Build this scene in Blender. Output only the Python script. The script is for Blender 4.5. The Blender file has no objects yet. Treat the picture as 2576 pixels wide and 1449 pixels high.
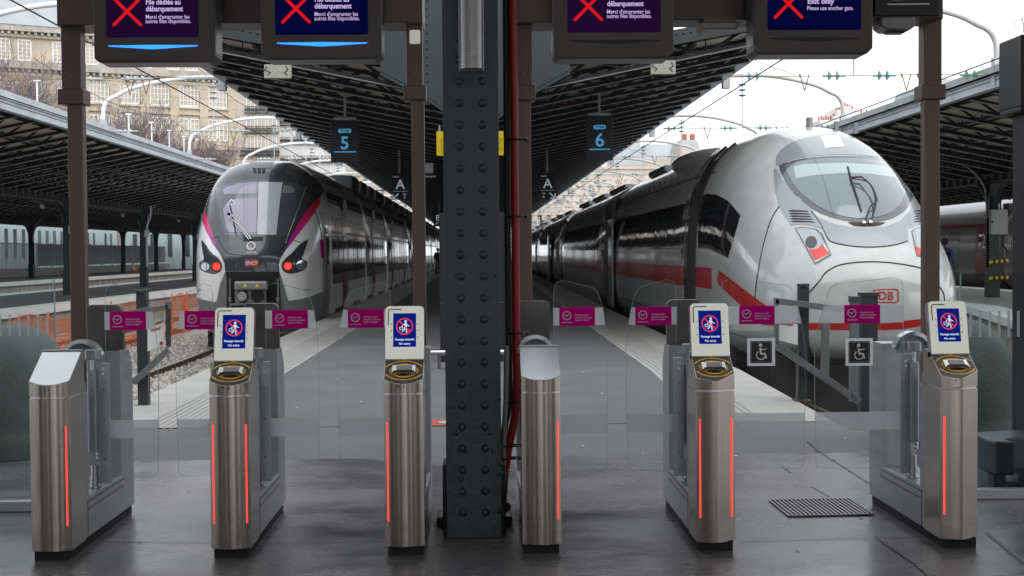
import bpy, bmesh, math, random
from mathutils import Vector, Matrix, geometry
from mathutils.bvhtree import BVHTree
random.seed(7)
R_ = math.radians
scn = bpy.context.scene
C = scn.collection

# ------------------------------------------------------------------ camera
H = 1.45; F = 3347.0; CX, CY = 1287.5, 724.5
RM = Matrix.Rotation(R_(-1.5), 3, 'Z') @ Matrix.Rotation(math.pi/2 - R_(1.55), 3, 'X') @ Matrix.Rotation(R_(-0.45), 3, 'Z')
cam = bpy.data.objects.new("camera", bpy.data.cameras.new("camera"))
C.objects.link(cam); scn.camera = cam
cam.data.sensor_width = 36.0; cam.data.lens = 36.0*F/2575.0
cam.data.clip_start = 0.1; cam.data.clip_end = 3000
cam.location = (0, 0, H); cam.rotation_euler = RM.to_euler()

# ------------------------------------------------------------------ light
EL, AZ = 48.0, 152.0
w = bpy.data.worlds.new("World"); scn.world = w; w.use_nodes = True
nt = w.node_tree; bg = nt.nodes["Background"]
sky = nt.nodes.new("ShaderNodeTexSky"); sky.sky_type = 'NISHITA'; sky.sun_disc = False
sky.sun_elevation = R_(EL); sky.sun_rotation = R_(AZ); sky.air_density = 1.0; sky.dust_density = 3.0; sky.ozone_density = 1.0
hs = nt.nodes.new("ShaderNodeHueSaturation"); hs.inputs['Saturation'].default_value = 0.22; hs.inputs['Value'].default_value = 1.0
mxs = nt.nodes.new("ShaderNodeMix"); mxs.data_type = 'RGBA'; mxs.inputs[0].default_value = .8; mxs.inputs[7].default_value = (6.1, 6.3, 6.6, 1)
nt.links.new(sky.outputs[0], hs.inputs['Color']); nt.links.new(hs.outputs[0], mxs.inputs[6]); nt.links.new(mxs.outputs[2], bg.inputs[0])
bg.inputs[1].default_value = 0.15
sl = bpy.data.lights.new("sun", 'SUN'); sl.energy = 1.2; sl.angle = R_(100); sl.color = (1, .97, .93)
so = bpy.data.objects.new("sun", sl); C.objects.link(so)
sd = Vector((math.sin(R_(AZ))*math.cos(R_(EL)), math.cos(R_(AZ))*math.cos(R_(EL)), math.sin(R_(EL))))
so.rotation_euler = (-sd).to_track_quat('-Z', 'Y').to_euler(); so.location = (0, 0, 60)
scn.view_settings.view_transform = 'Standard'; scn.view_settings.look = 'None'
scn.view_settings.exposure = 0.75; scn.view_settings.gamma = 1.0
scn.render.engine = 'CYCLES'
cy = scn.cycles; cy.use_denoising = True; cy.max_bounces = 8; cy.diffuse_bounces = 3; cy.glossy_bounces = 4
cy.transparent_max_bounces = 24; cy.transmission_bounces = 4; cy.sample_clamp_indirect = 6; cy.caustics_reflective = False; cy.caustics_refractive = False

# ------------------------------------------------------------------ measuring helpers
def ray(x, y): return RM @ Vector(((x-CX)/F, -(y-CY)/F, -1))
def P(x, y, Y):
    d = ray(x, y); return d*(Y/d.y) + Vector((0, 0, H))
def G(x, y, z=0.0):
    d = ray(x, y); return d*((z-H)/d.z) + Vector((0, 0, H))

# ------------------------------------------------------------------ mesh helpers
class MB:
    def __init__(s): s.v = []; s.f = []; s.m = []; s.mi = 0
    def add(s, vs, fs):
        o = len(s.v); s.v += [tuple(v) for v in vs]; s.f += [tuple(i+o for i in f) for f in fs]; s.m += [s.mi]*len(fs); return s
    def box(s, x0, y0, z0, x1, y1, z1, M=None):
        vs = [Vector((x, y, z)) for z in (z0, z1) for y in (y0, y1) for x in (x0, x1)]
        if M is not None: vs = [M @ v for v in vs]
        return s.add(vs, [(0,2,3,1),(4,5,7,6),(0,1,5,4),(2,6,7,3),(0,4,6,2),(1,3,7,5)])
    def beam(s, a, b, wx, wz, up=(0,0,1)):
        a = Vector(a); b = Vector(b); d = (b-a); L = d.length; d.normalize(); up = Vector(up)
        if abs(d.dot(up)) > .98: up = Vector((0, 1, 0))
        sx = d.cross(up).normalized(); uz = sx.cross(d)
        M = Matrix((sx, d, uz)).transposed().to_4x4(); M.translation = a
        return s.box(-wx/2, 0, -wz/2, wx/2, L, wz/2, M)
    def cyl(s, a, b, r, n=12, r2=None, cap=True):
        a = Vector(a); b = Vector(b); d = (b-a).normalized(); r2 = r if r2 is None else r2
        t = Vector((0,0,1)) if abs(d.z) < .9 else Vector((1,0,0)); u = d.cross(t).normalized(); v = d.cross(u)
        vs = []
        for c, rr in ((a, r), (b, r2)):
            vs += [c + rr*(math.cos(2*math.pi*i/n)*u + math.sin(2*math.pi*i/n)*v) for i in range(n)]
        fs = [(i, i+n, (i+1) % n+n, (i+1) % n) for i in range(n)]
        if cap: fs += [tuple(range(n)), tuple(range(2*n-1, n-1, -1))]
        return s.add(vs, fs)
    def tube(s, pts, r, n=8, cap=True):
        pts = [Vector(p) for p in pts]; N = len(pts); vs = []; pu = None
        for i, p in enumerate(pts):
            d = (pts[min(i+1, N-1)] - pts[max(i-1, 0)]).normalized()
            if pu is None:
                t = Vector((0,0,1)) if abs(d.z) < .9 else Vector((1,0,0)); u = d.cross(t).normalized()
            else: u = (pu - d*pu.dot(d)).normalized()
            pu = u; v = d.cross(u); rr = r[i] if isinstance(r, (list, tuple)) else r
            vs += [p + rr*(math.cos(2*math.pi*k/n)*u + math.sin(2*math.pi*k/n)*v) for k in range(n)]
        fs = [(i*n+k, i*n+n+k, i*n+n+(k+1) % n, i*n+(k+1) % n) for i in range(N-1) for k in range(n)]
        if cap: fs += [tuple(range(n)), tuple(range(N*n-1, N*n-n-1, -1))]
        return s.add(vs, fs)
    def prism(s, poly, fn0, fn1):
        n = len(poly); vs = [fn0(*p) for p in poly] + [fn1(*p) for p in poly]
        return s.add(vs, [tuple(range(n-1, -1, -1)), tuple(range(n, 2*n))] + [(i, (i+1) % n, (i+1) % n+n, i+n) for i in range(n)])
    def pz(s, poly, z0, z1): return s.prism(poly, lambda x, y: (x, y, z0), lambda x, y: (x, y, z1))
    def px(s, poly, x0, x1): return s.prism(poly, lambda y, z: (x0, y, z), lambda y, z: (x1, y, z))
    def py(s, poly, y0, y1): return s.prism(poly, lambda x, z: (x, y0, z), lambda x, z: (x, y1, z))
    def ball(s, c, r, n=10, m=6, sz=1.0, half=None):
        c = Vector(c); vs = []; fs = []
        for j in range(m+1):
            th = math.pi*j/m
            for i in range(n):
                ph = 2*math.pi*i/n
                vs.append(c + Vector((r*math.sin(th)*math.cos(ph), r*math.sin(th)*math.sin(ph), r*sz*math.cos(th))))
        for j in range(m):
            for i in range(n): fs.append((j*n+i, j*n+n+i, j*n+n+(i+1) % n, j*n+(i+1) % n))
        return s.add(vs, fs)
    def quad(s, a, b, c, d): return s.add([a, b, c, d], [(0, 1, 2, 3)])
    def mesh(s, name, mat, smooth=None):
        me = bpy.data.meshes.new(name); me.from_pydata(s.v, [], s.f)
        for mm in (mat if isinstance(mat, (list, tuple)) else [mat]): me.materials.append(mm)
        if isinstance(mat, (list, tuple)): me.polygons.foreach_set('material_index', s.m)
        me.update()
        if smooth:
            bm = bmesh.new(); bm.from_mesh(me); bmesh.ops.recalc_face_normals(bm, faces=bm.faces); bm.to_mesh(me); bm.free()
            me.polygons.foreach_set('use_smooth', [True]*len(me.polygons)); me.set_sharp_from_angle(angle=R_(smooth if smooth > 1 else 35))
        return me
    def build(s, name, mat, parent=None, smooth=None, bevel=0, loc=None, label=None):
        me = s.mesh(name, mat, smooth)
        if not smooth:
            bm = bmesh.new(); bm.from_mesh(me); bmesh.ops.recalc_face_normals(bm, faces=bm.faces); bm.to_mesh(me); bm.free()
        return link(name, me, parent, loc, bevel, label)

def link(name, me, parent=None, loc=None, bevel=0, label=None):
    o = bpy.data.objects.new(name, me); C.objects.link(o)
    if parent is not None: o.parent = parent
    if loc is not None: o.location = loc
    if bevel:
        b = o.modifiers.new('bevel', 'BEVEL'); b.width = bevel; b.segments = 2; b.limit_method = 'ANGLE'; b.angle_limit = R_(40)
        b.harden_normals = False
    if label: o['label'] = label
    return o
def thing(name, label, cat, loc=(0, 0, 0), rz=0, group=None):
    o = bpy.data.objects.new(name, None); C.objects.link(o); o.empty_display_size = .2
    o.location = loc; o.rotation_euler = (0, 0, rz); o['label'] = label; o['category'] = cat
    if group: o['group'] = group
    return o
def tag(o, label, cat, group=None):
    o['label'] = label; o['category'] = cat
    if group: o['group'] = group
    return o
def struct(o, kind='structure', label=None):
    o['kind'] = kind
    if label: o['label'] = label; o['category'] = label.split()[-1]
    return o
def copy_tree(o, parent=None):
    c = o.copy(); C.objects.link(c)
    if parent is not None: c.parent = parent
    for ch in [x for x in KIDS.get(o.name, [])]: copy_tree(ch, c)
    return c
KIDS = {}
def index_kids():
    KIDS.clear()
    for x in C.objects:
        if x.parent: KIDS.setdefault(x.parent.name, []).append(x)
def arc(cx, cy, rx, ry, a0, a1, n):
    return [(cx+rx*math.cos(R_(a0+(a1-a0)*i/n)), cy+ry*math.sin(R_(a0+(a1-a0)*i/n))) for i in range(n+1)]
def rrect(x0, y0, x1, y1, r, n=5):
    return (arc(x1-r, y1-r, r, r, 0, 90, n)+arc(x0+r, y1-r, r, r, 90, 180, n)+arc(x0+r, y0+r, r, r, 180, 270, n)+arc(x1-r, y0+r, r, r, 270, 360, n))

# ------------------------------------------------------------------ materials
def mat(name, col, rough=.5, metal=0, nscale=None, namt=.15, nst=(1, 1, 1), bump=0, bscale=None, spec=None, coat=0, emit=None, estr=0, rvar=0, col2=None, detail=4):
    m = bpy.data.materials.new(name); m.use_nodes = True; t = m.node_tree; b = t.nodes['Principled BSDF']
    b.inputs['Base Color'].default_value = (*col, 1); b.inputs['Roughness'].default_value = rough; b.inputs['Metallic'].default_value = metal
    if spec is not None: b.inputs['Specular IOR Level'].default_value = spec
    if coat: b.inputs['Coat Weight'].default_value = coat; b.inputs['Coat Roughness'].default_value = .04
    if emit: b.inputs['Emission Color'].default_value = (*emit, 1); b.inputs['Emission Strength'].default_value = estr
    if nscale or bump:
        tc = t.nodes.new('ShaderNodeTexCoord'); mp = t.nodes.new('ShaderNodeMapping'); mp.inputs['Scale'].default_value = nst
        t.links.new(tc.outputs['Object'], mp.inputs['Vector'])
    if nscale:
        n = t.nodes.new('ShaderNodeTexNoise'); n.inputs['Scale'].default_value = nscale; n.inputs['Detail'].default_value = detail; n.inputs['Roughness'].default_value = .6
        t.links.new(mp.outputs[0], n.inputs['Vector'])
        r = t.nodes.new('ShaderNodeValToRGB'); r.color_ramp.elements[0].position = .3; r.color_ramp.elements[1].position = .7
        c0 = tuple(c*(1-namt) for c in col); c1 = col2 or tuple(min(1, c*(1+namt)) for c in col)
        r.color_ramp.elements[0].color = (*c0, 1); r.color_ramp.elements[1].color = (*c1, 1)
        t.links.new(n.outputs[0], r.inputs[0]); t.links.new(r.outputs[0], b.inputs['Base Color'])
        if rvar:
            mr = t.nodes.new('ShaderNodeMapRange'); mr.inputs[3].default_value = max(.02, rough-rvar); mr.inputs[4].default_value = rough+rvar
            mr.inputs[1].default_value = .3; mr.inputs[2].default_value = .7
            t.links.new(n.outputs[0], mr.inputs[0]); t.links.new(mr.outputs[0], b.inputs['Roughness'])
    if bump:
        n2 = t.nodes.new('ShaderNodeTexNoise'); n2.inputs['Scale'].default_value = bscale or 60; n2.inputs['Detail'].default_value = 5
        t.links.new(mp.outputs[0], n2.inputs['Vector'])
        bp = t.nodes.new('ShaderNodeBump'); bp.inputs['Strength'].default_value = bump; bp.inputs['Distance'].default_value = .01
        t.links.new(n2.outputs[0], bp.inputs['Height']); t.links.new(bp.outputs[0], b.inputs['Normal'])
    return m
def emis(name, col, s):
    m = bpy.data.materials.new(name); m.use_nodes = True; t = m.node_tree; t.nodes.clear()
    e = t.nodes.new('ShaderNodeEmission'); o = t.nodes.new('ShaderNodeOutputMaterial'); e.inputs[0].default_value = (*col, 1); e.inputs[1].default_value = s
    t.links.new(e.outputs[0], o.inputs[0]); return m
def glass(name, tint=(.93, .96, .95), refl=1.0, frost=None, fcol=(.5, .5, .52)):
    m = bpy.data.materials.new(name); m.use_nodes = True; t = m.node_tree; t.nodes.clear(); N = t.nodes.new
    o = N('ShaderNodeOutputMaterial'); tr = N('ShaderNodeBsdfTransparent'); tr.inputs[0].default_value = (*tint, 1)
    if frost is None:
        gl = N('ShaderNodeBsdfGlossy'); gl.inputs['Roughness'].default_value = .02
        fr = N('ShaderNodeFresnel'); fr.inputs[0].default_value = 1.45
        mu = N('ShaderNodeMath'); mu.operation = 'MULTIPLY'; mu.inputs[1].default_value = refl; t.links.new(fr.outputs[0], mu.inputs[0])
        mx = N('ShaderNodeMixShader'); t.links.new(mu.outputs[0], mx.inputs[0]); t.links.new(tr.outputs[0], mx.inputs[1]); t.links.new(gl.outputs[0], mx.inputs[2])
    else:
        df = N('ShaderNodeBsdfDiffuse'); df.inputs[0].default_value = (*fcol, 1)
        tl = N('ShaderNodeBsdfTranslucent'); tl.inputs[0].default_value = (*fcol, 1)
        m2 = N('ShaderNodeMixShader'); m2.inputs[0].default_value = .6; t.links.new(df.outputs[0], m2.inputs[1]); t.links.new(tl.outputs[0], m2.inputs[2])
        mx = N('ShaderNodeMixShader'); mx.inputs[0].default_value = frost; t.links.new(tr.outputs[0], mx.inputs[1]); t.links.new(m2.outputs[0], mx.inputs[2])
    t.links.new(mx.outputs[0], o.inputs[0]); return m

M = {}
M['steel'] = mat('brushed_steel', (.40, .365, .335), .19, 1, 10, .06, (16, 16, .12), rvar=.025)
M['steel'].node_tree.nodes['Principled BSDF'].inputs['Anisotropic'].default_value = .2
M['steel_side'] = mat('satin_steel', (.42, .43, .45), .42, 1, 4, .08, (1, 1, 6), rvar=.06)
M['steel_dark'] = mat('dark_steel', (.2, .195, .19), .4, .9, 3, .2)
M['steel_panel'] = mat('light_steel_panel', (.52, .54, .56), .22, .85, 3, .05)
M['black'] = mat('black_plastic', (.012, .012, .014), .4)
M['matblack'] = mat('matt_black', (.008, .008, .01), .8)
M['bronze'] = mat('bronze_post_paint', (.15, .115, .1), .42, .55, 2.5, .12, (1, 1, .4), rvar=.05)
M['boxbrown'] = mat('brown_sign_casing', (.10, .088, .08), .45, .4, 3, .1)
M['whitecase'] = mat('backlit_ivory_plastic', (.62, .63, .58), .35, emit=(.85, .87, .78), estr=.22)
M['iron'] = mat('painted_iron_column', (.048, .060, .066), .42, .2, 5, .28, bump=.3, bscale=30, rvar=.1, detail=8)
M['irondark'] = mat('canopy_iron', (.016, .019, .022), .55, 0, 3, .35)
M['irongreen'] = mat('canopy_girder_paint', (.014, .022, .026), .5, 0, 3, .2)
M['ironedge'] = mat('canopy_flange', (.32, .33, .34), .5, .2, 5, .3)
M['board'] = mat('canopy_ceiling_boards', (.5, .46, .38), .8, 0, 1.2, .25, (1, 5, 1))
M['zinc'] = mat('zinc_fascia', (.43, .46, .49), .45, .3, 1.5, .15)
M['zincgreen'] = mat('zinc_capping_weathered', (.30, .38, .36), .6, .1, 1.5, .35, col2=(.42, .43, .42))
M['white'] = mat('white_print', (.8, .8, .8), .5)
M['whitetube'] = mat('white_painted_tube', (.78, .79, .8), .45)
M['greytube'] = mat('grey_painted_tube', (.42, .41, .39), .5, 0, 3, .15)
M['magenta'] = mat('magenta_sticker', (.66, .004, .25), .5)
M['sticker'] = mat('white_sticker_text', (.8, .72, .78), .5)
M['stickerblack'] = mat('black_sticker', (.01, .01, .011), .4)
M['stickerwhite'] = mat('white_sticker', (.9, .9, .9), .5)
def vinyl(name, col, tr=.45):
    m = bpy.data.materials.new(name); m.use_nodes = True; t = m.node_tree; t.nodes.clear(); N = t.nodes.new
    o = N('ShaderNodeOutputMaterial'); df = N('ShaderNodeBsdfDiffuse'); tl = N('ShaderNodeBsdfTranslucent'); mx = N('ShaderNodeMixShader'); mx.inputs[0].default_value = tr
    df.inputs[0].default_value = (*col, 1); tl.inputs[0].default_value = (*col, 1); t.links.new(df.outputs[0], mx.inputs[1]); t.links.new(tl.outputs[0], mx.inputs[2]); t.links.new(mx.outputs[0], o.inputs[0]); return m
M['magenta'] = vinyl('magenta_sticker_vinyl', (.60, .004, .24)); M['sticker'] = vinyl('white_sticker_vinyl', (.85, .78, .83), .3); M['vinylwhite'] = vinyl('white_vinyl', (.85, .86, .87), .5)
M['frost'] = glass('frosted_band', frost=.8, fcol=(.68, .69, .72))
M['frost2'] = glass('frosted_stripe', frost=.85, fcol=(.55, .56, .58))
M['glass'] = glass('gate_glass', (.96, .98, .975), .3)
M['glassedge'] = glass('glass_edge', frost=.5, fcol=(.42, .5, .5))
M['panelglass'] = glass('fence_glass', (.9, .935, .935), .22)
M['redstrip'] = emis('red_led_strip', (1, .045, .03), 1.25)
M['screenblue'] = emis('lit_blue_screen', (.004, .022, .33), .33)
M['screenwhite'] = emis('lit_white_symbol', (.72, .82, 1), .5)
M['screenred'] = emis('lit_red_symbol', (.9, .06, .06), .5)
M['panelpurple'] = emis('lit_purple_screen', (.035, .008, .07), .23)
M['panelnavy'] = emis('lit_navy_screen', (.006, .006, .1), .2)
M['paneltext'] = emis('lit_lilac_text', (.72, .55, .95), .48)
M['panelred'] = emis('lit_red_cross', (.75, .01, .012), .55)
M['bluearrow'] = emis('lit_blue_arrow', (.03, .24, 1), 1.2)
M['signblue'] = emis('lit_sign_blue', (.09, .36, .6), .4)
M['signwhite'] = emis('lit_sign_white', (.5, .52, .56), .3)
M['yellow'] = mat('yellow_ring', (.95, .5, .03), .45)
M['darkring'] = mat('reader_black', (.02, .022, .025), .35)
M['orange'] = mat('orange_netting', (.85, .19, .05), .6)
M['yellowsign'] = mat('yellow_notice', (.55, .40, .0), .5)
M['redtube'] = mat('red_corrugated_conduit', (.3, .007, .007), .42)
M['blacktube'] = mat('black_corrugated_conduit', (.022, .024, .026), .5)
M['greypipe'] = mat('grey_pipe', (.3, .3, .29), .5)
M['fixture'] = mat('aluminium_lamp_housing', (.33, .33, .33), .35, .8, 4, .05)
M['signdark'] = mat('navy_sign_panel', (.006, .009, .016), .35)
M['signcream'] = mat('cream_lamp_box', (.30, .295, .25), .6, 0, 20, .2)
# trains
M['icewhite'] = mat('white_train_paint', (.40, .415, .41), .17, 0, 5, .07, (1, .35, 1), coat=.6, detail=9, bump=.35, bscale=1.1)
M['icegrey'] = mat('silver_train_paint', (.25, .268, .29), .25, .25, coat=.5)
M['icered'] = mat('red_train_stripe', (.36, .010, .012), .25, coat=.4)
M['trainblack'] = mat('train_black_gloss', (.008, .009, .011), .08, 0, coat=.3)
M['seal'] = mat('rubber_seal', (.01, .01, .011), .6)
M['windscreen'] = mat('tinted_windscreen', (.13, .17, .185), .03, .35, coat=1.0)
M['wsframe'] = mat('windscreen_surround', (.06, .07, .08), .12, 0, coat=.6)
M['sidewin'] = mat('dark_side_window', (.012, .013, .015), .04, .0, coat=.5, bump=.5, bscale=1.6, nst=(1, 1, .3))
M['anth'] = mat('anthracite_train_paint', (.048, .055, .062), .22, .2, 2, .1, coat=.6)
M['tgrey'] = mat('grey_skirt_paint', (.16, .17, .175), .35, 0, 2, .1)
M['tredA'] = mat('train_red_flash', (.65, .02, .03), .3, coat=.4)
M['ledred'] = emis('train_tail_lamp', (1, .05, .035), 1.8)
M['lampglass'] = mat('headlamp_glass', (.35, .38, .40), .06, .6, coat=1)
M['chrome'] = mat('polished_metal', (.55, .55, .55), .22, 1)
M['underside'] = mat('dusty_underframe', (.022, .02, .019), .8, 0, 3, .4)
M['tgvgrey'] = mat('tgv_grey_paint', (.17, .165, .16), .3, .2, coat=.3)
M['tgvred'] = mat('tgv_carmine', (.17, .015, .04), .3)
M['coachgrey'] = mat('silver_coach_paint', (.16, .165, .17), .22, .35, 1.2, .2, (1, .4, 1), coat=.5)
# ground
M['concfloor'] = mat('smooth_concourse_concrete', (.115, .111, .118), .27, 0, 1.3, .28, (.8, 1.3, 1), rvar=.13, bump=.10, bscale=9, detail=12)
M['asphalt'] = mat('platform_asphalt', (.105, .108, .113), .75, 0, 1.2, .14, bump=.3, bscale=180, rvar=.08, detail=8)
M['conc'] = mat('platform_edge_concrete', (.34, .335, .32), .75, 0, 1.5, .16, bump=.2, bscale=70, detail=8)
M['whiteedge'] = mat('white_platform_edge', (.78, .78, .76), .7, 0, 1.5, .1)
M['asphaltdark'] = mat('old_platform_asphalt', (.08, .082, .086), .8, 0, .6, .25, detail=8)
M['platface'] = mat('stained_platform_face', (.36, .33, .3), .8, 0, 3, .35, (.6, .6, .1))
M['trackbed'] = mat('track_bed_dark', (.1, .095, .09), .9, 0, 2, .3)
M['stone'] = mat('ballast_stone', (.36, .345, .325), .85, 0, 8, .3)
M['rail'] = mat('rusty_rail', (.12, .07, .045), .6, .4, 4, .3)
M['railtop'] = mat('rail_head', (.4, .38, .36), .35, .9)
M['domeconc'] = mat('buffer_concrete', (.13, .138, .134), .95, 0, 2.5, .2, bump=.5, bscale=30, detail=12, spec=.1)
M['barrier'] = mat('galvanised_barrier', (.23, .24, .25), .4, .7, 3, .15)
M['barrierdark'] = mat('dark_barrier_post', (.05, .055, .06), .45, .3)
M['stoneA'] = mat('beige_limestone', (.48, .41, .32), .85, 0, .35, .18, detail=8)
M['stoneB'] = mat('pale_limestone', (.52, .47, .40), .85, 0, .3, .12)
M['stoneC'] = mat('white_render_facade', (.68, .68, .67), .85, 0, .3, .06)
M['ochre'] = mat('ochre_party_wall', (.52, .41, .30), .85, 0, .3, .1)
M['roofz'] = mat('zinc_roof', (.32, .35, .38), .5, .3, .4, .12)
M['winframe'] = mat('white_window_frame', (.78, .79, .8), .6)
M['pane'] = mat('window_pane', (.09, .115, .125), .3, .0)
M['panelight'] = mat('curtained_window_pane', (.24, .29, .29), .4, .0)
M['cornice'] = mat('stained_cornice', (.40, .37, .33), .85, 0, 1, .3)
M['balcony'] = mat('black_balcony_iron', (.04, .04, .045), .6)
M['chimney'] = mat('terracotta_chimney_pot', (.42, .13, .08), .8)
M['bridge'] = mat('pinkish_concrete_lattice', (.60, .53, .47), .85, 0, .2, .12)
M['bark'] = mat('bare_tree_bark', (.20, .155, .165), .9)
M['facglass'] = mat('pale_glass_cladding', (.56, .66, .66), .4, .1, .5, .08)
M['facwin'] = mat('slit_window_glass', (.09, .12, .13), .15, .2)
M['fence'] = mat('grey_fence_panel', (.24, .25, .28), .6)
M['mesh'] = mat('grey_mesh_fence', (.2, .21, .215), .6)
M['hallroof'] = mat('hall_ceiling', (.12, .11, .10), .8, 0, 1, .2)
M['hallwall'] = mat('hall_back_wall', (.13, .09, .065), .7, 0, .8, .5)
M['insul'] = mat('green_glass_insulator', (.12, .3, .25), .15, 0, coat=.5)
M['insulc'] = mat('white_insulator', (.42, .47, .47), .2)
M['brass'] = mat('brown_fitting', (.25, .18, .1), .5, .4)
M['wire'] = mat('dark_wire', (.03, .03, .032), .6)
M['cloth1'] = mat('blue_jacket', (.03, .05, .16), .8)
M['cloth2'] = mat('dark_clothes', (.015, .016, .02), .8)
M['skin'] = mat('skin', (.45, .26, .18), .6)
M['yb'] = mat('hazard_yellow', (.8, .55, .02), .5)
M['greybox'] = mat('grey_metal_cabinet', (.4, .41, .41), .5)
M['redtext'] = mat('red_lettering', (.5, .03, .03), .6)

# ------------------------------------------------------------------ flat drawing on a plane
class Plane:
    def __init__(s, O, U, V): s.O = Vector(O); s.U = Vector(U).normalized(); s.V = Vector(V).normalized(); s.N = s.U.cross(s.V)
    def at(s, u, v, k): return s.O + s.U*u + s.V*v + s.N*k
class Draw:
    """coloured print: thin flat shapes in a plane, joined per colour"""
    def __init__(s, pl): s.pl = pl; s.b = {}
    def mb(s, m): return s.b.setdefault(m, MB())
    def poly(s, m, pts, k): s.mb(m).add([s.pl.at(u, v, k) for u, v in pts], [tuple(range(len(pts)))])
    def rect(s, m, u0, v0, u1, v1, k, r=0): s.poly(m, rrect(u0, v0, u1, v1, r) if r else [(u0, v0), (u1, v0), (u1, v1), (u0, v1)], k)
    def disc(s, m, u, v, r, k, n=20): s.poly(m, [(u+r*math.cos(2*math.pi*i/n), v+r*math.sin(2*math.pi*i/n)) for i in range(n)], k)
    def ring(s, m, u, v, r0, r1, k, n=36, a0=0, a1=360, ry=1.0):
        for i in range(n):
            a, b = R_(a0+(a1-a0)*i/n), R_(a0+(a1-a0)*(i+1)/n)
            s.poly(m, [(u+r0*math.cos(a), v+ry*r0*math.sin(a)), (u+r1*math.cos(a), v+ry*r1*math.sin(a)), (u+r1*math.cos(b), v+ry*r1*math.sin(b)), (u+r0*math.cos(b), v+ry*r0*math.sin(b))], k)
    def line(s, m, pts, wd, k, cap=True):
        for (a, b), (c, d) in zip(pts, pts[1:]):
            L = math.hypot(c-a, d-b) or 1e-6; nx, ny = -(d-b)/L*wd/2, (c-a)/L*wd/2
            s.poly(m, [(a+nx, b+ny), (a-nx, b-ny), (c-nx, d-ny), (c+nx, d+ny)], k)
        if cap:
            for i, (a, b) in enumerate(pts): s.disc(m, a, b, wd/2, k+.00012+.00003*i, 10)
    def text(s, m, txt, u, v, size, k, align='LEFT', bold=0, sx=1.0):
        vs, fs = glyphs(txt, size, align, bold)
        s.mb(m).add([s.pl.at(u+a*sx, v+b, k) for a, b in vs], fs)
    def build(s, parent, name='print', names=None):
        for m, b in s.b.items():
            me = b.mesh(name, M[m]); link((names or {}).get(m, name), me, parent)
_g = {}
def glyphs(txt, size, align, bold):
    key = (txt, align, round(bold/size, 3))
    if key not in _g:
        cu = bpy.data.curves.new('t', 'FONT'); cu.body = txt; cu.size = 1; cu.align_x = align; cu.align_y = 'BOTTOM_BASELINE'; cu.offset = bold/size; cu.resolution_u = 3
        o = bpy.data.objects.new('t', cu); C.objects.link(o); bpy.context.view_layer.update()
        me = bpy.data.meshes.new_from_object(o.evaluated_get(bpy.context.evaluated_depsgraph_get()))
        _g[key] = ([(v.co.x, v.co.y) for v in me.vertices], [tuple(p.vertices) for p in me.polygons])
        bpy.data.objects.remove(o); bpy.data.curves.remove(cu); bpy.data.meshes.remove(me)
    vs, fs = _g[key]; return [(a*size, b*size) for a, b in vs], fs

# ================================================================== GROUND
def sheet(name, poly, z, m, kind='structure', sub=None):
    o = MB().add([(x, y, z) for x, y in poly], [tuple(range(len(poly)))]).build(name, m)
    return struct(o, kind)
MB_ = MB
gb = MB(); gb.quad((-600, 5, -.95), (600, 5, -.95), (600, 1500, -.95), (-600, 1500, -.95)); struct(gb.build('ground', M['trackbed']))
# concourse: smooth concrete slab, then an asphalt strip
fl = MB().box(-40, -22, -.95, 40, 9.4, 0).build('concourse_floor', M['concfloor']); struct(fl)
fl2 = MB().box(-40, 9.4, -.95, 3.0, 11.15, -.004); fl2.box(3.0, 9.4, -.95, 40, 10.6, -.004); struct(fl2.build('asphalt_path', M['asphalt']))

def platform(name, pts_l, pts_r, z=0.0, edge=1.05, white=False, tact=True, asph='asphalt'):
    """pts: list of (x, y) along the left and right edges from near to far"""
    top = MB(); ed = MB(); fc = MB()
    L, Rr = pts_l, pts_r
    inner_l = [(x+edge, y) for x, y in L]; inner_r = [(x-edge, y) for x, y in Rr]
    poly = inner_l + inner_r[::-1]
    top.add([(x, y, z) for x, y in poly], [tuple(range(len(poly)))])
    o = struct(top.build(name, M[asph]))
    for out, inn, sg in ((L, inner_l, 1), (Rr, inner_r, -1)):
        for (a, b), (c, d) in zip(zip(out, inn), zip(out[1:], inn[1:])):
            ed.add([(*a, z), (*b, z), (*d, z), (*c, z), (*a, z-.18), (*c, z-.18)], [(0, 1, 2, 3), (0, 3, 5, 4)])
            fc.add([(a[0]+sg*.08, a[1], z-.18), (c[0]+sg*.08, c[1], z-.18), (c[0]+sg*.08, c[1], -.95), (a[0]+sg*.08, a[1], -.95)], [(0, 1, 2, 3)])
            fc.add([(a[0], a[1], z-.18), (c[0], c[1], z-.18), (c[0]+sg*.08, c[1], z-.18), (a[0]+sg*.08, a[1], z-.18)], [(0, 1, 2, 3)])
    fc.add([(L[0][0], L[0][1], -.95), (Rr[0][0], Rr[0][1], -.95), (Rr[0][0], Rr[0][1], z-.003), (L[0][0], L[0][1], z-.003)], [(0, 1, 2, 3)])
    e = ed.build('platform_edge', M['whiteedge' if white else 'conc']); e.parent = o
    f = fc.build('platform_face', M['platface']); f.parent = o
    return o
FAR = 186
PLX = [(-3.42, 11.15), (-3.42, 60), (-3.42, FAR)]
PRX = [(3.0, 11.15), (3.18, 16), (3.25, 27), (3.5, 58), (4.5, FAR)]
pc = platform('middle_platform', PLX, PRX, 0, 1.08)
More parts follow.
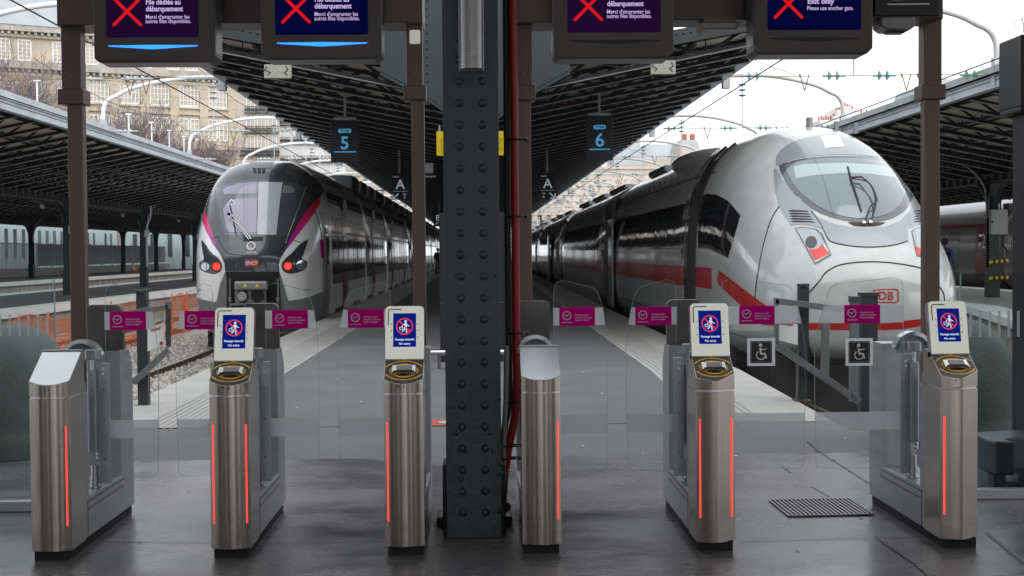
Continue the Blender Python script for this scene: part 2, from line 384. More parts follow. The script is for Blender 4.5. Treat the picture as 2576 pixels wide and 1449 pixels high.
# tactile strip and thin joints on the middle platform edges
tb = MB()
for side, pts in ((1, PLX), (-1, PRX)):
    for (xa, ya), (xb, yb) in zip(pts, pts[1:]):
        n = 8
        for k in range(n):
            o0 = .56+k*.062
            a = xa+side*o0; b = xb+side*o0; e2 = side*.034
            tb.add([(a, ya, .006), (a+e2, ya, .006), (b+e2, yb, .006), (b, yb, .006), (a, ya, 0), (a+e2, ya, 0), (b, yb, 0), (b+e2, yb, 0)], [(0, 1, 2, 3), (0, 3, 6, 4), (1, 5, 7, 2)])
t_ = tb.build('tactile_strip', mat('tactile_ribs', (.3, .3, .29), .7)); t_.parent = pc
pl2 = platform('left_platform', [(-18.3, 24), (-18.3, 150)], [(-12.5, 24), (-12.2, 36), (-11.8, 56), (-11.7, 150)], 0, .95, True, asph='asphaltdark')
pl3 = platform('far_left_platform', [(-34.5, 40), (-34.5, 138)], [(-25.2, 40), (-25.2, 138)], 0, .95, True, asph='asphaltdark')
pr2 = platform('right_platform', [(9.2, 20), (10.9, 27), (12.3, 33), (12.3, FAR)], [(18.6, 20), (18.6, 27), (18.6, 33), (18.6, FAR)], 0, .8, True, asph='conc')

# ballast: heap of individual stones on a bed, left tracks
BZ = -.72
bb = MB()
bb.box(-11.6, 11.15, -.95, -3.5, 120, BZ); struct(bb.build('ballast_bed', M['stone']))
sm = MB(); rnd = random.Random(3)
def stone(sm, x, y, z, s):
    a = rnd.random()*6.28; pts = []
    for i in range(5):
        t = a+i*1.257; r = s*(.6+.5*rnd.random()); pts.append((x+r*math.cos(t), y+r*math.sin(t), z-s*.25))
    top = (x+s*.3*(rnd.random()-.5), y+s*.3*(rnd.random()-.5), z+s*(.45+.4*rnd.random()))
    t2 = [(x+(p[0]-x)*.62, y+(p[1]-y)*.62, z+s*(.25+.35*rnd.random())) for p in pts]
    o = len(sm.v); sm.add(pts+t2+[top], [(i, (i+1) % 5, 5+(i+1) % 5, 5+i) for i in range(5)]+[(5+i, 5+(i+1) % 5, 10) for i in range(5)])
    base = int(rnd.random()*4)
    for j in range(10): sm.m[-1-j] = base
for i in range(24000):
    y = 11.2 + 24*rnd.random()**1.15; x = -11.2+7.7*rnd.random()
    stone(sm, x, y, BZ+.02+.03*rnd.random(), .028+.028*rnd.random()+.0006*y)
sc = [mat('ballast_a', (.42, .40, .37), .9), mat('ballast_b', (.30, .285, .27), .9), mat('ballast_c', (.50, .46, .41), .9), mat('ballast_d', (.24, .235, .235), .9)]
so_ = sm.build('ballast_gravel', sc); struct(so_, 'stuff', 'pale grey ballast gravel between the rails')

def rail_pair(xc, y0, y1, dx=0):
    for s in (-1, 1):
        b = MB(); x = xc+s*.7535
        prof = [(-.07, BZ-.02), (.07, BZ-.02), (.02, BZ+.02), (.02, BZ+.1), (.036, BZ+.115), (.036, BZ+.15), (-.036, BZ+.15), (-.036, BZ+.115), (-.02, BZ+.1), (-.02, BZ+.02)]
        n = len(prof); vs = [(x+a, y0, z) for a, z in prof]+[(x+dx+a, y1, z) for a, z in prof]
        b.add(vs, [tuple(range(n)), tuple(range(2*n-1, n-1, -1))]+[(i, (i+1) % n, n+(i+1) % n, n+i) for i in range(n)])
        o = b.build('rail', M['rail']); tp = MB().box(x-.03, y0, BZ+.151, x+.03, y1, BZ+.154).build('rail_head', M['railtop'], o)
        yield o
ri = 0
for xc, y0 in ((-4.9, 13.0), (-9.0, 13.0), (5.1, 12.5), (8.9, 12.5), (-21.8, 30), (21.6, 30)):
    for k, o in enumerate(rail_pair(xc, y0, 138 if xc < -20 else 186)):
        where = {-4.9: 'under the grey and white train', -9.0: 'beside the orange netting', 5.1: 'under the white high speed train', 8.9: 'behind the white high speed train', -21.8: 'between the two left platforms', 21.6: 'under the maroon train'}[xc]
        tag(o, ('left' if k == 0 else 'right')+' rusty steel rail '+where, 'rail')
# sleepers under left tracks
slp = MB().box(-1.3, -.13, BZ-.05, 1.3, .13, BZ+.035).mesh('sleeper', mat('concrete_sleeper', (.25, .24, .22), .9, 0, 4, .2))
for xc in (-4.9, -9.0):
    for i in range(34):
        o = link('sleeper', slp, None, (xc, 13.2+i*.62, 0)); tag(o, 'concrete sleeper of the track '+('below the grey and white train' if xc > -7 else 'along the orange netting'), 'sleeper', 'sleepers in the left tracks')

lt = MB(); r_ = random.Random(9)
for i in range(60):
    x = r_.uniform(-3, 3); y = r_.uniform(8, 30); a = r_.random()*6.28; q = r_.uniform(.005, .013)*(1+y*.03); z = .006
    lt.add([(x+q*math.cos(a+k_*1.57)*(1.6 if k_ % 2 else .7), y+q*math.sin(a+k_*1.57), z+.004*r_.random()) for k_ in range(4)], [(0, 1, 2, 3)])
struct(lt.build('litter', M['white']), 'stuff', 'tiny white scraps of paper litter on the platform')
st_ = MB()
for i in range(150):
    x = r_.uniform(-4.5, 4.5); y = r_.uniform(4.5, 18); q = r_.uniform(.005, .012); st_.add([(x+q*math.cos(k_*.785)*r_.uniform(.8, 1.2), y+q*math.sin(k_*.785)*r_.uniform(.8, 1.2), .0035) for k_ in range(8)], [tuple(range(8))])
struct(st_.build('gum_spots', mat('old_gum', (.06, .06, .062), .7)), 'stuff', 'dark flattened gum spots on the paving')
# ================================================================== HALL (unseen, over the camera; shades the gates, gaps and openings shaped for their light)
hr = thing('hall_roof', 'dark ceiling of the station hall over the ticket gates', 'roof', (0, 0, 6.6))
MB().box(-30, 1.5, 0, 30, 7.1, .3).build('ceiling', M['hallroof'], hr)
for i in range(5): MB().box(-30, -18+4*i, 0, 30, -15.3+4*i, .3).build('ceiling', M['hallroof'], hr)
for i in range(8): MB().box(-30, -17+3.4*i, -.35, 30, -16.75+3.4*i, 0).build('beam', M['irondark'], hr)
hw = thing('unseen_hall_wall', 'unseen brown back wall of the station hall, openings shaped for gate reflections', 'wall', (0, -18, 0))
b = MB()
for x0_, x1_ in ((-30, -20), (-17, -12), (-9, -4.2), (-1.8, -.6), (3.4, 8), (11, 16), (19, 30)): b.box(x0_, 0, 0, x1_, .4, 6.6)  # unseen wall; openings placed so the steel gates reflect a bright stripe
b.box(-30, 0, 5.2, 30, .4, 6.6); b.build('wall', M['hallwall'], hw)

# ================================================================== RIVETED COLUMN
YC = 6.72
col = thing('riveted_column', 'thick dark green iron column with two rows of rivets between the middle gates', 'column', (0, YC, 0))
xL = P(1113, 200, YC).x; xR = P(1253, 200, YC).x; xm = (xL+xR)/2
sh = MB().box(xL, YC, -.0, xR, YC+.02, 7).box(xL+.02, YC+.32, 0, xR-.02, YC+.34, 7).box(xL+.015, YC+.02, 0, xL+.03, YC+.32, 7).box(xR-.03, YC+.02, 0, xR-.015, YC+.32, 7)
sh.box(xm-.012, YC+.02, 0, xm+.012, YC+.32, 7)
o = sh.build('column_shaft', M['iron'], col, bevel=.003); o.location = (0, -YC, 0)
rv = MB(); z0 = P(1163, 1290, YC).z; dz = (P(1154, 205, YC).z-z0)/20
for i in range(36):
    for px_, py_ in ((1159, 700), (1216, 700)):
        x = P(px_, py_, YC).x; z = z0+i*dz
        vs = []; 
        rv.ball((x, YC+.004, z), .0215, 14, 8, 1)
for (px_, py_, r) in ((1148, 695, .009), (1248, 695, .009), (1172, 1136, .011), (1238, 1136, .01), (1147, 1090, .012), (1232, 1090, .01), (1255, 1003, .012), (1259, 1168, .011), (1259, 1277, .011), (1259, 1387, .011), (1160, 1404, .013), (1255, 1500, .01)):
    p = P(px_, py_*1.0, YC) if py_ < 800 else P(px_, py_*.858+0, YC) if py_ > 1300 else P(px_, py_, YC); rv.ball((p.x, YC, p.z), r, 10, 6)
o = rv.build('rivet', M['iron'], col, smooth=60); o.location = (0, -YC, 0)
o = MB().box(xL-.022, YC+.1, 0, xR+.022, YC+.34, .36).build('base_casing', M['irondark'], col, bevel=.01); o.location = (0, -YC, 0)
o = MB().box(xL-.06, YC+.3, 0, xR+.06, YC+.5, .05).build('foot_plate', M['irondark'], col, bevel=.01); o.location = (0, -YC, 0)
# lamp housing on the column
lf = thing('column_lamp', 'long aluminium lamp housing hanging down the front of the riveted column', 'lamp', (0, 0, 0))
YL = YC-.13
a = P(1155, 170, YL); c = P(1216, 170, YL)
b = MB(); b.pz([(a.x, YL+.1)]+[(a.x+(c.x-a.x)*(.5-.5*math.cos(math.pi*i/10)), YL+.1-.085*math.sin(math.pi*i/10)**.5) for i in range(11)][0:]+[(c.x, YL+.1)], a.z, a.z+1.6)
b.build('housing', M['fixture'], lf, smooth=50)
MB().box(a.x-.004, YL+.1, a.z-.004, c.x+.004, YL+.125, a.z+1.6).build('back_plate', M['steel_side'], lf, bevel=.003)
MB().box(xm-.03, YL+.12, a.z+.3, xm+.03, YC, a.z+1.2).build('bracket', M['steel_dark'], lf)
d = Draw(Plane((a.x+.045, YL+.006, a.z+.055), (1, 0, 0), (0, 0, 1)))
for i in range(2): d.rect('sticker', .0, .012*i, .036, .012*i+.006, .0)
d.build(lf, 'maker_plate')

# cables beside the column
def wavy(b, pts, r, rib, n=10):
    """corrugated tube"""
    pts = [Vector(p) for p in pts]; out = []; rs = []
    for p, q in zip(pts, pts[1:]):
        L = (q-p).length; m = max(2, int(L/rib))
        for i in range(m): 
            out.append(p.lerp(q, i/m)); rs.append(r)
            out.append(p.lerp(q, (i+.5)/m)); rs.append(r*.86)
    out.append(pts[-1]); rs.append(r); b.tube(out, rs, n)
def smoothp(pts, n=6):
    pts = [Vector(p) for p in pts]; out = []
    for i in range(len(pts)-1):
        p0 = pts[max(i-1, 0)]; p1 = pts[i]; p2 = pts[i+1]; p3 = pts[min(i+2, len(pts)-1)]
        for k in range(n):
            t = k/n; out.append(.5*((2*p1)+(-p0+p2)*t+(2*p0-5*p1+4*p2-p3)*t*t+(-p0+3*p1-3*p2+p3)*t**3))
    out.append(pts[-1]); return out
YR = 6.95
b = MB(); wavy(b, smoothp([P(1283, -300, YR), P(1290, 100, YR), P(1295, 500, YR), P(1298, 850, YR), P(1300, 950, YR), P(1296, 1040, YR), P(1278, 1130, YR), P(1270, 1190, YR)]), .0245, .014)
tag(b.build('red_conduit', M['redtube'], smooth=70), 'bright red corrugated cable conduit running down beside the riveted column', 'conduit')
b = MB(); wavy(b, smoothp([P(1270, -300, YR+.03), P(1276, 500, YR+.03), P(1280, 900, YR+.03), P(1281, 1010, YR+.03), P(1268, 1090, YR+.03), P(1268, 1240, YR+.03)]), .02, .014)
tag(b.build('black_conduit', M['blacktube'], smooth=70), 'black corrugated conduit behind the red one', 'conduit')
b = MB(); b.tube([P(1274, 870, YR-.02), P(1272, 1000, YR-.02), P(1267, 1110, YR-.02), P(1262, 1300, YR-.02)], .014, 10)
tag(b.build('grey_pipe', M['greypipe'], smooth=60), 'slim grey pipe clipped beside the foot of the riveted column', 'pipe')
b = MB(); wavy(b, [P(1268, 1190, YR), P(1262, 1262, YR)], .027, .016); b.ball(P(1262, 1275, YR), .05, 10, 6, .7)
tag(b.build('conduit_sleeve', mat('dark_red_sleeve', (.09, .012, .012), .6), smooth=60), 'dull dark red sleeve at the floor end of the red conduit', 'sleeve')
for k, y in enumerate((351, 545, 838, 1008, 1120, 1152)):
    cx_ = [1293, 1294, 1298, 1297, 1283, 1278][k]
    b = MB(); p = P(cx_, y, YR); b.cyl(p-Vector((.055, .0, .0)), p+Vector((.06, -.0, .004)), .006, 8); b.ball(p+Vector((.06, -.01, 0)), .011, 8, 5)
    pts = arc(0, 0, .05, .045, 0, 360, 16); b.tube([p+Vector((q[0], q[1], 0)) for q in pts], .0045, 6)
    tag(b.build('cable_tie', M['black'], smooth=50), ['topmost black cable tie around the red conduit', 'second black cable tie from the top of the red conduit', 'black cable tie on the red conduit level with the purple stickers', 'black cable tie on the conduits level with the gate tops', 'black cable tie where the red conduit slants away', 'lowest black cable tie on the red conduit'][k], 'cable tie')

# ================================================================== FARE GATES
HW = .095; YF = 6.33; YG = 6.90
def pictogram_forbid(d, u, v, s, k):
    """walking traveller with a bag, crossed out"""
    W = 'screenwhite'
    d.disc(W, u+.06*s, v+.30*s, .075*s, k)
    d.poly(W, [(u-.02*s, v+.2*s), (u+.12*s, v+.22*s), (u+.13*s, v-.08*s), (u-.03*s, v-.1*s)], k)
    d.line(W, [(u-.0*s, v+.17*s), (u-.13*s, v+.03*s), (u-.14*s, v-.06*s)], .05*s, k+.0001)
    d.line(W, [(u+.1*s, v+.17*s), (u+.18*s, v+.05*s), (u+.27*s, v+.02*s)], .05*s, k+.0001)
    d.line(W, [(u+.08*s, v-.08*s), (u+.1*s, v-.22*s), (u+.12*s, v-.37*s)], .07*s, k+.0001)
    d.line(W, [(u+.0*s, v-.08*s), (u-.03*s, v-.22*s), (u-.13*s, v-.3*s)], .07*s, k+.0001)
    d.line(W, [(u-.27*s, v-.2*s), (u-.3*s, v-.06*s), (u-.13*s, v-.02*s), (u-.1*s, v-.16*s), (u-.27*s, v-.2*s)], .035*s, k+.0002)
    d.ring('screenred', u, v, .43*s, .5*s, k+.0006)
    d.line('screenred', [(u-.33*s, v+.33*s), (u+.33*s, v-.33*s)], .07*s, k+.0008, cap=False)

def front_plan(y_back, inset=0, fac=False):
    hw = HW-inset
    if fac: return [(-hw, .02+inset), (-hw*.3, inset), (hw*.05, inset-.004), (hw, .045+inset), (hw, y_back), (-hw, y_back)]
    n = 14
    return [(-hw+2*hw*i/n, inset+.03*(2*i/n-1)**2) for i in range(n+1)]+[(hw, y_back), (-hw, y_back)]

def make_gate(X, label, head, strips, hinges, rear_head, number=None, fac=False, arcx=None):
    g = thing('fare_gate', label, 'ticket gate', (X, YF, 0), 0, 'ticket gates in a row across the platform entrance')
    # lower base, front pillar, collar
    MB().box(-HW+.014, .025, 0, HW-.014, 1.18, .05).build('plinth', M['matblack'], g)
    MB().pz(front_plan(.25, 0, fac), .045, .772).build('front_pillar', M['steel'], g, smooth=25, bevel=.0015)
    MB().pz(front_plan(.25, .004, fac), .772, .782).build('groove', M['chrome'], g)
    # collar with sloping top
    b = MB(); pl = front_plan(.27, 0, fac); n = len(pl)
    zt = (lambda y: .826+min(y, .17)*.66) if head else (lambda y: .835+min(y, .235)*.62)
    sub = []
    for i, (x, y) in enumerate(pl):
        sub.append((x, y))
        if i == n-2: pass
    back = .17 if head else .235
    # insert break points on the sides
    q = [p for p in pl[:-2]]+[(HW, back), (HW, .27), (-HW, .27), (-HW, back)]
    vs = [(x, y, .782) for x, y in q]+[(x, y, zt(y)) for x, y in q]; n = len(q)
    b.add(vs, [tuple(range(n-1, -1, -1))]+[(i, (i+1) % n, (i+1) % n+n, i+n) for i in range(n)])
    m_ = n-4
    b.add([vs[n+i] for i in range(m_)]+[vs[n+m_], vs[n+n-1]], [tuple(range(m_))+(m_, m_+1)])
    b.add([vs[n+m_], vs[n+m_+1], vs[n+m_+2], vs[n+m_+3]], [(0, 1, 2, 3)])
    b.build('collar', M['steel'], g, bevel=.001, smooth=30)
    # slope plane
    y0_, z0_ = .0, zt(0); y1_ = back; z1_ = zt(back); L = math.hypot(y1_-y0_, z1_-z0_)
    pl_ = Plane((0, y0_, z0_), (1, 0, 0), (0, y1_-y0_, z1_-z0_))
    d = Draw(pl_)
    if head:
        # black reader face clipped to the slope
        d.poly('darkring', [(-HW+.003, L)]+[(x*.97, y*L/y1_+.003) for x, y in pl[:-2]]+[(HW-.003, L)], .0015)
        cy_ = .1
        def clip_ring(r0, r1, k):
            for i in range(60):
                t0, t1 = 2*math.pi*i/60, 2*math.pi*(i+1)/60
                pts = [(r0*math.cos(t0)*1.12, cy_+r0*.86*math.sin(t0)), (r1*math.cos(t0)*1.12, cy_+r1*.86*math.sin(t0)), (r1*math.cos(t1)*1.12, cy_+r1*.86*math.sin(t1)), (r0*math.cos(t1)*1.12, cy_+r0*.86*math.sin(t1))]
                if all(abs(p[0]) < HW-.002 and p[1] > .004+1.19*.03*(p[0]/HW)**2 for p in pts): d.poly('yellow', pts, k)
        clip_ring(.079, .088, .0028); clip_ring(.05, .062, .0028)
        d.line('yellow', [(0, .183), (0, .196)], .006, .0028); d.line('yellow', [(-.02, .19), (0, .181), (.02, .19)], .006, .0029)
        d.build(g, 'reader_print', {'darkring': 'reader_face', 'yellow': 'reader_ring'})
        Mx = Matrix((pl_.U, pl_.V, pl_.N)).transposed().to_4x4(); Mx.translation = pl_.O
        rd = MB().box(-.058, .07, .002, .058, .128, .016, Mx).build('card_reader', M['chrome'], g, bevel=.003)
        MB().box(-.036, .086, .0165, .04, .12, .0185, Mx).build('reader_screen', mat_cached('grey_display', (.22, .22, .25), .15), rd)
        MB().box(-.05, .075, .0165, .05, .08, .02, Mx).build('reader_lip', M['black'], rd)
        # head: side casing + ivory face with the lit screen
        hb = [(.15, .93), (.205, 1.19), (.215, 1.2), (.235, 1.2), (.262, 1.185), (.27, .93)]
        hp = Plane((0, .15, .93), (1, 0, 0), (0, .055, .26)); HL = math.hypot(.055, .26)
        Mh = Matrix((hp.U, hp.V, -hp.N)).transposed().to_4x4(); Mh.translation = hp.O
        def slab(u0, v0, u1, v1, r, k0, k1):
            bb_ = MB(); pts = arc(u1-r, v1-r, r, r, 0, 90, 6)+arc(u0+r, v1-r, r, r, 90, 180, 6)+[(u0, v0), (u1, v0)]
            bb_.prism(pts, lambda u, v: tuple(hp.at(u, v, k0)), lambda u, v: tuple(hp.at(u, v, k1))); return bb_
        slab(-HW, -.01, HW, HL, .02, -.05, -.002).build('head_casing', M['steel_panel'], g, smooth=30, bevel=.002)
        MB().px([(.17, .785), (.17, .935), (.2, .95), (.265, .95), (.265, .785)], -HW+.002, HW-.002).build('neck', M['steel_side'], g)
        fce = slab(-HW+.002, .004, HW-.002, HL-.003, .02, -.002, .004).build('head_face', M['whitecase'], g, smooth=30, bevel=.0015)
        d = Draw(hp)
        u0, u1, v0, v1 = -.056, .056, .062, .228
        d.rect('screenblue', u0, v0, u1, v1, .0055)
        pictogram_forbid(d, 0.0, .163, .083, .0062)
        d.text('screenwhite', 'Passage interdit', 0, .094, .0148, .0062, 'CENTER', .0004); d.text('screenwhite', 'No entry', 0, .073, .0148, .0062, 'CENTER', .0004)
        d.line('barrierdark', arc(-.068, .236, .012, .012, 180, 90, 5)+[(-.016, .248)], .005, .0055); d.line('barrierdark', [(-.08, .236), (-.08, .17)], .005, .0056)
        for v in (.175, .142, .109):
            d.poly('barrierdark', [(-.066, v-.004), (-.066, v+.004), (-.06, v)], .0056); d.poly('barrierdark', [(.066, v-.004), (.066, v+.004), (.06, v)], .0056)
        d.build(g, 'screen_symbol', {'screenblue': 'screen', 'barrierdark': 'face_mark', 'screenwhite': 'screen_text', 'screenred': 'screen_symbol'})
    else:
        d.poly('steel_panel', [(-HW+.002, L-.004)]+[(x*.985, y*L/y1_+.003) for x, y in pl[:-2]]+[(HW-.002, L-.004)], .0015)
        d.build(g, 'cover_sheet')
        MB().box(-HW, back-.004, zt(back)-.0, HW, back+.012, zt(back)+.008).build('cover_lip', M['steel_side'], g, bevel=.002)
    if number:
        d = Draw(Plane((0, -.002, .807), (1, 0, 0), (0, 0, 1))); d.text('barrierdark', number, -.002, 0, .02, .0, 'LEFT', .0004)
        d.line('barrierdark', [(-.022, .002), (-.03, .012)], .002, .0); d.line('barrierdark', [(-.03, .004), (-.03, .012), (-.023, .012)], .002, .0003)
        d.build(g, 'gate_number')
    for sx in strips:
        yy = .03*((sx*.078)/HW)**2 if not fac else (.013 if sx < 0 else .033)
        MB().box(sx*.078-.0035, yy-.003, .165, sx*.078+.0035, yy+.01, .64).build('light_strip', M['redstrip'], g, bevel=.002)
    # side cheeks, base box, rear pillar
    bs = MB(); bs.px([(.25, .05), (.25, .77), (.33, .77), (.33, .25), (.95, .25), (.95, .93), (1.12, .93), (1.2, .82), (1.2, .05)], -HW+.003, HW-.003)
    bs.build('side_panel', M['steel_side'], g, bevel=.003)
    MB().px([(.22, .785), (.22, .93), (.31, .80), (.31, .77), (.25, .77)], -HW+.004, HW-.004).build('shoulder', M['steel_side'], g)
    for s in (-1, 1):
        x = s*(HW-.0025)
        b = MB(); b.box(x-.0012, .3, .225, x+.0012, .98, .229); b.build('panel_joint', M['matblack'], g)
        for ya, yb in ((.31, .62), (.64, .98)): MB().box(x-.0014, ya, .185, x+.0014, yb, .197).build('vent_slot', M['steel_dark'], g)
        MB().box(x-.0012, .302, .05, x+.0012, .305, .23).build('panel_joint', M['matblack'], g)
    # hinges
    for hx in hinges:
        hg = MB().pz(rrect(hx-.024, .53, hx+.024, .59, .008), .44, .86).build('hinge_post', M['steel_side'], g, smooth=40)
        MB().cyl((hx, .56, .86), (hx, .56, .93), .014, 14).build('hinge_rod', M['chrome'], hg, smooth=50)
        MB().pz(rrect(hx-.034, .525, hx+.034, .6, .012), .915, .965).build('hinge_cap', M['steel_side'], hg, smooth=40, bevel=.003)
        MB().cyl((hx, .56, .25), (hx, .56, .262), .036, 18).cyl((hx, .56, .262), (hx, .56, .31), .024, 18).cyl((hx, .56, .31), (hx, .56, .37), .019, 18).build('hinge_foot', M['chrome'], g, smooth=50)
        for zz in (.4, .42, .44, .46): MB().cyl((hx+.02, .58, zz), (hx+.02, .58, zz+.012), .016, 12).build('hinge_ring', M['chrome'], g, smooth=50)
    if arcx is not None:
        b = MB(); pts = arc(arcx, .9, .105, .115, 12, 168, 20); b.prism(pts+[(p[0], p[1]) for p in arc(arcx, .9, .085, .095, 168, 12, 20)], lambda x, z: (x, .6, z), lambda x, z: (x, .68, z))
        b.build('hinge_hood', M['steel_panel'], g, smooth=40)
        MB().py(arc(arcx, .9, .084, .094, 0, 180, 16), .64, .645).build('hood_plate', M['glassedge'], g)
    if rear_head:
        b = MB(); r = .03; pts = arc(HW-r, 1.18-r, r, r, 0, 90, 6)+arc(-HW+r, 1.18-r, r, r, 90, 180, 6)+[(-HW, .93), (HW, .93)]
        b.prism(pts, lambda x, z: (x, 1.0+(z-.93)*-.12, z), lambda x, z: (x, 1.05+(z-.93)*-.12, z)); o = b.build('rear_display_back', M['steel_dark'], g, smooth=30, bevel=.003)
        d = Draw(Plane((.03, .9975, .985), (1, 0, 0), (0, -.12, 1)))
        for i in range(-5, 6):
            for j in range(-5, 6):
                if i*i+j*j < 26: d.disc('matblack', i*.0055, j*.0055, .0016, .001, 5)
        d.build(o, 'speaker_grille')
        MB().box(-HW+.01, .95, .93, HW-.01, 1.1, .935).build('rear_cap', M['steel_dark'], g)
    return g
_mc = {}
def mat_cached(n, c, r):
    if n not in _mc: _mc[n] = mat(n, c, r)
    return _mc[n]

gates = []
gates.append(make_gate(-2.035, 'leftmost gate with a bare sloping grey lid and no screen, beside the left glass panel', False, (1,), (.055,), True, arcx=-.02))
gates.append(make_gate(-1.185, 'gate number 4 with blue no entry screen, in front of the grey and white train', True, (-1, 1), (.04, -.04), True, '4'))
gates.append(make_gate(-.356, 'gate number 5 with blue no entry screen, just left of the riveted column', True, (-1,), (-.04,), False, '5'))
gates.append(make_gate(.302, 'gate with a bare sloping grey lid just right of the riveted column and red conduit', False, (1,), (.03,), True, arcx=.0))
gates.append(make_gate(1.142, 'gate number 6 with blue no entry screen, left of the wheelchair doors', True, (-1, 1), (.04, -.04), True, '6', fac=True))
gates.append(make_gate(2.326, 'rightmost gate, number 7, with blue no entry screen, right of the wheelchair doors', True, (-1,), (-.05,), False, '7', fac=True, arcx=-.03))
for g in gates[4:5]: pass

# glass door leaves: (gate index, hinge side px, leading px, top px data, sticker px range)
def leaf(g, xh, xl_top, xl_mid, sticker, wheel=None, ztop_h=1.30, ztop_l=1.27):
    """xh hinge edge px, leading edge px at label height / at mid height (display px at y~800 and ~1000)"""
    X0 = P(xh, 950, YG).x; XA = P(xl_top, 790, YG).x; XB = P(xl_mid, 1000, YG).x; s = 1 if XB > X0 else -1
    Y = YG
    def edge(z):   # leading edge x at height z
        if z > 1.157: return XA - s*.045*((z-1.157)/.12)**1.3
        if z > .95: return XA + (XB-XA)*((1.157-z)/.207)**.8
        return XB - s*.008*max(0, (.7-z)/.4)
    zb = .304
    lead = []
    for i in range(21):
        z = zb+.03+(ztop_l-.02-zb-.03)*i/20; lead.append((edge(z), z))
    out = [(X0, zb), (edge(zb+.03)-s*.03, zb), (edge(zb+.03)-s*.01, zb+.008)]+lead
    xe = edge(ztop_l); out += [(xe-s*.012, ztop_l-.006), (xe-s*.03, ztop_l)]
    out += [(X0+s*.05, ztop_h+.002), (X0+s*.015, ztop_h-.012), (X0+s*.003, ztop_h-.05)]
    loc = g.location
    def lc(p): return (p[0]-loc.x, p[1]-loc.z)
    outl = [lc(p) for p in out]
    b = MB(); b.py(outl, Y-YF-.005, Y-YF+.005)
    # single sheet of glass with a slightly milky rim
    b2 = MB(); b2.add([(x, Y-YF, z) for x, z in outl], [tuple(range(len(outl)))])
    gl = b2.build('glass_leaf', M['glass'], g)
    rim = MB(); n = len(outl); cxm = sum(p[0] for p in outl)/n; czm = sum(p[1] for p in outl)/n
    inn = []
    for i in range(n):
        a = Vector(outl[i-1]); c_ = Vector(outl[(i+1) % n]); t = (c_-a).normalized(); nn = Vector((-t.y, t.x)); p = Vector(outl[i])
        if nn.dot(Vector((cxm, czm))-p) < 0: nn = -nn
        inn.append(tuple(p+nn*.0028))
    for i in range(n):
        j = (i+1) % n
        rim.add([(outl[i][0], Y-YF-.005, outl[i][1]), (outl[j][0], Y-YF-.005, outl[j][1]), (inn[j][0], Y-YF-.005, inn[j][1]), (inn[i][0], Y-YF-.005, inn[i][1]),
                 (outl[i][0], Y-YF+.005, outl[i][1]), (outl[j][0], Y-YF+.005, outl[j][1])], [(0, 1, 2, 3), (0, 4, 5, 1)])
    rim.build('leaf_edge', M['glassedge'], gl)
    d = Draw(Plane((-loc.x, Y-YF, 0), (1, 0, 0), (0, 0, 1)))
    def band(z0, z1, k):
        zs = [z0+(z1-z0)*i/4 for i in range(5)]
        d.poly('frost', [(X0, z0)]+[(edge(z)-s*.001, z) for z in zs]+[(X0, z1)], k)
    band(1.066, 1.158, .007); d_top = d; d = Draw(d_top.pl); band(.506, .6, .007); d.build(gl, 'frosted_band'); d = d_top
    xa = P(sticker[0], 805, YG).x; xb = P(sticker[1], 805, YG).x
    d.rect('magenta', xa, 1.064, xb, 1.160, .009)
    wd = xb-xa
    d.ring('sticker', xa+.21*wd, 1.118, .0185, .0238, .0096, 30); d.line('sticker', [(xa+.15*wd, 1.121), (xa+.2*wd, 1.114), (xa+.26*wd, 1.124)], .005, .0096)
    d.line('sticker', [(xa+.07*wd, 1.082), (xa+.36*wd, 1.082)], .004, .0096)
    for i, t in enumerate(('Accès au train', "jusqu'à 2 minutes", 'avant le départ')): d.text('sticker', t, xa+.44*wd, 1.117-.0135*i, .0125, .0096, bold=.0003)
    if wheel:
        ua = P(wheel[0], 885, YG).x; ub = P(wheel[1], 885, YG).x; c0 = (ua+ub)/2; zc = .988; zc = P((wheel[0]+wheel[1])/2, 885, YG).z; hw = (ub-ua)/2
        d.rect('vinylwhite', ua, zc-hw, ub, zc+hw, .009); d.rect('stickerblack', c0-hw*.78, zc-hw*.8, c0+hw*.78, zc+hw*.78, .0096, .006)
        d.line('vinylwhite', [(c0-hw*.7, zc-hw*.72), (c0+hw*.7, zc-hw*.72), (c0+hw*.7, zc+hw*.7), (c0-hw*.7, zc+hw*.7), (c0-hw*.7, zc-hw*.72)], .0016, .0102, cap=False)
        W = 'stickerwhite'; u, v, s_ = c0, zc, hw
        d.disc(W, u-.05*s_, v+.48*s_, .13*s_, .0102); d.line(W, [(u-.06*s_, v+.24*s_), (u-.02*s_, v-.12*s_), (u+.28*s_, v-.14*s_), (u+.36*s_, v-.42*s_)], .13*s_, .0102)
        d.line(W, [(u-.04*s_, v+.2*s_), (u+.18*s_, v+.16*s_), (u+.34*s_, v+.22*s_)], .08*s_, .0104); d.ring(W, u-.02*s_, v-.22*s_, .27*s_, .35*s_, .0106, 30, 130, 350)
    d.build(gl, 'sticker', {'stickerwhite': 'wheelchair_symbol', 'frost': 'frosted_band', 'magenta': 'sticker', 'sticker': 'sticker_text', 'vinylwhite': 'wheelchair_sticker', 'stickerblack': 'wheelchair_panel'})
    # steel clamp plate at the hinge
    MB().box(-loc.x+min(X0, X0-s*.02)-.02, Y-YF-.012, .275, -loc.x+max(X0, X0-s*.02)+.02, Y-YF+.012, .895).build('clamp_plate', M['steel_side'], g, bevel=.003)
    if 'bolt' not in _mc: _mc['bolt'] = MB().cyl((0, -.004, 0), (0, 0, 0), .007, 10).mesh('clamp_bolt', M['chrome'])
    for z in (.865, .84, .76, .6, .4, .31): link('clamp_bolt', _mc['bolt'], g, (X0-s*.008-loc.x, Y-YF-.012, z))
    return gl
leaf(gates[0], 266, 384, 400, (277, 368))
leaf(gates[1], 540, 468-15, 443, (465, 556))
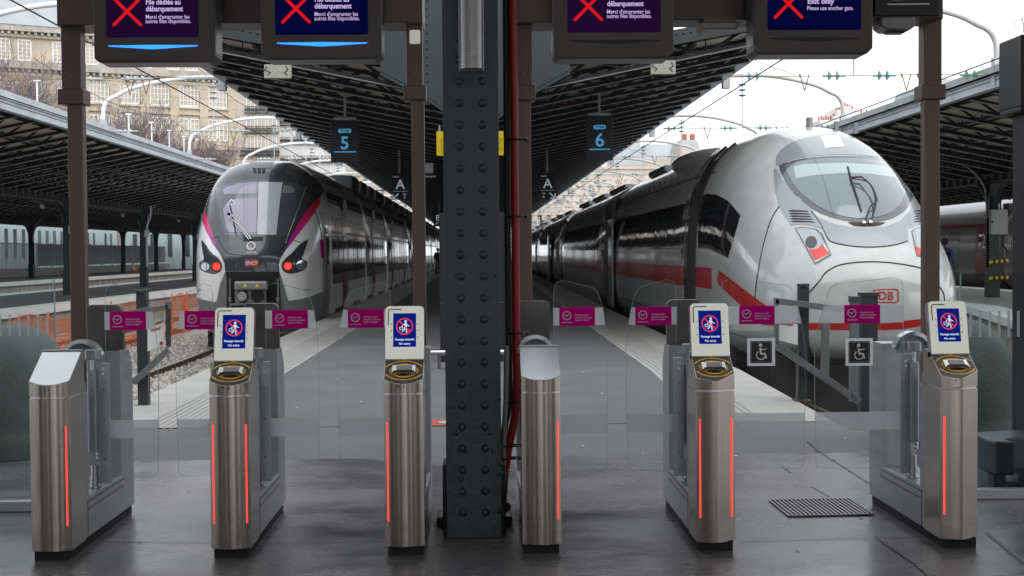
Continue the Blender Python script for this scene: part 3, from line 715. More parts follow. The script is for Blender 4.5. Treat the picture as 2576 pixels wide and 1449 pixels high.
leaf(gates[1], 669, 790, 803, (685, 775))
leaf(gates[2], 985, 863, 849, (875, 966))
leaf(gates[3], 1392, 1516, 1528, (1406, 1496))
leaf(gates[4], 1702, 1587, 1574, (1597, 1688))
leaf(gates[4], 1812, 2005, 2025, (1858, 1947), wheel=(1878, 1948))
leaf(gates[5], 2272, 2072, 2048, (2122, 2212), wheel=(2125, 2194))

# side glass panels
def fence_glass(name, x0, x1, lab, gp, ztop, posts):
    g = thing(name, lab, 'glass panel', ((x0+x1)/2, 7.6, 0)); c = (x0+x1)/2
    MB().box(x0-c, -.004, .06, x1-c, .004, ztop).build('glass_sheet', M['panelglass'], g)
    MB().box(x0-c, -.03, 0, x1-c, .03, .06).build('bottom_rail', M['steel_side'], g, bevel=.004)
    for x in posts: MB().box(x-c-.003, -.006, .06, x-c+.003, .006, ztop).build('panel_edge', M['glassedge'], g)
    d = Draw(Plane((-c, -.006, 0), (1, 0, 0), (0, 0, 1)))
    return g, d
g, d = fence_glass('glass_screen', -4.2, P(138, 800, 7.6).x, 'clear glass screen with frosted dashes left of the gates', None, P(100, 700, 7.6).z, [P(138, 800, 7.6).x])
for x in (1, 25, 49, 72, 95, 119, 142-23*0): 
    if x < 138: xx = P(x, 830, 7.6).x; d.rect('frost2', xx-.005, P(x, 845, 7.6).z, xx+.009, P(x, 783+8, 7.6).z, 0)
d.build(g, 'frosted_dash')
g, d = fence_glass('glass_screen', P(2415, 800, 7.6).x, 4.6, 'clear glass screen with frosted dashes right of the gates', None, P(2440, 688, 7.6).z, [P(2415, 800, 7.6).x])
for x in (2440, 2464, 2488, 2512, 2536, 2560):
    xx = P(x, 830, 7.6).x; d.rect('frost2', xx-.009, P(x, 847, 7.6).z, xx+.007, P(x, 782, 7.6).z, 0)
d.build(g, 'frosted_dash')

# ================================================================== GANTRY with posts, screens
YB = 7.5
gan = thing('sign_gantry', 'dark bronze gantry of four posts and a top beam above the gates', 'gantry', (0, YB, 0))
def gbox(name, x0, y0, x1, y1, Y0, Y1, m, par, bev=.004, off=(0, YB)):
    a = P(x0, y1, Y0); c = P(x1, y0, Y0); o = MB().box(a.x, Y0, a.z, c.x, Y1, c.z).build(name, M[m], par, bevel=bev); 
    pl_ = par.location; o.location = (-pl_.x, -pl_.y, -pl_.z); return o
gbox('beam', 143, -160, 1062, 60, YB, YB+.25, 'boxbrown', gan)
gbox('beam', 1290, -160, 2372, 52, YB, YB+.25, 'boxbrown', gan)
gbox('beam_end', 143, -160, 238, 63, YB-.06, YB+.24, 'bronze', gan)
gbox('beam_end', 960, -160, 1060, 57, YB-.06, YB+.24, 'bronze', gan)
gbox('beam_end', 1290, -160, 1395, 57, YB-.06, YB+.24, 'bronze', gan)
for (px_, w1, w2, ys) in ((185, 24, 19, 240), (1044, 20, 16, 230), (1318, 20, 16, 230), (2340, 23, 20, 228)):
    a = P(px_, ys, YB+.06); dx = 0
    b = MB(); sc_ = (YB+.06)/F
    b.box(a.x-w1*sc_, YB+.02, a.z, a.x+w1*sc_, YB+.12, a.z+1.2); b.build('upper_post', M['bronze'], gan, bevel=.005).location = (0, -YB, 0)
    b = MB(); b.box(a.x-w1*sc_-.018, YB+.0, a.z-.055, a.x+w1*sc_+.018, YB+.14, a.z+.03); b.build('post_collar', M['bronze'], gan, bevel=.006).location = (0, -YB, 0)
    x2 = P(px_+7, ys+200, YB+.06).x if px_ < 1000 else a.x+.006
    x2 = a.x+.014 if px_ < 1200 else a.x
    b = MB(); b.box(x2-w2*sc_, YB+.03, 0, x2+w2*sc_, YB+.1, a.z); b.build('lower_post', M['bronze'], gan, bevel=.005).location = (0, -YB, 0)
    b = MB().cyl((a.x, YB+.015, a.z+.1), (a.x, YB+.02, a.z+.1), .006, 10).cyl((a.x, YB+.015, a.z+.55), (a.x, YB+.02, a.z+.55), .006, 10); b.build('bolt', M['steel_dark'], gan).location = (0, -YB, 0)
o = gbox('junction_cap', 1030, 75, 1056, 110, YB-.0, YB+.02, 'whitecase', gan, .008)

def hanging_screen(x0, x1, yb, scr, kind, lab, arrow, rear):
    Y0, Y1 = 7.2, 7.42
    a = P(x0, yb, Y0); c = P(x1, yb, Y0); zt = a.z+.62
    g = thing('gate_display', lab, 'display', ((a.x+c.x)/2, Y0, a.z), 0, 'hanging gate displays')
    L = Vector((-(a.x+c.x)/2, -Y0, -a.z))
    b = MB(); r = .02; pts = [(a.x+r, a.z), (c.x-.03, a.z), (c.x, a.z+.03), (c.x, zt), (a.x, zt), (a.x, a.z+r)]
    b.py(pts, Y0, Y1); b.build('casing', M['boxbrown'], g, bevel=.006).location = L
    for xs, s in ((a.x, -1), (c.x, 1)):
        b = MB().box(xs-.001 if s < 0 else xs-.001, Y0+.012, a.z+.04, xs+.0025*s if s > 0 else xs+.001, Y1-.012, zt); 
        xx = xs+s*.0015; bq = MB().box(xx-.0015, Y0+.015, a.z+.05, xx+.0015, Y1-.015, zt-.01); bq.build('side_sheet', M['steel_dark'], g).location = L
        MB().cyl((xx+s*.0005, (Y0+Y1)/2, a.z+.22), (xx+s*.004, (Y0+Y1)/2, a.z+.22), .02, 16).build('lock', M['black'], g).location = L
    MB().box(a.x+.03, Y0+.02, a.z-.003, c.x-.04, Y1-.02, a.z-.001).build('bottom_sheet', M['steel_dark'], g).location = L
    d = Draw(Plane((0, Y0-.002, 0), (1, 0, 0), (0, 0, 1)))
    sa = P(scr[0], scr[2], Y0); sb = P(scr[1], scr[2], Y0); bgm = 'panelnavy' if kind in ('navy', 'exit') else 'panelpurple'
    d.rect(bgm, sa.x, sa.z, sb.x, zt-.1, .0, .012)
    def pt(x, y): p = P(x, y, Y0); return (p.x, p.z)
    X = scr[0]; base = scr[2]
    # red cross and wording, measured from the lower left of the screen
    cx0, cx1, cyb = X+19, X+86, base-32
    p0 = pt(cx0, cyb); p1 = pt(cx1, cyb); h = p1[0]-p0[0]
    d.line('panelred', [(p0[0], p0[1]), (p1[0], p0[1]+h)], .017, .0012); d.line('panelred', [(p1[0], p0[1]), (p0[0], p0[1]+h)], .017, .0018)
    tx = pt(X+99, base)[0]
    if kind != 'exit':
        d.text('paneltext', 'File dédiée au', tx+.002, pt(X, base-83)[1], .039, .0012, bold=.001, sx=.86); d.text('paneltext', 'débarquement', tx+.002, pt(X, base-66)[1], .039, .0012, bold=.001, sx=.86)
        d.text('paneltext', "Merci d'emprunter les", tx, pt(X, base-47)[1], .031, .0012, bold=.0003, sx=.84); d.text('paneltext', 'autres files disponibles.', tx, pt(X, base-36)[1], .031, .0012, bold=.0003, sx=.84)
    else:
        d.text('paneltext', 'Exit only', tx+.002, pt(X, base-66)[1], .041, .0012, bold=.0012); d.text('paneltext', 'Please use another gate.', tx, pt(X, base-50)[1], .031, .0012, bold=.0003, sx=.84)
    zA = pt(X, base+20)[1]; xa = sa.x+.005; xb = sb.x-.002; xm_ = (xa+xb)/2
    arr = [(xa, zA), (xa+.01, zA-.006), (xm_, zA-.021), (xb-.01, zA-.006), (xb, zA), (xm_, zA+.003)]
    if arrow: d.poly('bluearrow', arr, .0012)
    else: d.poly('black', arr, .0012)
    d.build(g, 'screen_text', {bgm: 'screen', 'panelred': 'red_cross', 'bluearrow': 'blue_arrow', 'paneltext': 'screen_text', 'black': 'unlit_arrow'})
    for ch in g.children: pass
    for o in C.objects:
        if o.parent is g and o.name.split('.')[0] in ('screen', 'screen_text', 'red_cross', 'blue_arrow', 'unlit_arrow'): o.location = L
    return g
hanging_screen(237, 540, 156, (268, 500, 95), 'purple', 'leftmost hanging display, purple red cross screen over a lit blue arrow', True, 0)
hanging_screen(658, 959, 149, (692, 926, 88), 'navy', 'second hanging display from the left, navy screen over a lit blue arrow', True, 0)
hanging_screen(1393, 1694, 147, (1427, 1662, 82), 'purple2', 'hanging display just right of the riveted column with its arrow unlit', False, 0)
hanging_screen(1897, 2195, 136, (1930, 2165, 76), 'exit', 'rightmost hanging display reading Exit only', False, 0)

# small black line sign and camera-like box on the right beam
bs = thing('black_sign', 'black sign box with a white line at the right end of the gantry', 'sign', (0, 7.35, 0))
gbox('sign_body', 2200, -160, 2362, 40, 7.3, 7.48, 'black', bs)
gbox('sign_frame', 2196, 40, 2372, 45, 7.3, 7.5, 'bronze', bs)
d = Draw(Plane((0, 7.297, 0), (1, 0, 0), (0, 0, 1))); p = P(2233, 11, 7.297); q = P(2336, 10, 7.297)
d.line('stickerwhite', [(p.x, p.z), (q.x, q.z)], .008, 0); p = P(2246, -1, 7.297); q = P(2325, -3, 7.297); d.line('stickerwhite', [(p.x, p.z), (q.x, q.z)], .008, 0)
d.build(bs, 'white_line')
for o in C.objects:
    if o.parent is bs and o.name.startswith('white_line'): o.location = (0, -7.35, 0)
sp = thing('sensor_box', 'dark faceted sensor box hanging below the black sign at the gantry end', 'sensor', (0, 7.3, 0))
a = P(2210, 45, 7.3); c = P(2295, 45, 7.3)
b = MB(); b.py([(a.x, a.z), (c.x, a.z), (c.x, a.z-.055), (c.x-.03, a.z-.075), (a.x+.03, a.z-.07), (a.x, a.z-.05)], 7.26, 7.42); b.build('body', M['steel_dark'], sp, bevel=.008).location = (0, -7.3, 0)
b = MB().box((a.x+c.x)/2-.04, 7.3, a.z-.082, (a.x+c.x)/2+.05, 7.38, a.z-.07); b.build('lens', M['black'], sp).location = (0, -7.3, 0)
sp = thing('sensor_box', 'flat grey sensor box under the beam between the two right displays', 'sensor', (0, 7.5, 0))
a = P(1760, 58, 7.45); c = P(1860, 58, 7.45)
b = MB(); b.py([(a.x, a.z), (c.x, a.z), (c.x-.02, a.z-.04), (a.x+.02, a.z-.04)], 7.42, 7.62); b.build('body', M['steel_dark'], sp, bevel=.006).location = (0, -7.5, 0)
b = MB().box(a.x+.02, 7.44, a.z, c.x-.02, 7.6, a.z+.03); b.build('bracket', M['bronze'], sp).location = (0, -7.5, 0)

# right edge: black kiosk column with box on top and bird spikes
YK = 8.2
k = thing('black_cabinet_post', 'black post with a wide dark sign box at the right edge', 'post', (3.5, YK, 0))
a = P(2515, 268, YK); t = P(2515, 95, YK); a.x = P(2514, 268, YK+.33).x; x2 = P(2545, 700, YK+.3).x
b = MB().box(a.x, YK, a.z, a.x+1.2, YK+.35, t.z+.02); b.build('sign_box', M['black'], k, bevel=.008).location = (-3.5, -YK, 0)
b = MB().box(a.x, YK+.002, a.z-.03, a.x+1.2, YK+.33, a.z); b.build('box_base', M['irondark'], k, bevel=.006).location = (-3.5, -YK, 0)
b = MB().box(x2, YK+.05, 0, x2+.3, YK+.3, a.z-.03).box(x2+.045, YK+.04, 0, x2+.06, YK+.05, a.z-.03); b.build('post', mat('scuffed_black_steel', (.02, .02, .024), .4, .3, 5, .5, (4, 4, .3)), k, bevel=.005).location = (-3.5, -YK, 0)
sk = MB()
for i in range(46):
    x = a.x+.03+rnd.random()*.35; z = t.z+.02; dx = (rnd.random()-.5)*.12
    sk.cyl((x, YK+.1+.15*rnd.random(), z), (x+dx, YK+.1+.2*rnd.random(), z+.13+.06*rnd.random()), .0014, 4)
sk.build('bird_spikes', M['steel_dark'], k).location = (-3.5, -YK, 0)

# low metal bumper seat on the right
bp_ = thing('metal_bumper', 'chunky dark metal bumper block on short legs at the right edge', 'bumper', (3.3, 7.9, 0))
a = P(2492, 1110, 7.8); cc = P(2492, 1195, 7.8); bx = P(2545, 1150, 7.8).x
b = MB(); b.prism([(a.x, 7.8+.1), (a.x+.03, 7.8), (bx, 7.76), (bx, 7.9), (a.x+.6, 8.1), (a.x+.6, 8.35), (a.x+.04, 8.2)], lambda x, y: (x, y, cc.z), lambda x, y: (x, y, a.z)); b.build('block', M['barrierdark'], bp_, bevel=.012).location = (-3.3, -7.9, 0)
for x in (a.x+.04, a.x+.22): MB().box(x, 7.86, 0, x+.075, 7.95, cc.z).build('leg', M['barrierdark'], bp_, bevel=.004).location = (-3.3, -7.9, 0)
MB().cyl((a.x+.17, 7.98, 0), (a.x+.17, 7.98, .02), .07, 16).build('foot', M['steel_dark'], bp_).location = (-3.3, -7.9, 0)

# floor grate and cracks
def fl(x, y): p = G(x, y); return p.x, p.y
ga, gb_, gc_, gd = fl(1935, 1261), fl(2135, 1257), fl(2196, 1297), fl(1984, 1301)
b = MB(); c0 = Vector((*ga, 0)); U = Vector((*gb_, 0))-c0; V = Vector((*gd, 0))-c0
L0 = U.length; ug = U.normalized(); vg = Vector((0, -1, 0))
b.add([c0+Vector((0, 0, .004)), c0+U+Vector((0, 0, .004)), c0+U+V+Vector((0, 0, .004)), c0+V+Vector((0, 0, .004))], [(0, 1, 2, 3)])
gr = b.build('floor_grate', M['black']); tag(gr, 'rectangular slotted drain grate set in the concourse floor', 'grate')
b = MB(); n = 19
for i in range(n+1):
    p = c0+U*(i/n); b.beam(p+Vector((0, 0, .007)), p+V+Vector((0, 0, .007)), .010, .006)
b.beam(c0+Vector((0, 0, .007)), c0+U+Vector((0, 0, .007)), .012, .007); b.beam(c0+V+Vector((0, 0, .007)), c0+U+V+Vector((0, 0, .007)), .008, .007)
b.build('grate_bar', M['steel_dark'], gr)
b = MB()
def crack(pts, wd):
    ps = [Vector((*fl(x, y), .003)) for x, y in pts]
    out = []
    for p, q in zip(ps, ps[1:]):
        for k_ in range(6): out.append(p.lerp(q, k_/6)+Vector(((rnd.random()-.5)*.008, (rnd.random()-.5)*.012, 0)))
    out.append(ps[-1])
    for p, q in zip(out, out[1:]):
        t = (q-p).normalized(); nn = Vector((-t.y, t.x, 0))*wd/2*(.6+.8*rnd.random()); b.add([p+nn, p-nn, q-nn, q+nn], [(0, 1, 2, 3)])
crack([(2095, 1158), (2200, 1225), (2310, 1300)], .012); crack([(2030, 1110), (2060, 1135), (2095, 1160)], .016)
crack([(1960, 1170), (1990, 1190)], .01); crack([(2040, 1225), (2130, 1275)], .008); crack([(2200, 1350), (2300, 1420), (2330, 1449)], .01)
crack([(200, 1362), (700, 1368), (1000, 1360)], .006); crack([(1860, 1363), (2300, 1352)], .006); crack([(2240, 1163), (2290, 1190)], .005); crack([(2480, 1340), (2575, 1420)], .014)
struct(b.build('floor_cracks', M['black']), 'stuff', 'dark cracks and joints in the concourse floor')

# ================================================================== PLATFORM CANOPIES (V-shaped, one row of columns each)
def canopy(name, label, Xc, half, zv, ze, y0, y1, cols, detail=True, dip_dir=1, raft=1.25):
    g = thing(name, label, 'canopy', (Xc, y0, 0))
    L = y1-y0
    # roof deck: ceiling boards below, zinc above
    b = MB()
    for s in (-1, 1):
        b.quad((0, 0, zv), (s*half, 0, ze), (s*half, L, ze), (0, L, zv))
    b.build('ceiling_boards', M['board'], g)
    b = MB()
    for s in (-1, 1): b.quad((0, 0, zv+.08), (s*(half+.05), 0, ze+.09), (s*(half+.05), L, ze+.09), (0, L, zv+.08)); b.quad((0, 0, zv), (s*half, 0, ze), (s*half, 0, ze+.08), (0, 0, zv+.08))
    b.build('roof', M['roofz'], g)
    # edge fascia with gutter capping
    for s in (-1, 1):
        x = s*half
        MB().box(x-.04 if s > 0 else x-.04, 0, ze-.2, x+.04, L, ze+.02).box(x-.09, 0, ze-.215, x+.09, L, ze-.2).box(x-.09, 0, ze+.02, x+.09, L, ze+.035).build('fascia', M['zinc'], g)
        cp = MB(); n = int(min(L, 120)/1.0)
        for i in range(n): cp.box(x-.16, i*1.0, ze+.06, x+.1, i*1.0+.985, ze+.2+.004*(i % 2))
        cp.box(x-.155, 0, ze+.06, x+.095, L, ze+.19); cp.build('capping', M['zincgreen'] if Xc > 2 else M['zinc'], g)
        if detail:
            rvv = MB()
            for i in range(int(min(L, 40)/.11)): rvv.box(x-s*.0-.05, i*.11, ze-.07, x-.0+.05, i*.11+.04, ze-.045)
            rvv.build('rivet', M['irondark'], g)
    # rafters: I-beams on both slopes, copied
    def rafter_mesh():
        b = MB(); b.mi = 0
        for s in (-1, 1):
            a = Vector((0, 0, zv-.02)); c = Vector((s*(half-.05), 0, ze-.02)); dn = Vector((0, 0, -1))
            h0, h1 = .34, .26
            b.mi = 0
            b.beam(a+Vector((0, 0, -.03)), c+Vector((0, 0, -.03)), .05, .06); p = a+Vector((0, 0, -h0)); q = c+Vector((0, 0, -h1)); b.beam(p+Vector((0, 0, .035)), q+Vector((0, 0, .035)), .02, .06)
            nb_ = 8
            for i in range(nb_):
                f0, f1 = i/nb_, (i+1)/nb_; u0 = a.lerp(c, f0); u1 = a.lerp(c, f1); l0 = p.lerp(q, f0); l1 = p.lerp(q, f1)
                if i % 2: b.beam(u0, l1, .014, .055)
                else: b.beam(l0, u1, .014, .055)
                if i % 2 == 0: b.beam(u0, l0, .014, .05)
            b.mi = 1
            b.beam(p, q, .10, .012)
        me = b.mesh('rafter', [M['irondark'], M['ironedge']]); return me
    rm = rafter_mesh(); n = int(L/raft)
    for i in range(min(n, 100)): link('rafter', rm, g, (0, .3+i*raft, 0))
    if n > 100:
        b = MB()
        for i in range(100, n):
            for s in (-1, 1): b.beam((0, .3+i*raft, zv-.17), (s*half, .3+i*raft, ze-.12), .05, .2)
        o = b.build('far_rafters', M['irondark'], g); o['kind'] = 'stuff'
    # purlins with diagonal bracing
    b = MB(); k = 4
    for s in (-1, 1):
        for j in range(1, k+1):
            f = j/(k+.3); b.beam((s*half*f, 0, zv+(ze-zv)*f-.1), (s*half*f, min(L, 130), zv+(ze-zv)*f-.06), .06, .08)
    b.build('purlin', M['irondark'], g)
    if False:
        b = MB(); nb = int(min(L, 60)/raft)
        for s in (-1, 1):
            for i in range(nb):
                for j in range(k):
                    f0 = j/(k+.3); f1 = (j+1)/(k+.3); y_ = .3+i*raft
                    if (i+j) % 2: f0, f1 = f1, f0
                    b.beam((s*half*f0, y_, zv+(ze-zv)*f0-.08), (s*half*f1, y_+raft, zv+(ze-zv)*f1-.08), .11, .05)
        b.build('diagonal_bracing', M['irondark'], g)
    # longitudinal lattice girder on the column line
    gz1, gz0 = zv-.12, zv-.58
    b = MB(); b.box(-.14, 0, gz1-.03, .14, L, gz1).box(-.14, 0, gz0, .14, L, gz0+.03)
    st = .62; n2 = int(min(L, 110)/st)
    for i in range(n2):
        y_ = i*st; b.beam((-.1, y_, gz0+.03), (-.1, y_+st/2, gz1-.03), .03, .05); b.beam((-.1, y_+st/2, gz1-.03), (-.1, y_+st, gz0+.03), .03, .05)
        b.beam((.1, y_+st/2, gz0+.03), (.1, y_+st, gz1-.03), .03, .05); b.beam((.1, y_, gz1-.03), (.1, y_+st/2, gz0+.03), .03, .05)
        b.box(-.12, y_-.07, gz0, .12, y_+.07, gz1)
    b.build('lattice_girder', M['irondark'], g)
    # columns with curved brackets reaching to the edges
    for yc in cols:
        cm = MB(); zc = gz0
        cm.box(-.13, -.17, 0, .13, -.15, zc).box(-.13, .15, 0, .13, .17, zc).box(-.012, -.15, 0, .012, .15, zc).box(-.16, -.19, 0, .16, .19, .9)
        o = cm.build('canopy_column', M['irongreen'], g, loc=(0, yc-y0, 0))
        for s in (-1, 1):
            # edge strips with rivets
            rv_ = MB()
            if detail and yc < 80:
                for i in range(30):
                    for yy in (-.12, .12): rv_.box(s*.13-.008, yy-.015, .95+i*.08, s*.13+.008, yy+.015, .98+i*.08)
                rv_.build('rivet_strip', M['ironedge'], o)
            # bracket: quarter ellipse from the column out to the roof edge
            n = 18; pts = []
            x0_, z0_ = s*.13, 2.35; x1_, z1_ = s*(half-.35), ze-.28
            for i in range(n+1):
                t = math.pi/2*i/n; pts.append((x0_+(x1_-x0_)*(1-math.cos(t))**1.25, z0_+(z1_-z0_)*math.sin(t)**.8 if i else z0_))
            br = MB()
            for (xa, za), (xb, zb_) in zip(pts, pts[1:]):
                fa = abs(xa)/half; fb = abs(xb)/half; ra = zv+(ze-zv)*fa-.15; rb = zv+(ze-zv)*fb-.15
                d0 = min(ra, za+.16+.5*max(0, .25-fa)); d1 = min(rb, zb_+.16+.5*max(0, .25-fb)); br.mi = 0
                if d0 <= za+.02: continue
                br.add([(xa, -.015, za), (xb, -.015, zb_), (xb, -.015, d1), (xa, -.015, d0), (xa, .015, za), (xb, .015, zb_), (xb, .015, d1), (xa, .015, d0)], [(0, 1, 2, 3), (4, 7, 6, 5), (0, 4, 5, 1), (3, 2, 6, 7)])
                br.mi = 1; br.beam((xa, 0, za), (xb, 0, zb_), .1, .018)
            me = br.mesh('bracket', [M['irongreen'], M['ironedge']]); link('bracket', me, o)
            # small brackets along the platform
            bl = MB(); pl = [(.17+1.1*(1-math.cos(math.pi/2*i/10)), 2.3+(zc-2.3)*math.sin(math.pi/2*i/10)) for i in range(11)]
            for (ya, za), (yb, zb_) in zip(pl, pl[1:]): bl.beam((0, s*ya, za), (0, s*yb, zb_), .16, .06)
            bl.build('bracket', M['irongreen'], o)
        dp = MB()
        if detail and Xc < -5:
            dp.tube(smoothp([(.35, -.1, zc+.3), (.33, -.1, zc-.2), (.2, -.16, zc-.6), (.19, -.2, 2.0), (.19, -.2, 0.9)], 5), .055, 8); dp.box(.1, -.26, 2.25, .3, -.15, 2.55)
            dp.build('downpipe', M['zinc'], o, smooth=50)
            dp = MB().ball((-.9, 0, zc-.12), .09, 10, 6); dp.tube([(-.9, 0, zc-.1), (-1.05, 0, zc+.05), (-1.3, 0, zc+.1)], .012, 6); dp.build('lamp', M['zinc'], o, smooth=60)
    return g
YCAN = 20.2
cc_ = [20.7+11.1*i for i in range(12)]
mid = canopy('platform_canopy', 'middle V-shaped platform canopy overhead between the two trains', 0, 4.78, 4.1, 4.98, YCAN, 230, cc_)
cl = [27.1+11.1*i for i in range(12)]
canopy('platform_canopy', 'left platform canopy with pale grey edge, bare trees above it', -15.0, 4.7, 3.95, 4.84, 20, 150, cl)
canopy('platform_canopy', 'far left platform canopy in front of the pale clad building', -28.6, 4.7, 3.95, 4.84, 40, 136, [53+11.1*i for i in range(8)], detail=False)
canopy('platform_canopy', 'right platform canopy with greenish capping behind the white train', 15.2, 4.85, 3.95, 4.84, 20, 200, [27.8+11.1*i for i in range(12)])
canopy('platform_canopy', 'far right platform canopy over the maroon train', 29.0, 4.7, 3.95, 4.84, 30, 150, [40+11.1*i for i in range(9)], detail=False)
# riveted end girder and arched plates of the middle canopy
eg = MB(); n = 20
for s_ in (-1, 1):
    eg.add([(0, 0, 4.02), (s_*4.78, 0, 4.88), (s_*4.78, 0, 5.1), (0, 0, 4.25), (0, .05, 4.02), (s_*4.78, .05, 4.88), (s_*4.78, .05, 5.1), (0, .05, 4.25)], [(0, 1, 2, 3), (4, 7, 6, 5), (0, 4, 5, 1), (3, 2, 6, 7)])
    for i in range(44):
        f = i/44; eg.ball((s_*4.78*f, -.0, 4.1+.88*f+.05), .02, 6, 4)
eg.build('end_girder', M['irongreen'], mid, loc=(0, -.08, 0))
eg = MB(); hx_ = 1.42
lo = lambda x: 3.4+.72*(max(0, abs(x)-.3)/1.12)**.8
for i in range(24):
    x0, x1 = -hx_+2*hx_*i/24, -hx_+2*hx_*(i+1)/24
    eg.add([(x0, -.12, lo(x0)), (x1, -.12, lo(x1)), (x1, -.12, 7), (x0, -.12, 7), (x0, -.16, lo(x0)), (x1, -.16, lo(x1)), (x1, -.16, 7), (x0, -.16, 7)], [(0, 1, 2, 3), (4, 7, 6, 5), (0, 4, 5, 1)])
    for q in range(3): xx = x0+(x1-x0)*q/3; eg.ball((xx, -.16, lo(xx)+.06), .016, 6, 4)
    eg.beam((x0, -.14, lo(x0)), (x1, -.14, lo(x1)), .1, .015)
for s_ in (-1, 1):
    for i in range(24):
        for dx in (.72, .82): eg.ball((s_*dx, -.16, 3.9+i*.12), .018, 6, 4)
eg.build('riveted_plate', M['irongreen'], mid)

# ================================================================== CATENARY PORTALS (curved pipes over each pair of tracks)
def insul_string(b, a, c, n, r, m):
    a = Vector(a); c = Vector(c)
    for i in range(n):
        p = a.lerp(c, (i+.5)/n); dd = (c-a).normalized(); b.cyl(p-dd*.018, p+dd*.018, r, 12, r*.55)
def portal(X0, X1, Y, z0, white, lab, grp, big=True):
    g = thing('catenary_portal', lab, 'catenary portal', ((X0+X1)/2, Y, z0), 0, grp)
    ml = M['whitetube' if white else 'greytube']; hw = (X1-X0)/2; rise = 1.4
    pts = []
    for s in (-1,):
        pts += [(-hw, 0, -.15), (-hw, 0, .35), (-hw+.03, 0, .62), (-hw+.16, 0, .82), (-hw+.38, 0, .93)]
    n = 12
    for i in range(1, n):
        t = -1+2*i/n; pts.append(((hw-.3)*t, 0, .95+.47*(1-t*t)))
    pts += [(hw-.38, 0, .93), (hw-.16, 0, .82), (hw-.03, 0, .62), (hw, 0, .35), (hw, 0, -.15)]
    MB().tube(smoothp(pts, 3), .055 if white else .05, 10).build('arch_pipe', ml, g, smooth=60)
    for s in (-1, 1): MB().box(s*hw-.07, -.09, -.3, s*hw+.07, .09, .28).build('bracket', M['zinc'], g)
    zt = 1.42
    xm_ = .35 if white else -.15
    MB().cyl((xm_, 0, zt), (xm_, 0, zt-1.5), .018, 8).build('hanger', M['zinc'], g)
    b = MB(); insul_string(b, (xm_, 0, zt-.2), (xm_, 0, zt-.65), 3, .12, None); b.build('insulator', M['insulc' if white else 'insul'], g, smooth=40)
    zw = -.08
    b = MB().cyl((-hw, 0, zw), (hw, 0, zw+.05), .009, 6); b.tube([(-hw, 0, .55), (-hw+.7, 0, .2), (-hw+1.4, 0, zw+.03)], .008, 5); b.build('span_wire', M['brass'], g)
    key = ('ins', white)
    if key not in _mc:
        b = MB()
        for i in range(3 if white else 2): xx = i*(.14 if white else .16); b.cyl((xx, 0, 0), (xx+.05, 0, 0), .06 if white else .1, 12, .035)
        b.cyl((-.12, 0, 0), (.5 if white else .34, 0, 0), .022, 8); _mc[key] = b.mesh('insulator', M['insulc' if white else 'insul'], 40)
    for x in (-hw+.45, hw-.6, xm_+.5, xm_-.5): link('insulator', _mc[key], g, (x, 0, zw+.02))
    b = MB()
    for x in (-hw*.42, hw*.45, .9):
        b.cyl((x-.09, 0, zw+.05), (x, 0, zw-.28), .012, 5).cyl((x+.09, 0, zw+.05), (x, 0, zw-.28), .012, 5).cyl((x-.1, 0, zw+.06), (x-.08, 0, zw-.02), .02, 5)
    b.build('vee_hanger', M['brass'], g)
    return g
ordn = ['first', 'second', 'third', 'fourth', 'fifth', 'sixth', 'seventh', 'eighth', 'ninth', 'tenth', 'eleventh', 'twelfth', 'thirteenth', 'fourteenth']
for i in range(13):
    Y = 26.3+11.1*i
    portal(-10.35, -4.95, Y, 4.95, True, '%s white arched pipe over the left tracks counting from the gates' % ordn[i], 'white arched portals over the left tracks')
    portal(4.95, 10.35, Y, 4.95, False, '%s grey arched pipe over the right tracks counting from the gates' % ordn[i], 'grey arched portals over the right tracks')
# contact wires
for X, z, lab in ((-5.62, 4.55, 'dark overhead wire running above the grey and white train'), (5.0, 4.55, 'dark overhead wire running above the white high speed train'), (8.55, 4.55, 'dark overhead wire right of the white high speed train')):
    b = MB(); b.cyl((X, 14, z), (X, 260, z), .011, 6); tag(b.build('overhead_wire', M['wire']), lab, 'wire')
for X in (-5.62, -8.6):
    b = MB()
    for i in range(12): b.tube([(X, 26.3+11.1*i, 5.3)]+[(X, 26.3+11.1*(i+k/6), 5.3-.25*math.sin(math.pi*k/6)) for k in range(1, 6)]+[(X, 26.3+11.1*(i+1), 5.3)], .008, 4)
    tag(b.build('support_wire', M['wire']), 'thin sagging support wire above the '+('grey and white train' if X > -7 else 'orange netting track'), 'wire')

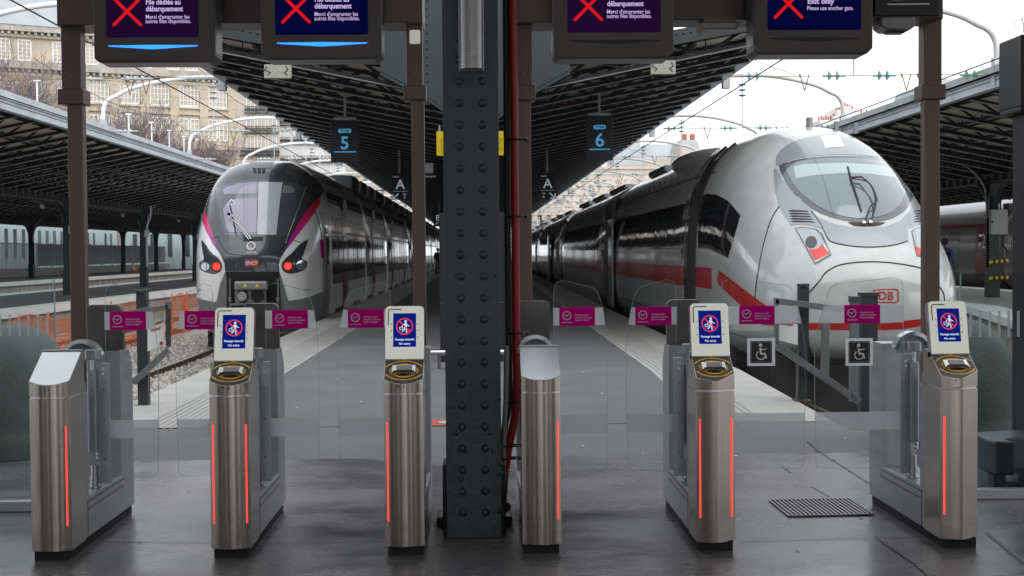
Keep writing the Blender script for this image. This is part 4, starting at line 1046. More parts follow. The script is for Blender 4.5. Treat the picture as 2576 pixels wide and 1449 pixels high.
# ================================================================== TRAINS
def loft(rings):
    b = MB(); n = len(rings[0]); 
    for r in rings: b.v += [tuple(p) for p in r]
    for i in range(len(rings)-1):
        for k in range(n): b.f.append((i*n+k, i*n+(k+1) % n, (i+1)*n+(k+1) % n, (i+1)*n+k)); b.m.append(0)
    return b
def interp(tab, x):
    """smooth (monotone cubic) interpolation of rows (x, a, b, ...)"""
    if x <= tab[0][0]: return tab[0][1:]
    if x >= tab[-1][0]: return tab[-1][1:]
    for i in range(len(tab)-1):
        if tab[i][0] <= x <= tab[i+1][0]: break
    out = []
    h = tab[i+1][0]-tab[i][0]; t = (x-tab[i][0])/h
    for j in range(1, len(tab[0])):
        def sl(k):
            if k <= 0 or k >= len(tab)-1:
                k = max(0, min(k, len(tab)-1)); a = k if k == 0 else k-1; return (tab[a+1][j]-tab[a][j])/(tab[a+1][0]-tab[a][0])
            d0 = (tab[k][j]-tab[k-1][j])/(tab[k][0]-tab[k-1][0]); d1 = (tab[k+1][j]-tab[k][j])/(tab[k+1][0]-tab[k][0])
            return 0 if d0*d1 <= 0 else 2*d0*d1/(d0+d1)
        m0, m1 = sl(i)*h, sl(i+1)*h; p0, p1 = tab[i][j], tab[i+1][j]
        out.append((2*t**3-3*t*t+1)*p0+(t**3-2*t*t+t)*m0+(-2*t**3+3*t*t)*p1+(t**3-t*t)*m1)
    return out
class Surf:
    """solid body to lay panels, windows and lines on"""
    def __init__(s, me): 
        s.t = BVHTree.FromPolygons([v.co for v in me.vertices], [tuple(p.vertices) for p in me.polygons])
        s.vn = [v.normal.copy() for v in me.vertices]; s.me = me
    def hit(s, o, d):
        h, n, i, _ = s.t.ray_cast(Vector(o), Vector(d).normalized())
        if h is None: return None, None
        ws = 0; nn = Vector()
        for vi in s.me.polygons[i].vertices:
            w_ = 1/((s.me.vertices[vi].co-h).length+1e-5); nn += s.vn[vi]*w_; ws += w_
        nn.normalize(); return h, nn
def patch(name, surf, poly, proj, step, off, m, parent, thick=0, smooth_poly=0):
    """panel following the body: poly is an outline in 2-D, proj(u, v) gives a ray"""
    if smooth_poly: poly = [tuple(p)[:2] for p in smooth_closed(poly, smooth_poly)]
    pts = []
    for (a, b_), (c, d) in zip(poly, poly[1:]+poly[:1]):
        L = math.hypot(c-a, d-b_); k = max(1, int(L/step))
        for i in range(k): pts.append((a+(c-a)*i/k, b_+(d-b_)*i/k))
    nb = len(pts); us = [p[0] for p in pts]; vs_ = [p[1] for p in pts]
    inner = []
    def inside(x, y):
        r = False
        for (a, b_), (c, d) in zip(pts, pts[1:]+pts[:1]):
            if (b_ > y) != (d > y) and x < (c-a)*(y-b_)/(d-b_)+a: r = not r
        return r
    x = min(us)+step/2
    while x < max(us):
        y_ = min(vs_)+step/2
        while y_ < max(vs_):
            if inside(x, y_) and min((x-p[0])**2+(y_-p[1])**2 for p in pts) > (step*.4)**2: inner.append((x, y_))
            y_ += step
        x += step
    vv, ee, ff, *_ = geometry.delaunay_2d_cdt([Vector(p) for p in pts+inner], [], [list(range(nb))], 1, 1e-6)
    P3 = []; ok = []; NN = []
    for p in vv:
        o_, d_ = proj(p.x, p.y); h, n_ = surf.hit(o_, d_)
        if h is None: P3.append(Vector((0, 0, 0))); NN.append(Vector((0, 0, 1))); ok.append(False); continue
        if n_.dot(Vector(d_)) > 0: n_ = -n_
        P3.append(h+n_*off); NN.append(n_); ok.append(True)
    fs = []
    for f in ff:
        if all(ok[i] for i in f):
            if max((P3[f[i]]-P3[f[i-1]]).length for i in range(len(f))) < .8: fs.append(tuple(f))
    me = bpy.data.meshes.new(name); me.from_pydata([tuple(p) for p in P3], [], fs); me.materials.append(m)
    bm = bmesh.new(); bm.from_mesh(me); bmesh.ops.delete(bm, geom=[v for v in bm.verts if not v.link_faces], context='VERTS'); bm.to_mesh(me); bm.free()
    # orient outward, take the body's smooth normals
    me.polygons.foreach_set('use_smooth', [True]*len(me.polygons)); me.update()
    kd = {(round(p.x, 5), round(p.y, 5), round(p.z, 5)): q for p, q in zip(P3, NN)}
    flip = 0
    nl = [kd.get((round(v.co.x, 5), round(v.co.y, 5), round(v.co.z, 5)), v.normal) for v in me.vertices]
    for p in me.polygons:
        if p.normal.dot(nl[p.vertices[0]]) < 0: flip += 1
    if flip > len(me.polygons)/2: me.flip_normals()
    me.normals_split_custom_set_from_vertices([tuple(q) for q in nl])
    return link(name, me, parent)
def smooth_closed(p, n):
    out = []; N = len(p); V = [Vector((a, b_)) for a, b_ in p]
    for i in range(N):
        p0, p1, p2, p3 = V[i-1], V[i], V[(i+1) % N], V[(i+2) % N]
        for k in range(n):
            t = k/n; out.append(.5*((2*p1)+(-p0+p2)*t+(2*p0-5*p1+4*p2-p3)*t*t+(-p0+3*p1-3*p2+p3)*t**3))
    return out
def camproj(x, y): return (Vector((0, 0, H)), ray(x, y))
def trace(name, surf, pts, proj, r, m, parent, n=5, smooth=True, off=.0):
    """seam or wire lying on the body"""
    q = smoothp([(a, b_, 0) for a, b_ in pts], n) if smooth else [Vector((a, b_, 0)) for a, b_ in pts]
    out = []
    for p in q:
        o_, d_ = proj(p.x, p.y); h, nn = surf.hit(o_, d_)
        if h is not None: out.append(h+nn*off)
    if len(out) < 2: return None
    return MB().tube(out, r, 6).build(name, m, parent, smooth=60)
def ringf(w, zt, zb, zw, nu, nl, n, xc, y, lower=1.0):
    """closed section: half width w at height zw, upper and lower superellipse"""
    r = []
    for k in range(n):
        t = 2*math.pi*k/n; c, s_ = math.cos(t), math.sin(t)
        e = nu if s_ >= 0 else nl
        x = w*math.copysign(abs(c)**(2/e), c); z = zw+((zt-zw) if s_ >= 0 else (zw-zb))*math.copysign(abs(s_)**(2/e), s_)
        r.append((xc+x, y, z))
    return r

# ---------------------------------------------------------------- white high speed train
GLZ = mat('coach_window_glass', (.03, .034, .037), .02, bump=.7, bscale=1.5, nst=(1, 1.3, .25))
IX, IY = 5.08, 16.75
sideproj = lambda y, z: (Vector((1.0, y, z)), Vector((1, 0, 0)))
ICE = thing('high_speed_train', 'white high speed train with red stripe and big rounded nose, right of the middle platform', 'train', (0, 0, 0))
#   d      w     zt    zb    zw    nu   nl
ICT = [(0, .04, .86, .70, .78, 2.0, 2.0), (.02, .33, 1.02, .50, .76, 2.1, 2.4), (.07, .60, 1.17, .28, .76, 2.15, 2.6), (.18, .86, 1.34, .12, .76, 2.2, 2.8), (.4, 1.10, 1.56, .04, .76, 2.2, 3.0),
       (.75, 1.28, 1.84, -.02, .78, 2.2, 3.2), (1.2, 1.39, 2.20, -.08, .80, 2.2, 3.4), (1.75, 1.45, 2.60, -.14, .85, 2.25, 3.6), (2.3, 1.48, 2.92, -.2, .9, 2.3, 3.8), (3.0, 1.49, 3.19, -.26, .95, 2.4, 4),
       (3.9, 1.49, 3.36, -.32, 1.0, 2.5, 4), (5.2, 1.49, 3.40, -.36, 1.05, 2.6, 4), (7, 1.49, 3.40, -.36, 1.05, 2.7, 4)]
ds = [0]+[.02*1.0*(i/4)**1.5 for i in range(1, 4)]
ds = sorted(set([round(7*(i/110)**2.2, 5) for i in range(111)]))
rings = []
for dd in ds:
    w_, zt, zb, zw, nu, nl = interp(ICT, dd); rings.append(ringf(w_, zt, zb, zw, nu, nl, 112, IX, IY+dd))
CAR_END = 36.6
rings += [ringf(1.49, 3.40, -.36, 1.05, 2.7, 4, 112, IX+(yy-24)*.0026, yy) for yy in (25, 30, CAR_END-.6)]
b = loft(rings); b.f.append(tuple(range(112))); b.m.append(0)
ibody = b.build('nose_car_body', M['icewhite'], ICE, smooth=60)
ibm = ibody.data; IS = Surf(ibm)
iz = lambda x, y: ((2050+x*750/1358)*.85833, (340+y*750/1358)*.85833)     # detail-crop px -> display px
ZI = lambda L: [iz(x, y) for x, y in L]
# windscreen, surround, roof panel
ws_out = ZI([(422, 268), (470, 246), (540, 228), (640, 216), (760, 212), (880, 216), (980, 228), (1060, 248), (1093, 268), (1112, 300), (1128, 350), (1134, 410), (1122, 450), (1090, 500), (1040, 535), (980, 556), (900, 566), (820, 564), (740, 550), (660, 525), (590, 490), (530, 445), (480, 390), (445, 330)])
patch('windscreen_surround', IS, ws_out, camproj, 5, .004, M['wsframe'], ICE, smooth_poly=3)
ws_in = ZI([(455, 262), (530, 243), (640, 230), (760, 226), (880, 230), (970, 242), (1035, 262), (1068, 300), (1086, 350), (1090, 400), (1078, 440), (1045, 488), (1000, 520), (930, 540), (850, 545), (770, 536), (690, 512), (620, 475), (560, 430), (510, 380), (475, 320)])
wsc = patch('windscreen', IS, ws_in, camproj, 5, .009, M['windscreen'], ICE, smooth_poly=3)
patch('roof_panel', IS, ZI([(404, 245), (412, 205), (450, 165), (520, 128), (600, 107), (700, 99), (790, 103), (880, 128), (960, 165), (1020, 205), (1060, 245), (1088, 262), (1000, 230), (880, 212), (760, 206), (640, 210), (540, 222), (470, 240), (412, 268)]), camproj, 5, .005, M['icegrey'], ICE, smooth_poly=2)
patch('roof_marking', IS, ZI([(640, 108), (735, 104), (770, 165), (665, 172)]), camproj, 5, .009, mat('worn_silver_sticker', (.6, .64, .66), .5, 0, 40, .25), ICE)
patch('sun_blind', IS, ZI([(500, 270), (560, 258), (760, 252), (940, 262), (1025, 285), (1028, 328), (900, 310), (760, 306), (600, 318), (510, 335)]), camproj, 6, .0105, mat('blind_behind_glass', (.30, .38, .40), .05, .2, coat=1), wsc)
trace('glass_seam', IS, ZI([(655, 222), (665, 330), (680, 450), (690, 540)]), camproj, .004, M['seal'], ICE)
# cheek panels with vent slots
for side in (1, -1):
    cx_ = 0
    if side == 1:
        chk = ZI([(392, 290), (400, 275), (412, 285), (450, 350), (510, 420), (590, 490), (625, 540), (652, 600), (600, 585), (540, 575), (484, 580), (455, 540), (420, 480), (400, 400)])
        patch('cheek_panel', IS, chk, camproj, 5, .004, M['icegrey'], ICE)
        for k in range(5):
            patch('vent_slot', IS, ZI([(468+4*k, 503+14*k+1), (490+4*k, 500+14*k), (570+6*k, 504+14*k), (578+10*k, 511+14*k), (560+8*k, 510+14*k), (480+5*k, 509+14*k)]), camproj, 4, .007, M['seal'], ICE)
    else:
        patch('cheek_panel', IS, ZI([(1134, 405), (1160, 420), (1185, 470), (1198, 540), (1200, 575), (1150, 580), (1112, 598), (1112, 520), (1122, 450)]), camproj, 5, .004, M['icegrey'], ICE)
        for k in range(5): patch('vent_slot', IS, ZI([(1130, 508+14*k), (1150, 501+14*k), (1196, 501+14*k), (1196, 508+14*k), (1150, 508+14*k)]), camproj, 4, .007, M['seal'], ICE)
# bonnet panel under the windscreen
patch('bonnet_panel', IS, ZI([(592, 508), (640, 545), (720, 575), (800, 590), (900, 594), (980, 588), (1060, 560), (1108, 510), (1112, 560), (1104, 600), (1104, 662), (1040, 680), (960, 692), (880, 694), (800, 688), (740, 676), (692, 662), (665, 620), (640, 570)]), camproj, 5, .004, M['icegrey'], ICE)
trace('bonnet_seam', IS, ZI([(592, 506), (640, 570), (665, 622), (694, 666), (780, 688), (880, 697), (970, 694), (1050, 682), (1104, 664)]), camproj, .006, M['seal'], ICE, off=.004)
patch('wiper_slot', IS, ZI([(785, 566), (985, 566), (965, 578), (930, 586), (870, 588), (820, 584)]), camproj, 4, .008, M['seal'], ICE)
# head lamps
for side, ol, il, red in ((1, [(506, 598), (540, 588), (620, 600), (650, 625), (700, 740), (612, 790)], [(514, 602), (545, 594), (612, 606), (640, 630), (690, 734), (614, 778)], [(578, 708), (600, 712), (628, 704), (650, 682), (688, 732), (614, 770)]),
                          (-1, [(1121, 610), (1150, 592), (1200, 588), (1202, 755), (1150, 745)], [(1127, 614), (1152, 598), (1196, 594), (1197, 748), (1155, 739)], [(1140, 690), (1170, 706), (1197, 716), (1197, 748), (1153, 737)])):
    hl = patch('headlight', IS, ZI(ol), camproj, 4, .005, M['wsframe'], ICE)
    patch('lamp_glass', IS, ZI(il), camproj, 4, .008, M['lampglass'], hl)
    if side == 1: patch('projector_lamp', IS, [iz(592+31*math.cos(i*.4), 672+33*math.sin(i*.4)) for i in range(16)], camproj, 4, .0095, mat('dark_lamp_lens', (.08, .08, .08), .3, .5), hl)
    b = MB(); bb_ = 0
    us = [p[0] for p in red]; vs_ = [p[1] for p in red]
    x = min(us)
    while x < max(us):
        y_ = min(vs_)
        while y_ < max(vs_):
            xx, yy = x+rnd.random()*3, y_+rnd.random()*3; r_ = False
            for (a_, b__), (c_, d_) in zip(red, red[1:]+red[:1]):
                if (b__ > yy) != (d_ > yy) and xx < (c_-a_)*(yy-b__)/(d_-b__)+a_: r_ = not r_
            if r_:
                h, nn = IS.hit(*camproj(*iz(xx, yy))); b.ball(h+nn*.010, .0062, 6, 4)
            y_ += 8.5
        x += 8
    b.build('tail_light_diode', M['ledred'], hl)
    patch('tail_light', IS, ZI(red), camproj, 4, .0095, mat_cached('red_lamp_cover', (.22, .07, .065), .15), hl)
# coupler hatch seam, side body seam
trace('hatch_seam', IS, ZI([(575, 940), (600, 915), (640, 870), (660, 840), (690, 815), (740, 792), (820, 778), (920, 774), (1020, 780), (1120, 795), (1180, 812), (1230, 850), (1270, 905), (1292, 940), (1298, 980)]), camproj, .009, M['seal'], ICE, off=.002)
trace('nose_seam', IS, ZI([(424, 478), (395, 520), (365, 590), (335, 700), (315, 800), (300, 900), (292, 1000)]), camproj, .009, M['seal'], ICE, off=.002)
trace('hatch_seam', IS, ZI([(575, 940), (572, 1100), (578, 1220), (600, 1290), (640, 1330)]), camproj, .012, M['seal'], ICE, off=.002)
# red band: nose and descending flash on the side
patch('red_stripe', IS, ZI([(330, 1096), (578, 1098), (1000, 1098), (1085, 1086), (1240, 1070), (1300, 1050), (1320, 1090), (1080, 1130), (990, 1135), (800, 1136), (578, 1134), (330, 1108)]), camproj, 7, .004, M['icered'], ICE)
patch('red_stripe', IS, ZI([(105, 820), (160, 862), (290, 960), (400, 1040), (400, 1104), (330, 1085), (260, 1040), (170, 960), (98, 890), (92, 862)]), camproj, 7, .0045, M['icered'], ICE)

trace('flap_seam', IS, [(17.6, .22), (18.4, .25), (19.4, .27)], sideproj, .006, M['seal'], ICE, off=.001)
for ya_, za_, yb_, zb2 in ((19.0, .34, 19.7, .62), (24.4, .35, 25.1, .7), (27.5, .35, 28.2, .7), (31.0, .35, 31.9, .7)):
    trace('hatch_outline', IS, [(ya_, za_), (yb_, za_), (yb_, zb2), (ya_, zb2), (ya_, za_)], sideproj, .004, M['seal'], ICE, n=1, smooth=False)
# DB emblem on the hatch
pA = iz(922, 918); pB = iz(1056, 990)
def emblem(surf, text, a, b_, col, parent, name, off=.006, frame=True, sx=1.0, tsz=.9):
    vs, fs = glyphs(text, 1.0, 'CENTER', .02); us = [v[0] for v in vs]; ws_ = [v[1] for v in vs]
    W, Hh = max(us)-min(us), max(ws_)-min(ws_); cxp = (a[0]+b_[0])/2; cyp = (a[1]+b_[1])/2; wpx = abs(b_[0]-a[0]); hpx = abs(b_[1]-a[1])
    sc = min(wpx*.80/W, hpx*.62/Hh) if frame else min(wpx/W, hpx/Hh); mb = MB(); P3 = []
    for u, v in vs:
        h, nn = surf.hit(*camproj(cxp+(u-(max(us)+min(us))/2)*sc*sx, cyp-(v-(max(ws_)+min(ws_))/2)*sc)); P3.append(h+nn*off if h is not None else Vector((0, 0, -5)))
    mb.add(P3, fs); mb.build(name, col, parent)
emblem(IS, 'DB', pA, pB, M['icered'], ICE, 'emblem_letters')
trace('emblem_frame', IS, [iz(926+122*0, 922), iz(1040, 918), iz(1050, 922), iz(1052, 930), iz(1052, 978), iz(1046, 986), iz(1040, 988), iz(936, 988), iz(926, 984), iz(924, 976), iz(922, 930), iz(926, 922)], camproj, .011, M['icered'], ICE, n=1, smooth=False, off=0)
# wiper
def on(surf, x, y, off=.02): h, nn = surf.hit(*camproj(x, y)); return h+nn*off
b = MB(); b.tube([on(IS, *iz(784, 275), .02), on(IS, *iz(800, 340), .03), on(IS, *iz(825, 415), .03), on(IS, *iz(856, 510), .02)], .012, 6); b.tube(smoothp([on(IS, *iz(905, 575), .03), on(IS, *iz(925, 480), .07), on(IS, *iz(900, 400), .09), on(IS, *iz(850, 345), .07)]), .012, 6)
b.tube(smoothp([on(IS, *iz(873, 570), .03), on(IS, *iz(900, 500), .06), on(IS, *iz(930, 470), .08), on(IS, *iz(890, 385), .09), on(IS, *iz(800, 350), .06)]), .009, 6)
b.tube([on(IS, *iz(800, 345), .06), on(IS, *iz(850, 345), .07)], .016, 6)
b.build('wiper', M['black'], ICE, smooth=60)
b = MB()
for q in ((868, 574), (903, 572)): b.ball(on(IS, *iz(*q), .02), .035, 8, 6)
b.build('wiper_pivot', M['chrome'], ICE)
# cab side window: black field and framed pane
z4 = lambda x, y: ((1540+x*600/1242)*.85833, (340+y*600/1242)*.85833)
Z4 = lambda L: [z4(x, y) for x, y in L]
patch('cab_window_field', IS, ZI([(-8, 430), (40, 413), (90, 418), (150, 450), (216, 532), (150, 752), (118, 738), (60, 710), (-8, 700)]), camproj, 6, .004, M['sidewin'], ICE)
trace('window_frame', IS, ZI([(160, 462), (217, 530), (148, 750), (120, 690), (125, 620), (140, 540), (158, 464)]), camproj, .009, M['seal'], ICE, n=1, smooth=False, off=.008)
# side details laid out along the side (y along the train, z height)
def sidepatch(name, y0, z0, y1, z1, m, off=.004, step=.25, par=None, surf=None, r=0): 
    pl = rrect(y0, z0, y1, z1, r, 4) if r else [(y0, z0), (y1, z0), (y1, z1), (y0, z1)]
    return patch(name, surf or IS, pl, sideproj, step, off, m, par or ICE)
sidepatch('red_stripe', 20.3, .86, 21.8, 1.18, M['icered'])
sidepatch('red_stripe', 23.1, .84, 35.2, 1.18, M['icered'])
win = sidepatch('window_band', 23.3, 1.48, 35.0, 2.28, M['sidewin'])
for i in range(7): sidepatch('window_pane', 23.45+1.68*i, 1.53, 24.95+1.68*i, 2.23, GLZ, .007+.0006*(i % 2), .3, win, r=.1)
sidepatch('door_shade', 21.85, -.2, 22.5, 2.95, M['seal'], .004, .12)  # dark patch on the solid side stands in for the shaded doorway
for yy in (21.82, 22.55, 23.08): trace('door_seal', IS, [(yy, z) for z in (-.25, .3, .8, 1.3, 1.8, 2.3, 2.7, 3.0, 3.2)], sideproj, .02 if yy < 22.9 else .008, M['seal'], ICE, n=3, off=.012)
dr = patch('door', IS, [(22.62, -.1), (23.05, -.1), (23.05, 2.6), (22.62, 2.6)], sideproj, .12, .06, M['icewhite'], ICE)
patch('door_window', IS, [(22.7, 1.3), (22.95, 1.3), (22.95, 2.3), (22.7, 2.3)], sideproj, .12, .064, M['sidewin'], dr)
patch('door_stripe', IS, [(22.62, .86), (23.05, .86), (23.05, 1.18), (22.62, 1.18)], sideproj, .12, .063, M['icered'], dr)
trace('skirt_seam', IS, [(19.5+1.9*i, .27) for i in range(9)], sideproj, .012, M['seal'], ICE, n=2, off=.0)
trace('roof_seam', IS, [(21.5+1.6*i, 2.72) for i in range(10)], sideproj, .01, M['seal'], ICE, n=2, off=.0)
# underframe of the nose car
b = MB().box(IX-1.2, IY+.7, -.9, IX+1.2, CAR_END, .05)
for yy in (19.6, 22.1, 31, 33.5): b.cyl((IX-1.35, yy, -.28), (IX+1.35, yy, -.28), .44, 20)
b.build('underframe', M['underside'], ICE)
# roof equipment
for yy in (27, 31): MB().box(IX-.7, yy, 3.3, IX+.7, yy+2.8, 3.45).build('roof_equipment', M['icegrey'], ICE, bevel=.04)
for b in (MB().cyl((IX+.1, 20.6, 3.3), (IX+.1, 20.6, 3.5), .05, 10), MB().box(IX+.5, 20.6, 3.3, IX+.56, 20.66, 3.44), MB().box(IX+.8, 20.6, 3.25, IX+.86, 20.66, 3.42)): b.build('roof_antenna', M['icegrey'], ICE)
b = MB().ball((0, 0, 0), 1.2, 32, 16, .27); o = b.build('roof_fairing', M['icewhite'], ICE, smooth=60, loc=(IX-.05, 25.8, 3.14)); o.scale = (1, 2.1, 1)
# following coaches
def coach(parent, xc, y0, y1, w_, zt, zb, zw, nu, nl, m, dx=.0, side=-1):
    n = 64; nn_ = 6
    rg = []
    for i, (f, s_) in enumerate(((0, .93), (.06, .985), (.25, 1))): rg.append(ringf(w_*s_, zt-(1-s_)*.6, zb, zw, nu, nl, n, xc, y0+f))
    for i in range(1, nn_): rg.append(ringf(w_, zt, zb, zw, nu, nl, n, xc+dx*i/nn_, y0+(y1-y0)*i/nn_))
    for f, s_ in ((.25, 1), (.06, .985), (0, .93)): rg.append(ringf(w_*s_, zt-(1-s_)*.6, zb, zw, nu, nl, n, xc+dx, y1-f))
    b = loft(rg); b.f += [tuple(range(n)), tuple(range(len(rg)*n-n, len(rg)*n))]; b.m += [0, 0]
    return b.build('coach_body', m, parent, smooth=60)
ya = CAR_END
for ci in range(6):
    yb = ya+24.6; xa = IX+(ya-24)*.0026+ci*.06; dx = .12
    cb = coach(ICE, xa, ya+.35, yb-.35, 1.49, 3.40, -.36, 1.05, 2.7, 4, M['icewhite'], dx)
    CS = Surf(cb.data)
    if ci < 4:
        st = .6 if ci < 2 else 1.2
        sidepatch('window_band', ya+3.2, 1.48, yb-3.2, 2.28, M['sidewin'], .006, st, cb, CS)
        sidepatch('red_stripe', ya+.4, .86, yb-.4, 1.18, M['icered'], .006, st, cb, CS)
        if ci < 2:
            for i in range(8): sidepatch('window_pane', ya+3.4+2.26*i, 1.53, ya+5.4+2.26*i, 2.23, GLZ, .012, .5, cb, CS, r=.1)
        for yy in (ya+1.0, yb-2.4): sidepatch('door', yy, -.1, yy+1.1, 2.7, M['icegrey'], .03, .3, cb, CS); sidepatch('door_window', yy+.3, 1.3, yy+.8, 2.2, M['sidewin'], .036, .3, cb, CS)
    b = MB().box(xa-1.2, ya, -.9, xa+1.2, yb, .05)
    for yy in (ya+2.5, ya+5, yb-5, yb-2.5): b.cyl((xa-1.35, yy, -.28), (xa+1.35, yy, -.28), .44, 16)
    b.build('underframe', M['underside'], ICE)
    b = MB().box(xa-1.25, ya-.4, -.2, xa+1.25, ya+.4, 2.9); b.build('gangway', M['seal'], ICE, bevel=.1)
    for k_ in range(3): MB().box(xa-.7, ya+3+6.5*k_, 3.3, xa+.7, ya+7.5+6.5*k_, 3.45).build('roof_equipment', M['icegrey'], ICE, bevel=.04)
    ya = yb
# opened plug doors standing off the side, with coloured strip
for yy in (36.4, 68.8):
    x = 3.52+(yy-24)*.0026+.1
    dd_ = MB().box(x-.12, yy-1.6, -.05, x-.05, yy-.55, 2.3).build('open_door', M['icegrey'], ICE, bevel=.02); MB().box(x-.124, yy-1.4, 1.2, x-.119, yy-.8, 2.1).build('door_window', M['sidewin'], dd_)
    MB().box(x-.124, yy-1.59, .86, x-.1205, yy-.56, 1.18).build('door_stripe', M['icered'], dd_)
    MB().box(x-.06, yy-.5, -.1, x+.02, yy+.5, 2.7).build('door_shade', M['seal'], ICE)  # dark slab in place of the shade inside the open doorway

# ---------------------------------------------------------------- grey and white regional train on the left
RX, RY = -4.87, 28.85
REG = thing('intercity_train', 'grey and white train with anthracite front, red tail lights and magenta flashes', 'train', (0, 0, 0))
RT = [(0, .35, 1.45, .55, 1.05, 2.4, 2.4), (.04, .72, 1.52, .1, 1.05, 2.6, 3.0), (.12, .95, 1.60, -.15, 1.05, 2.7, 3.4), (.3, 1.15, 1.80, -.3, 1.05, 2.8, 4), (.6, 1.28, 2.15, -.35, 1.05, 2.9, 4.4),
      (1.0, 1.38, 2.66, -.38, 1.05, 3.0, 5), (1.4, 1.42, 3.1, -.4, 1.05, 3.1, 5), (1.8, 1.44, 3.4, -.4, 1.05, 3.2, 5), (2.3, 1.45, 3.58, -.4, 1.05, 3.3, 5), (3.2, 1.45, 3.66, -.4, 1.05, 3.4, 5), (6, 1.45, 3.66, -.4, 1.05, 3.6, 5)]
rings = []
for dd in sorted(set([round(6*(i/80)**2.0, 5) for i in range(81)])):
    w_, zt, zb, zw, nu, nl = interp(RT, dd); rings.append(ringf(w_, zt, zb, zw, nu, nl, 96, RX, RY+dd))
rings += [ringf(1.45, 3.66, -.4, 1.05, 3.6, 5, 96, RX, yy) for yy in (38, 41.0)]
b = loft(rings); b.f.append(tuple(range(96))); b.m.append(0)
rb = b.build('cab_body', mat('train_white_paint', (.74, .75, .76), .22, 0, 1.5, .04, coat=.5), REG, smooth=60)
RS = Surf(rb.data)
rz = lambda x, y: ((550+x/2.787)*.85833, (440+y/2.787)*.85833)
RZ = lambda L: [rz(x, y) for x, y in L]
patch('front_mask', RS, RZ([(215, 232), (300, 160), (400, 100), (490, 72), (740, 72), (860, 110), (960, 165), (1022, 212), (1060, 235), (1100, 300), (1118, 335), (1088, 372), (1040, 412), (960, 512), (868, 662), (828, 740), (806, 806), (760, 880), (742, 930), (748, 988), (306, 988), (300, 925), (275, 870), (243, 815), (205, 720), (165, 600), (135, 480), (122, 410), (132, 350), (170, 280)]), camproj, 3, .004, M['anth'], REG)
wsr = patch('windscreen_surround', RS, RZ([(212, 310), (300, 275), (420, 245), (590, 234), (760, 246), (880, 275), (952, 305), (915, 420), (868, 560), (812, 695), (740, 716), (600, 706), (450, 712), (330, 724), (285, 704), (250, 560), (225, 400)]), camproj, 3, .008, M['wsframe'], REG)
wi = patch('windscreen', RS, RZ([(232, 318), (310, 285), (430, 256), (590, 246), (750, 257), (870, 284), (930, 312), (895, 420), (850, 556), (800, 680), (600, 694), (310, 700), (272, 560), (245, 400)]), camproj, 3, .012, mat('lilac_tinted_windscreen', (.09, .10, .125), .04, .3, coat=1), REG)
bl_ = mat('drawn_cab_blind', (.30, .28, .40), .08, .0, coat=1)
bl2 = mat('pale_cab_curtain', (.48, .52, .56), .08, .0, 6, .12, (14, 1, .3), coat=1)  # paler, streaked curtain colour
patch('cab_blind', RS, RZ([(288, 330), (320, 305), (420, 275), (560, 260), (566, 262), (560, 358), (300, 362)]), camproj, 3, .015, bl_, wi)
patch('cab_blind', RS, RZ([(290, 480), (340, 415), (400, 400), (566, 392), (563, 676), (340, 674), (315, 640)]), camproj, 3, .015, bl_, wi)
patch('cab_blind', RS, RZ([(572, 260), (775, 268), (755, 400), (722, 696), (566, 692), (570, 400)]), camproj, 3, .0155, bl2, wi)
patch('cab_blind', RS, RZ([(785, 290), (850, 300), (876, 330), (860, 352), (768, 354)]), camproj, 3, .0152, mat('grey_blind', (.2, .21, .22), .1, coat=1), wi)
trace('glass_seam', RS, RZ([(576, 250), (570, 480), (564, 690)]), camproj, .006, M['seal'], REG, off=.014)
patch('warning_triangle', RS, RZ([(357, 402), (397, 436), (320, 462)]), camproj, 3, .018, M['stickerwhite'], wi); patch('warning_triangle', RS, RZ([(357, 412), (386, 434), (332, 452)]), camproj, 3, .021, mat('violet_sticker', (.25, .18, .5), .5), wi)
# coloured flashes: paint graded from violet to red up the body
fm = bpy.data.materials.new('graded_flash_paint'); fm.use_nodes = True; t = fm.node_tree; bs_ = t.nodes['Principled BSDF']; bs_.inputs['Roughness'].default_value = .3; bs_.inputs['Coat Weight'].default_value = .4
tc = t.nodes.new('ShaderNodeTexCoord'); sx = t.nodes.new('ShaderNodeSeparateXYZ'); mr = t.nodes.new('ShaderNodeMapRange'); mr.inputs[1].default_value = 1.5; mr.inputs[2].default_value = 2.7; cr = t.nodes.new('ShaderNodeValToRGB')
cr.color_ramp.elements[0].color = (.25, .02, .35, 1); cr.color_ramp.elements[1].color = (.75, .015, .03, 1); e_ = cr.color_ramp.elements.new(.5); e_.color = (.62, .01, .17, 1)
t.links.new(tc.outputs['Object'], sx.inputs[0]); t.links.new(sx.outputs[2], mr.inputs[0]); t.links.new(mr.outputs[0], cr.inputs[0]); t.links.new(cr.outputs[0], bs_.inputs['Base Color'])
patch('magenta_flash', RS, RZ([(122, 408), (150, 520), (188, 640), (225, 745), (244, 822), (205, 765), (160, 680), (125, 590), (106, 510), (104, 455)]), camproj, 3, .007, fm, REG)
patch('magenta_flash', RS, RZ([(1092, 368), (1076, 445), (1000, 560), (915, 670), (860, 740), (806, 812), (826, 745), (866, 666), (958, 512), (1036, 415)]), camproj, 3, .007, fm, REG)
trace('mask_edge', RS, RZ([(968, 300), (920, 430), (870, 570), (822, 690), (800, 760)]), camproj, .010, mat('silver_trim', (.4, .42, .44), .3, .5), REG, off=.006)
trace('bonnet_seam', RS, RZ([(190, 735), (242, 706), (262, 750), (300, 815), (350, 848), (440, 858), (560, 862), (680, 856), (735, 840), (780, 785), (815, 702), (860, 735), (918, 752)]), camproj, .007, M['seal'], REG, off=.005)
patch('wiper_panel', RS, RZ([(450, 716), (615, 712), (612, 742), (455, 744)]), camproj, 3, .01, M['seal'], REG)
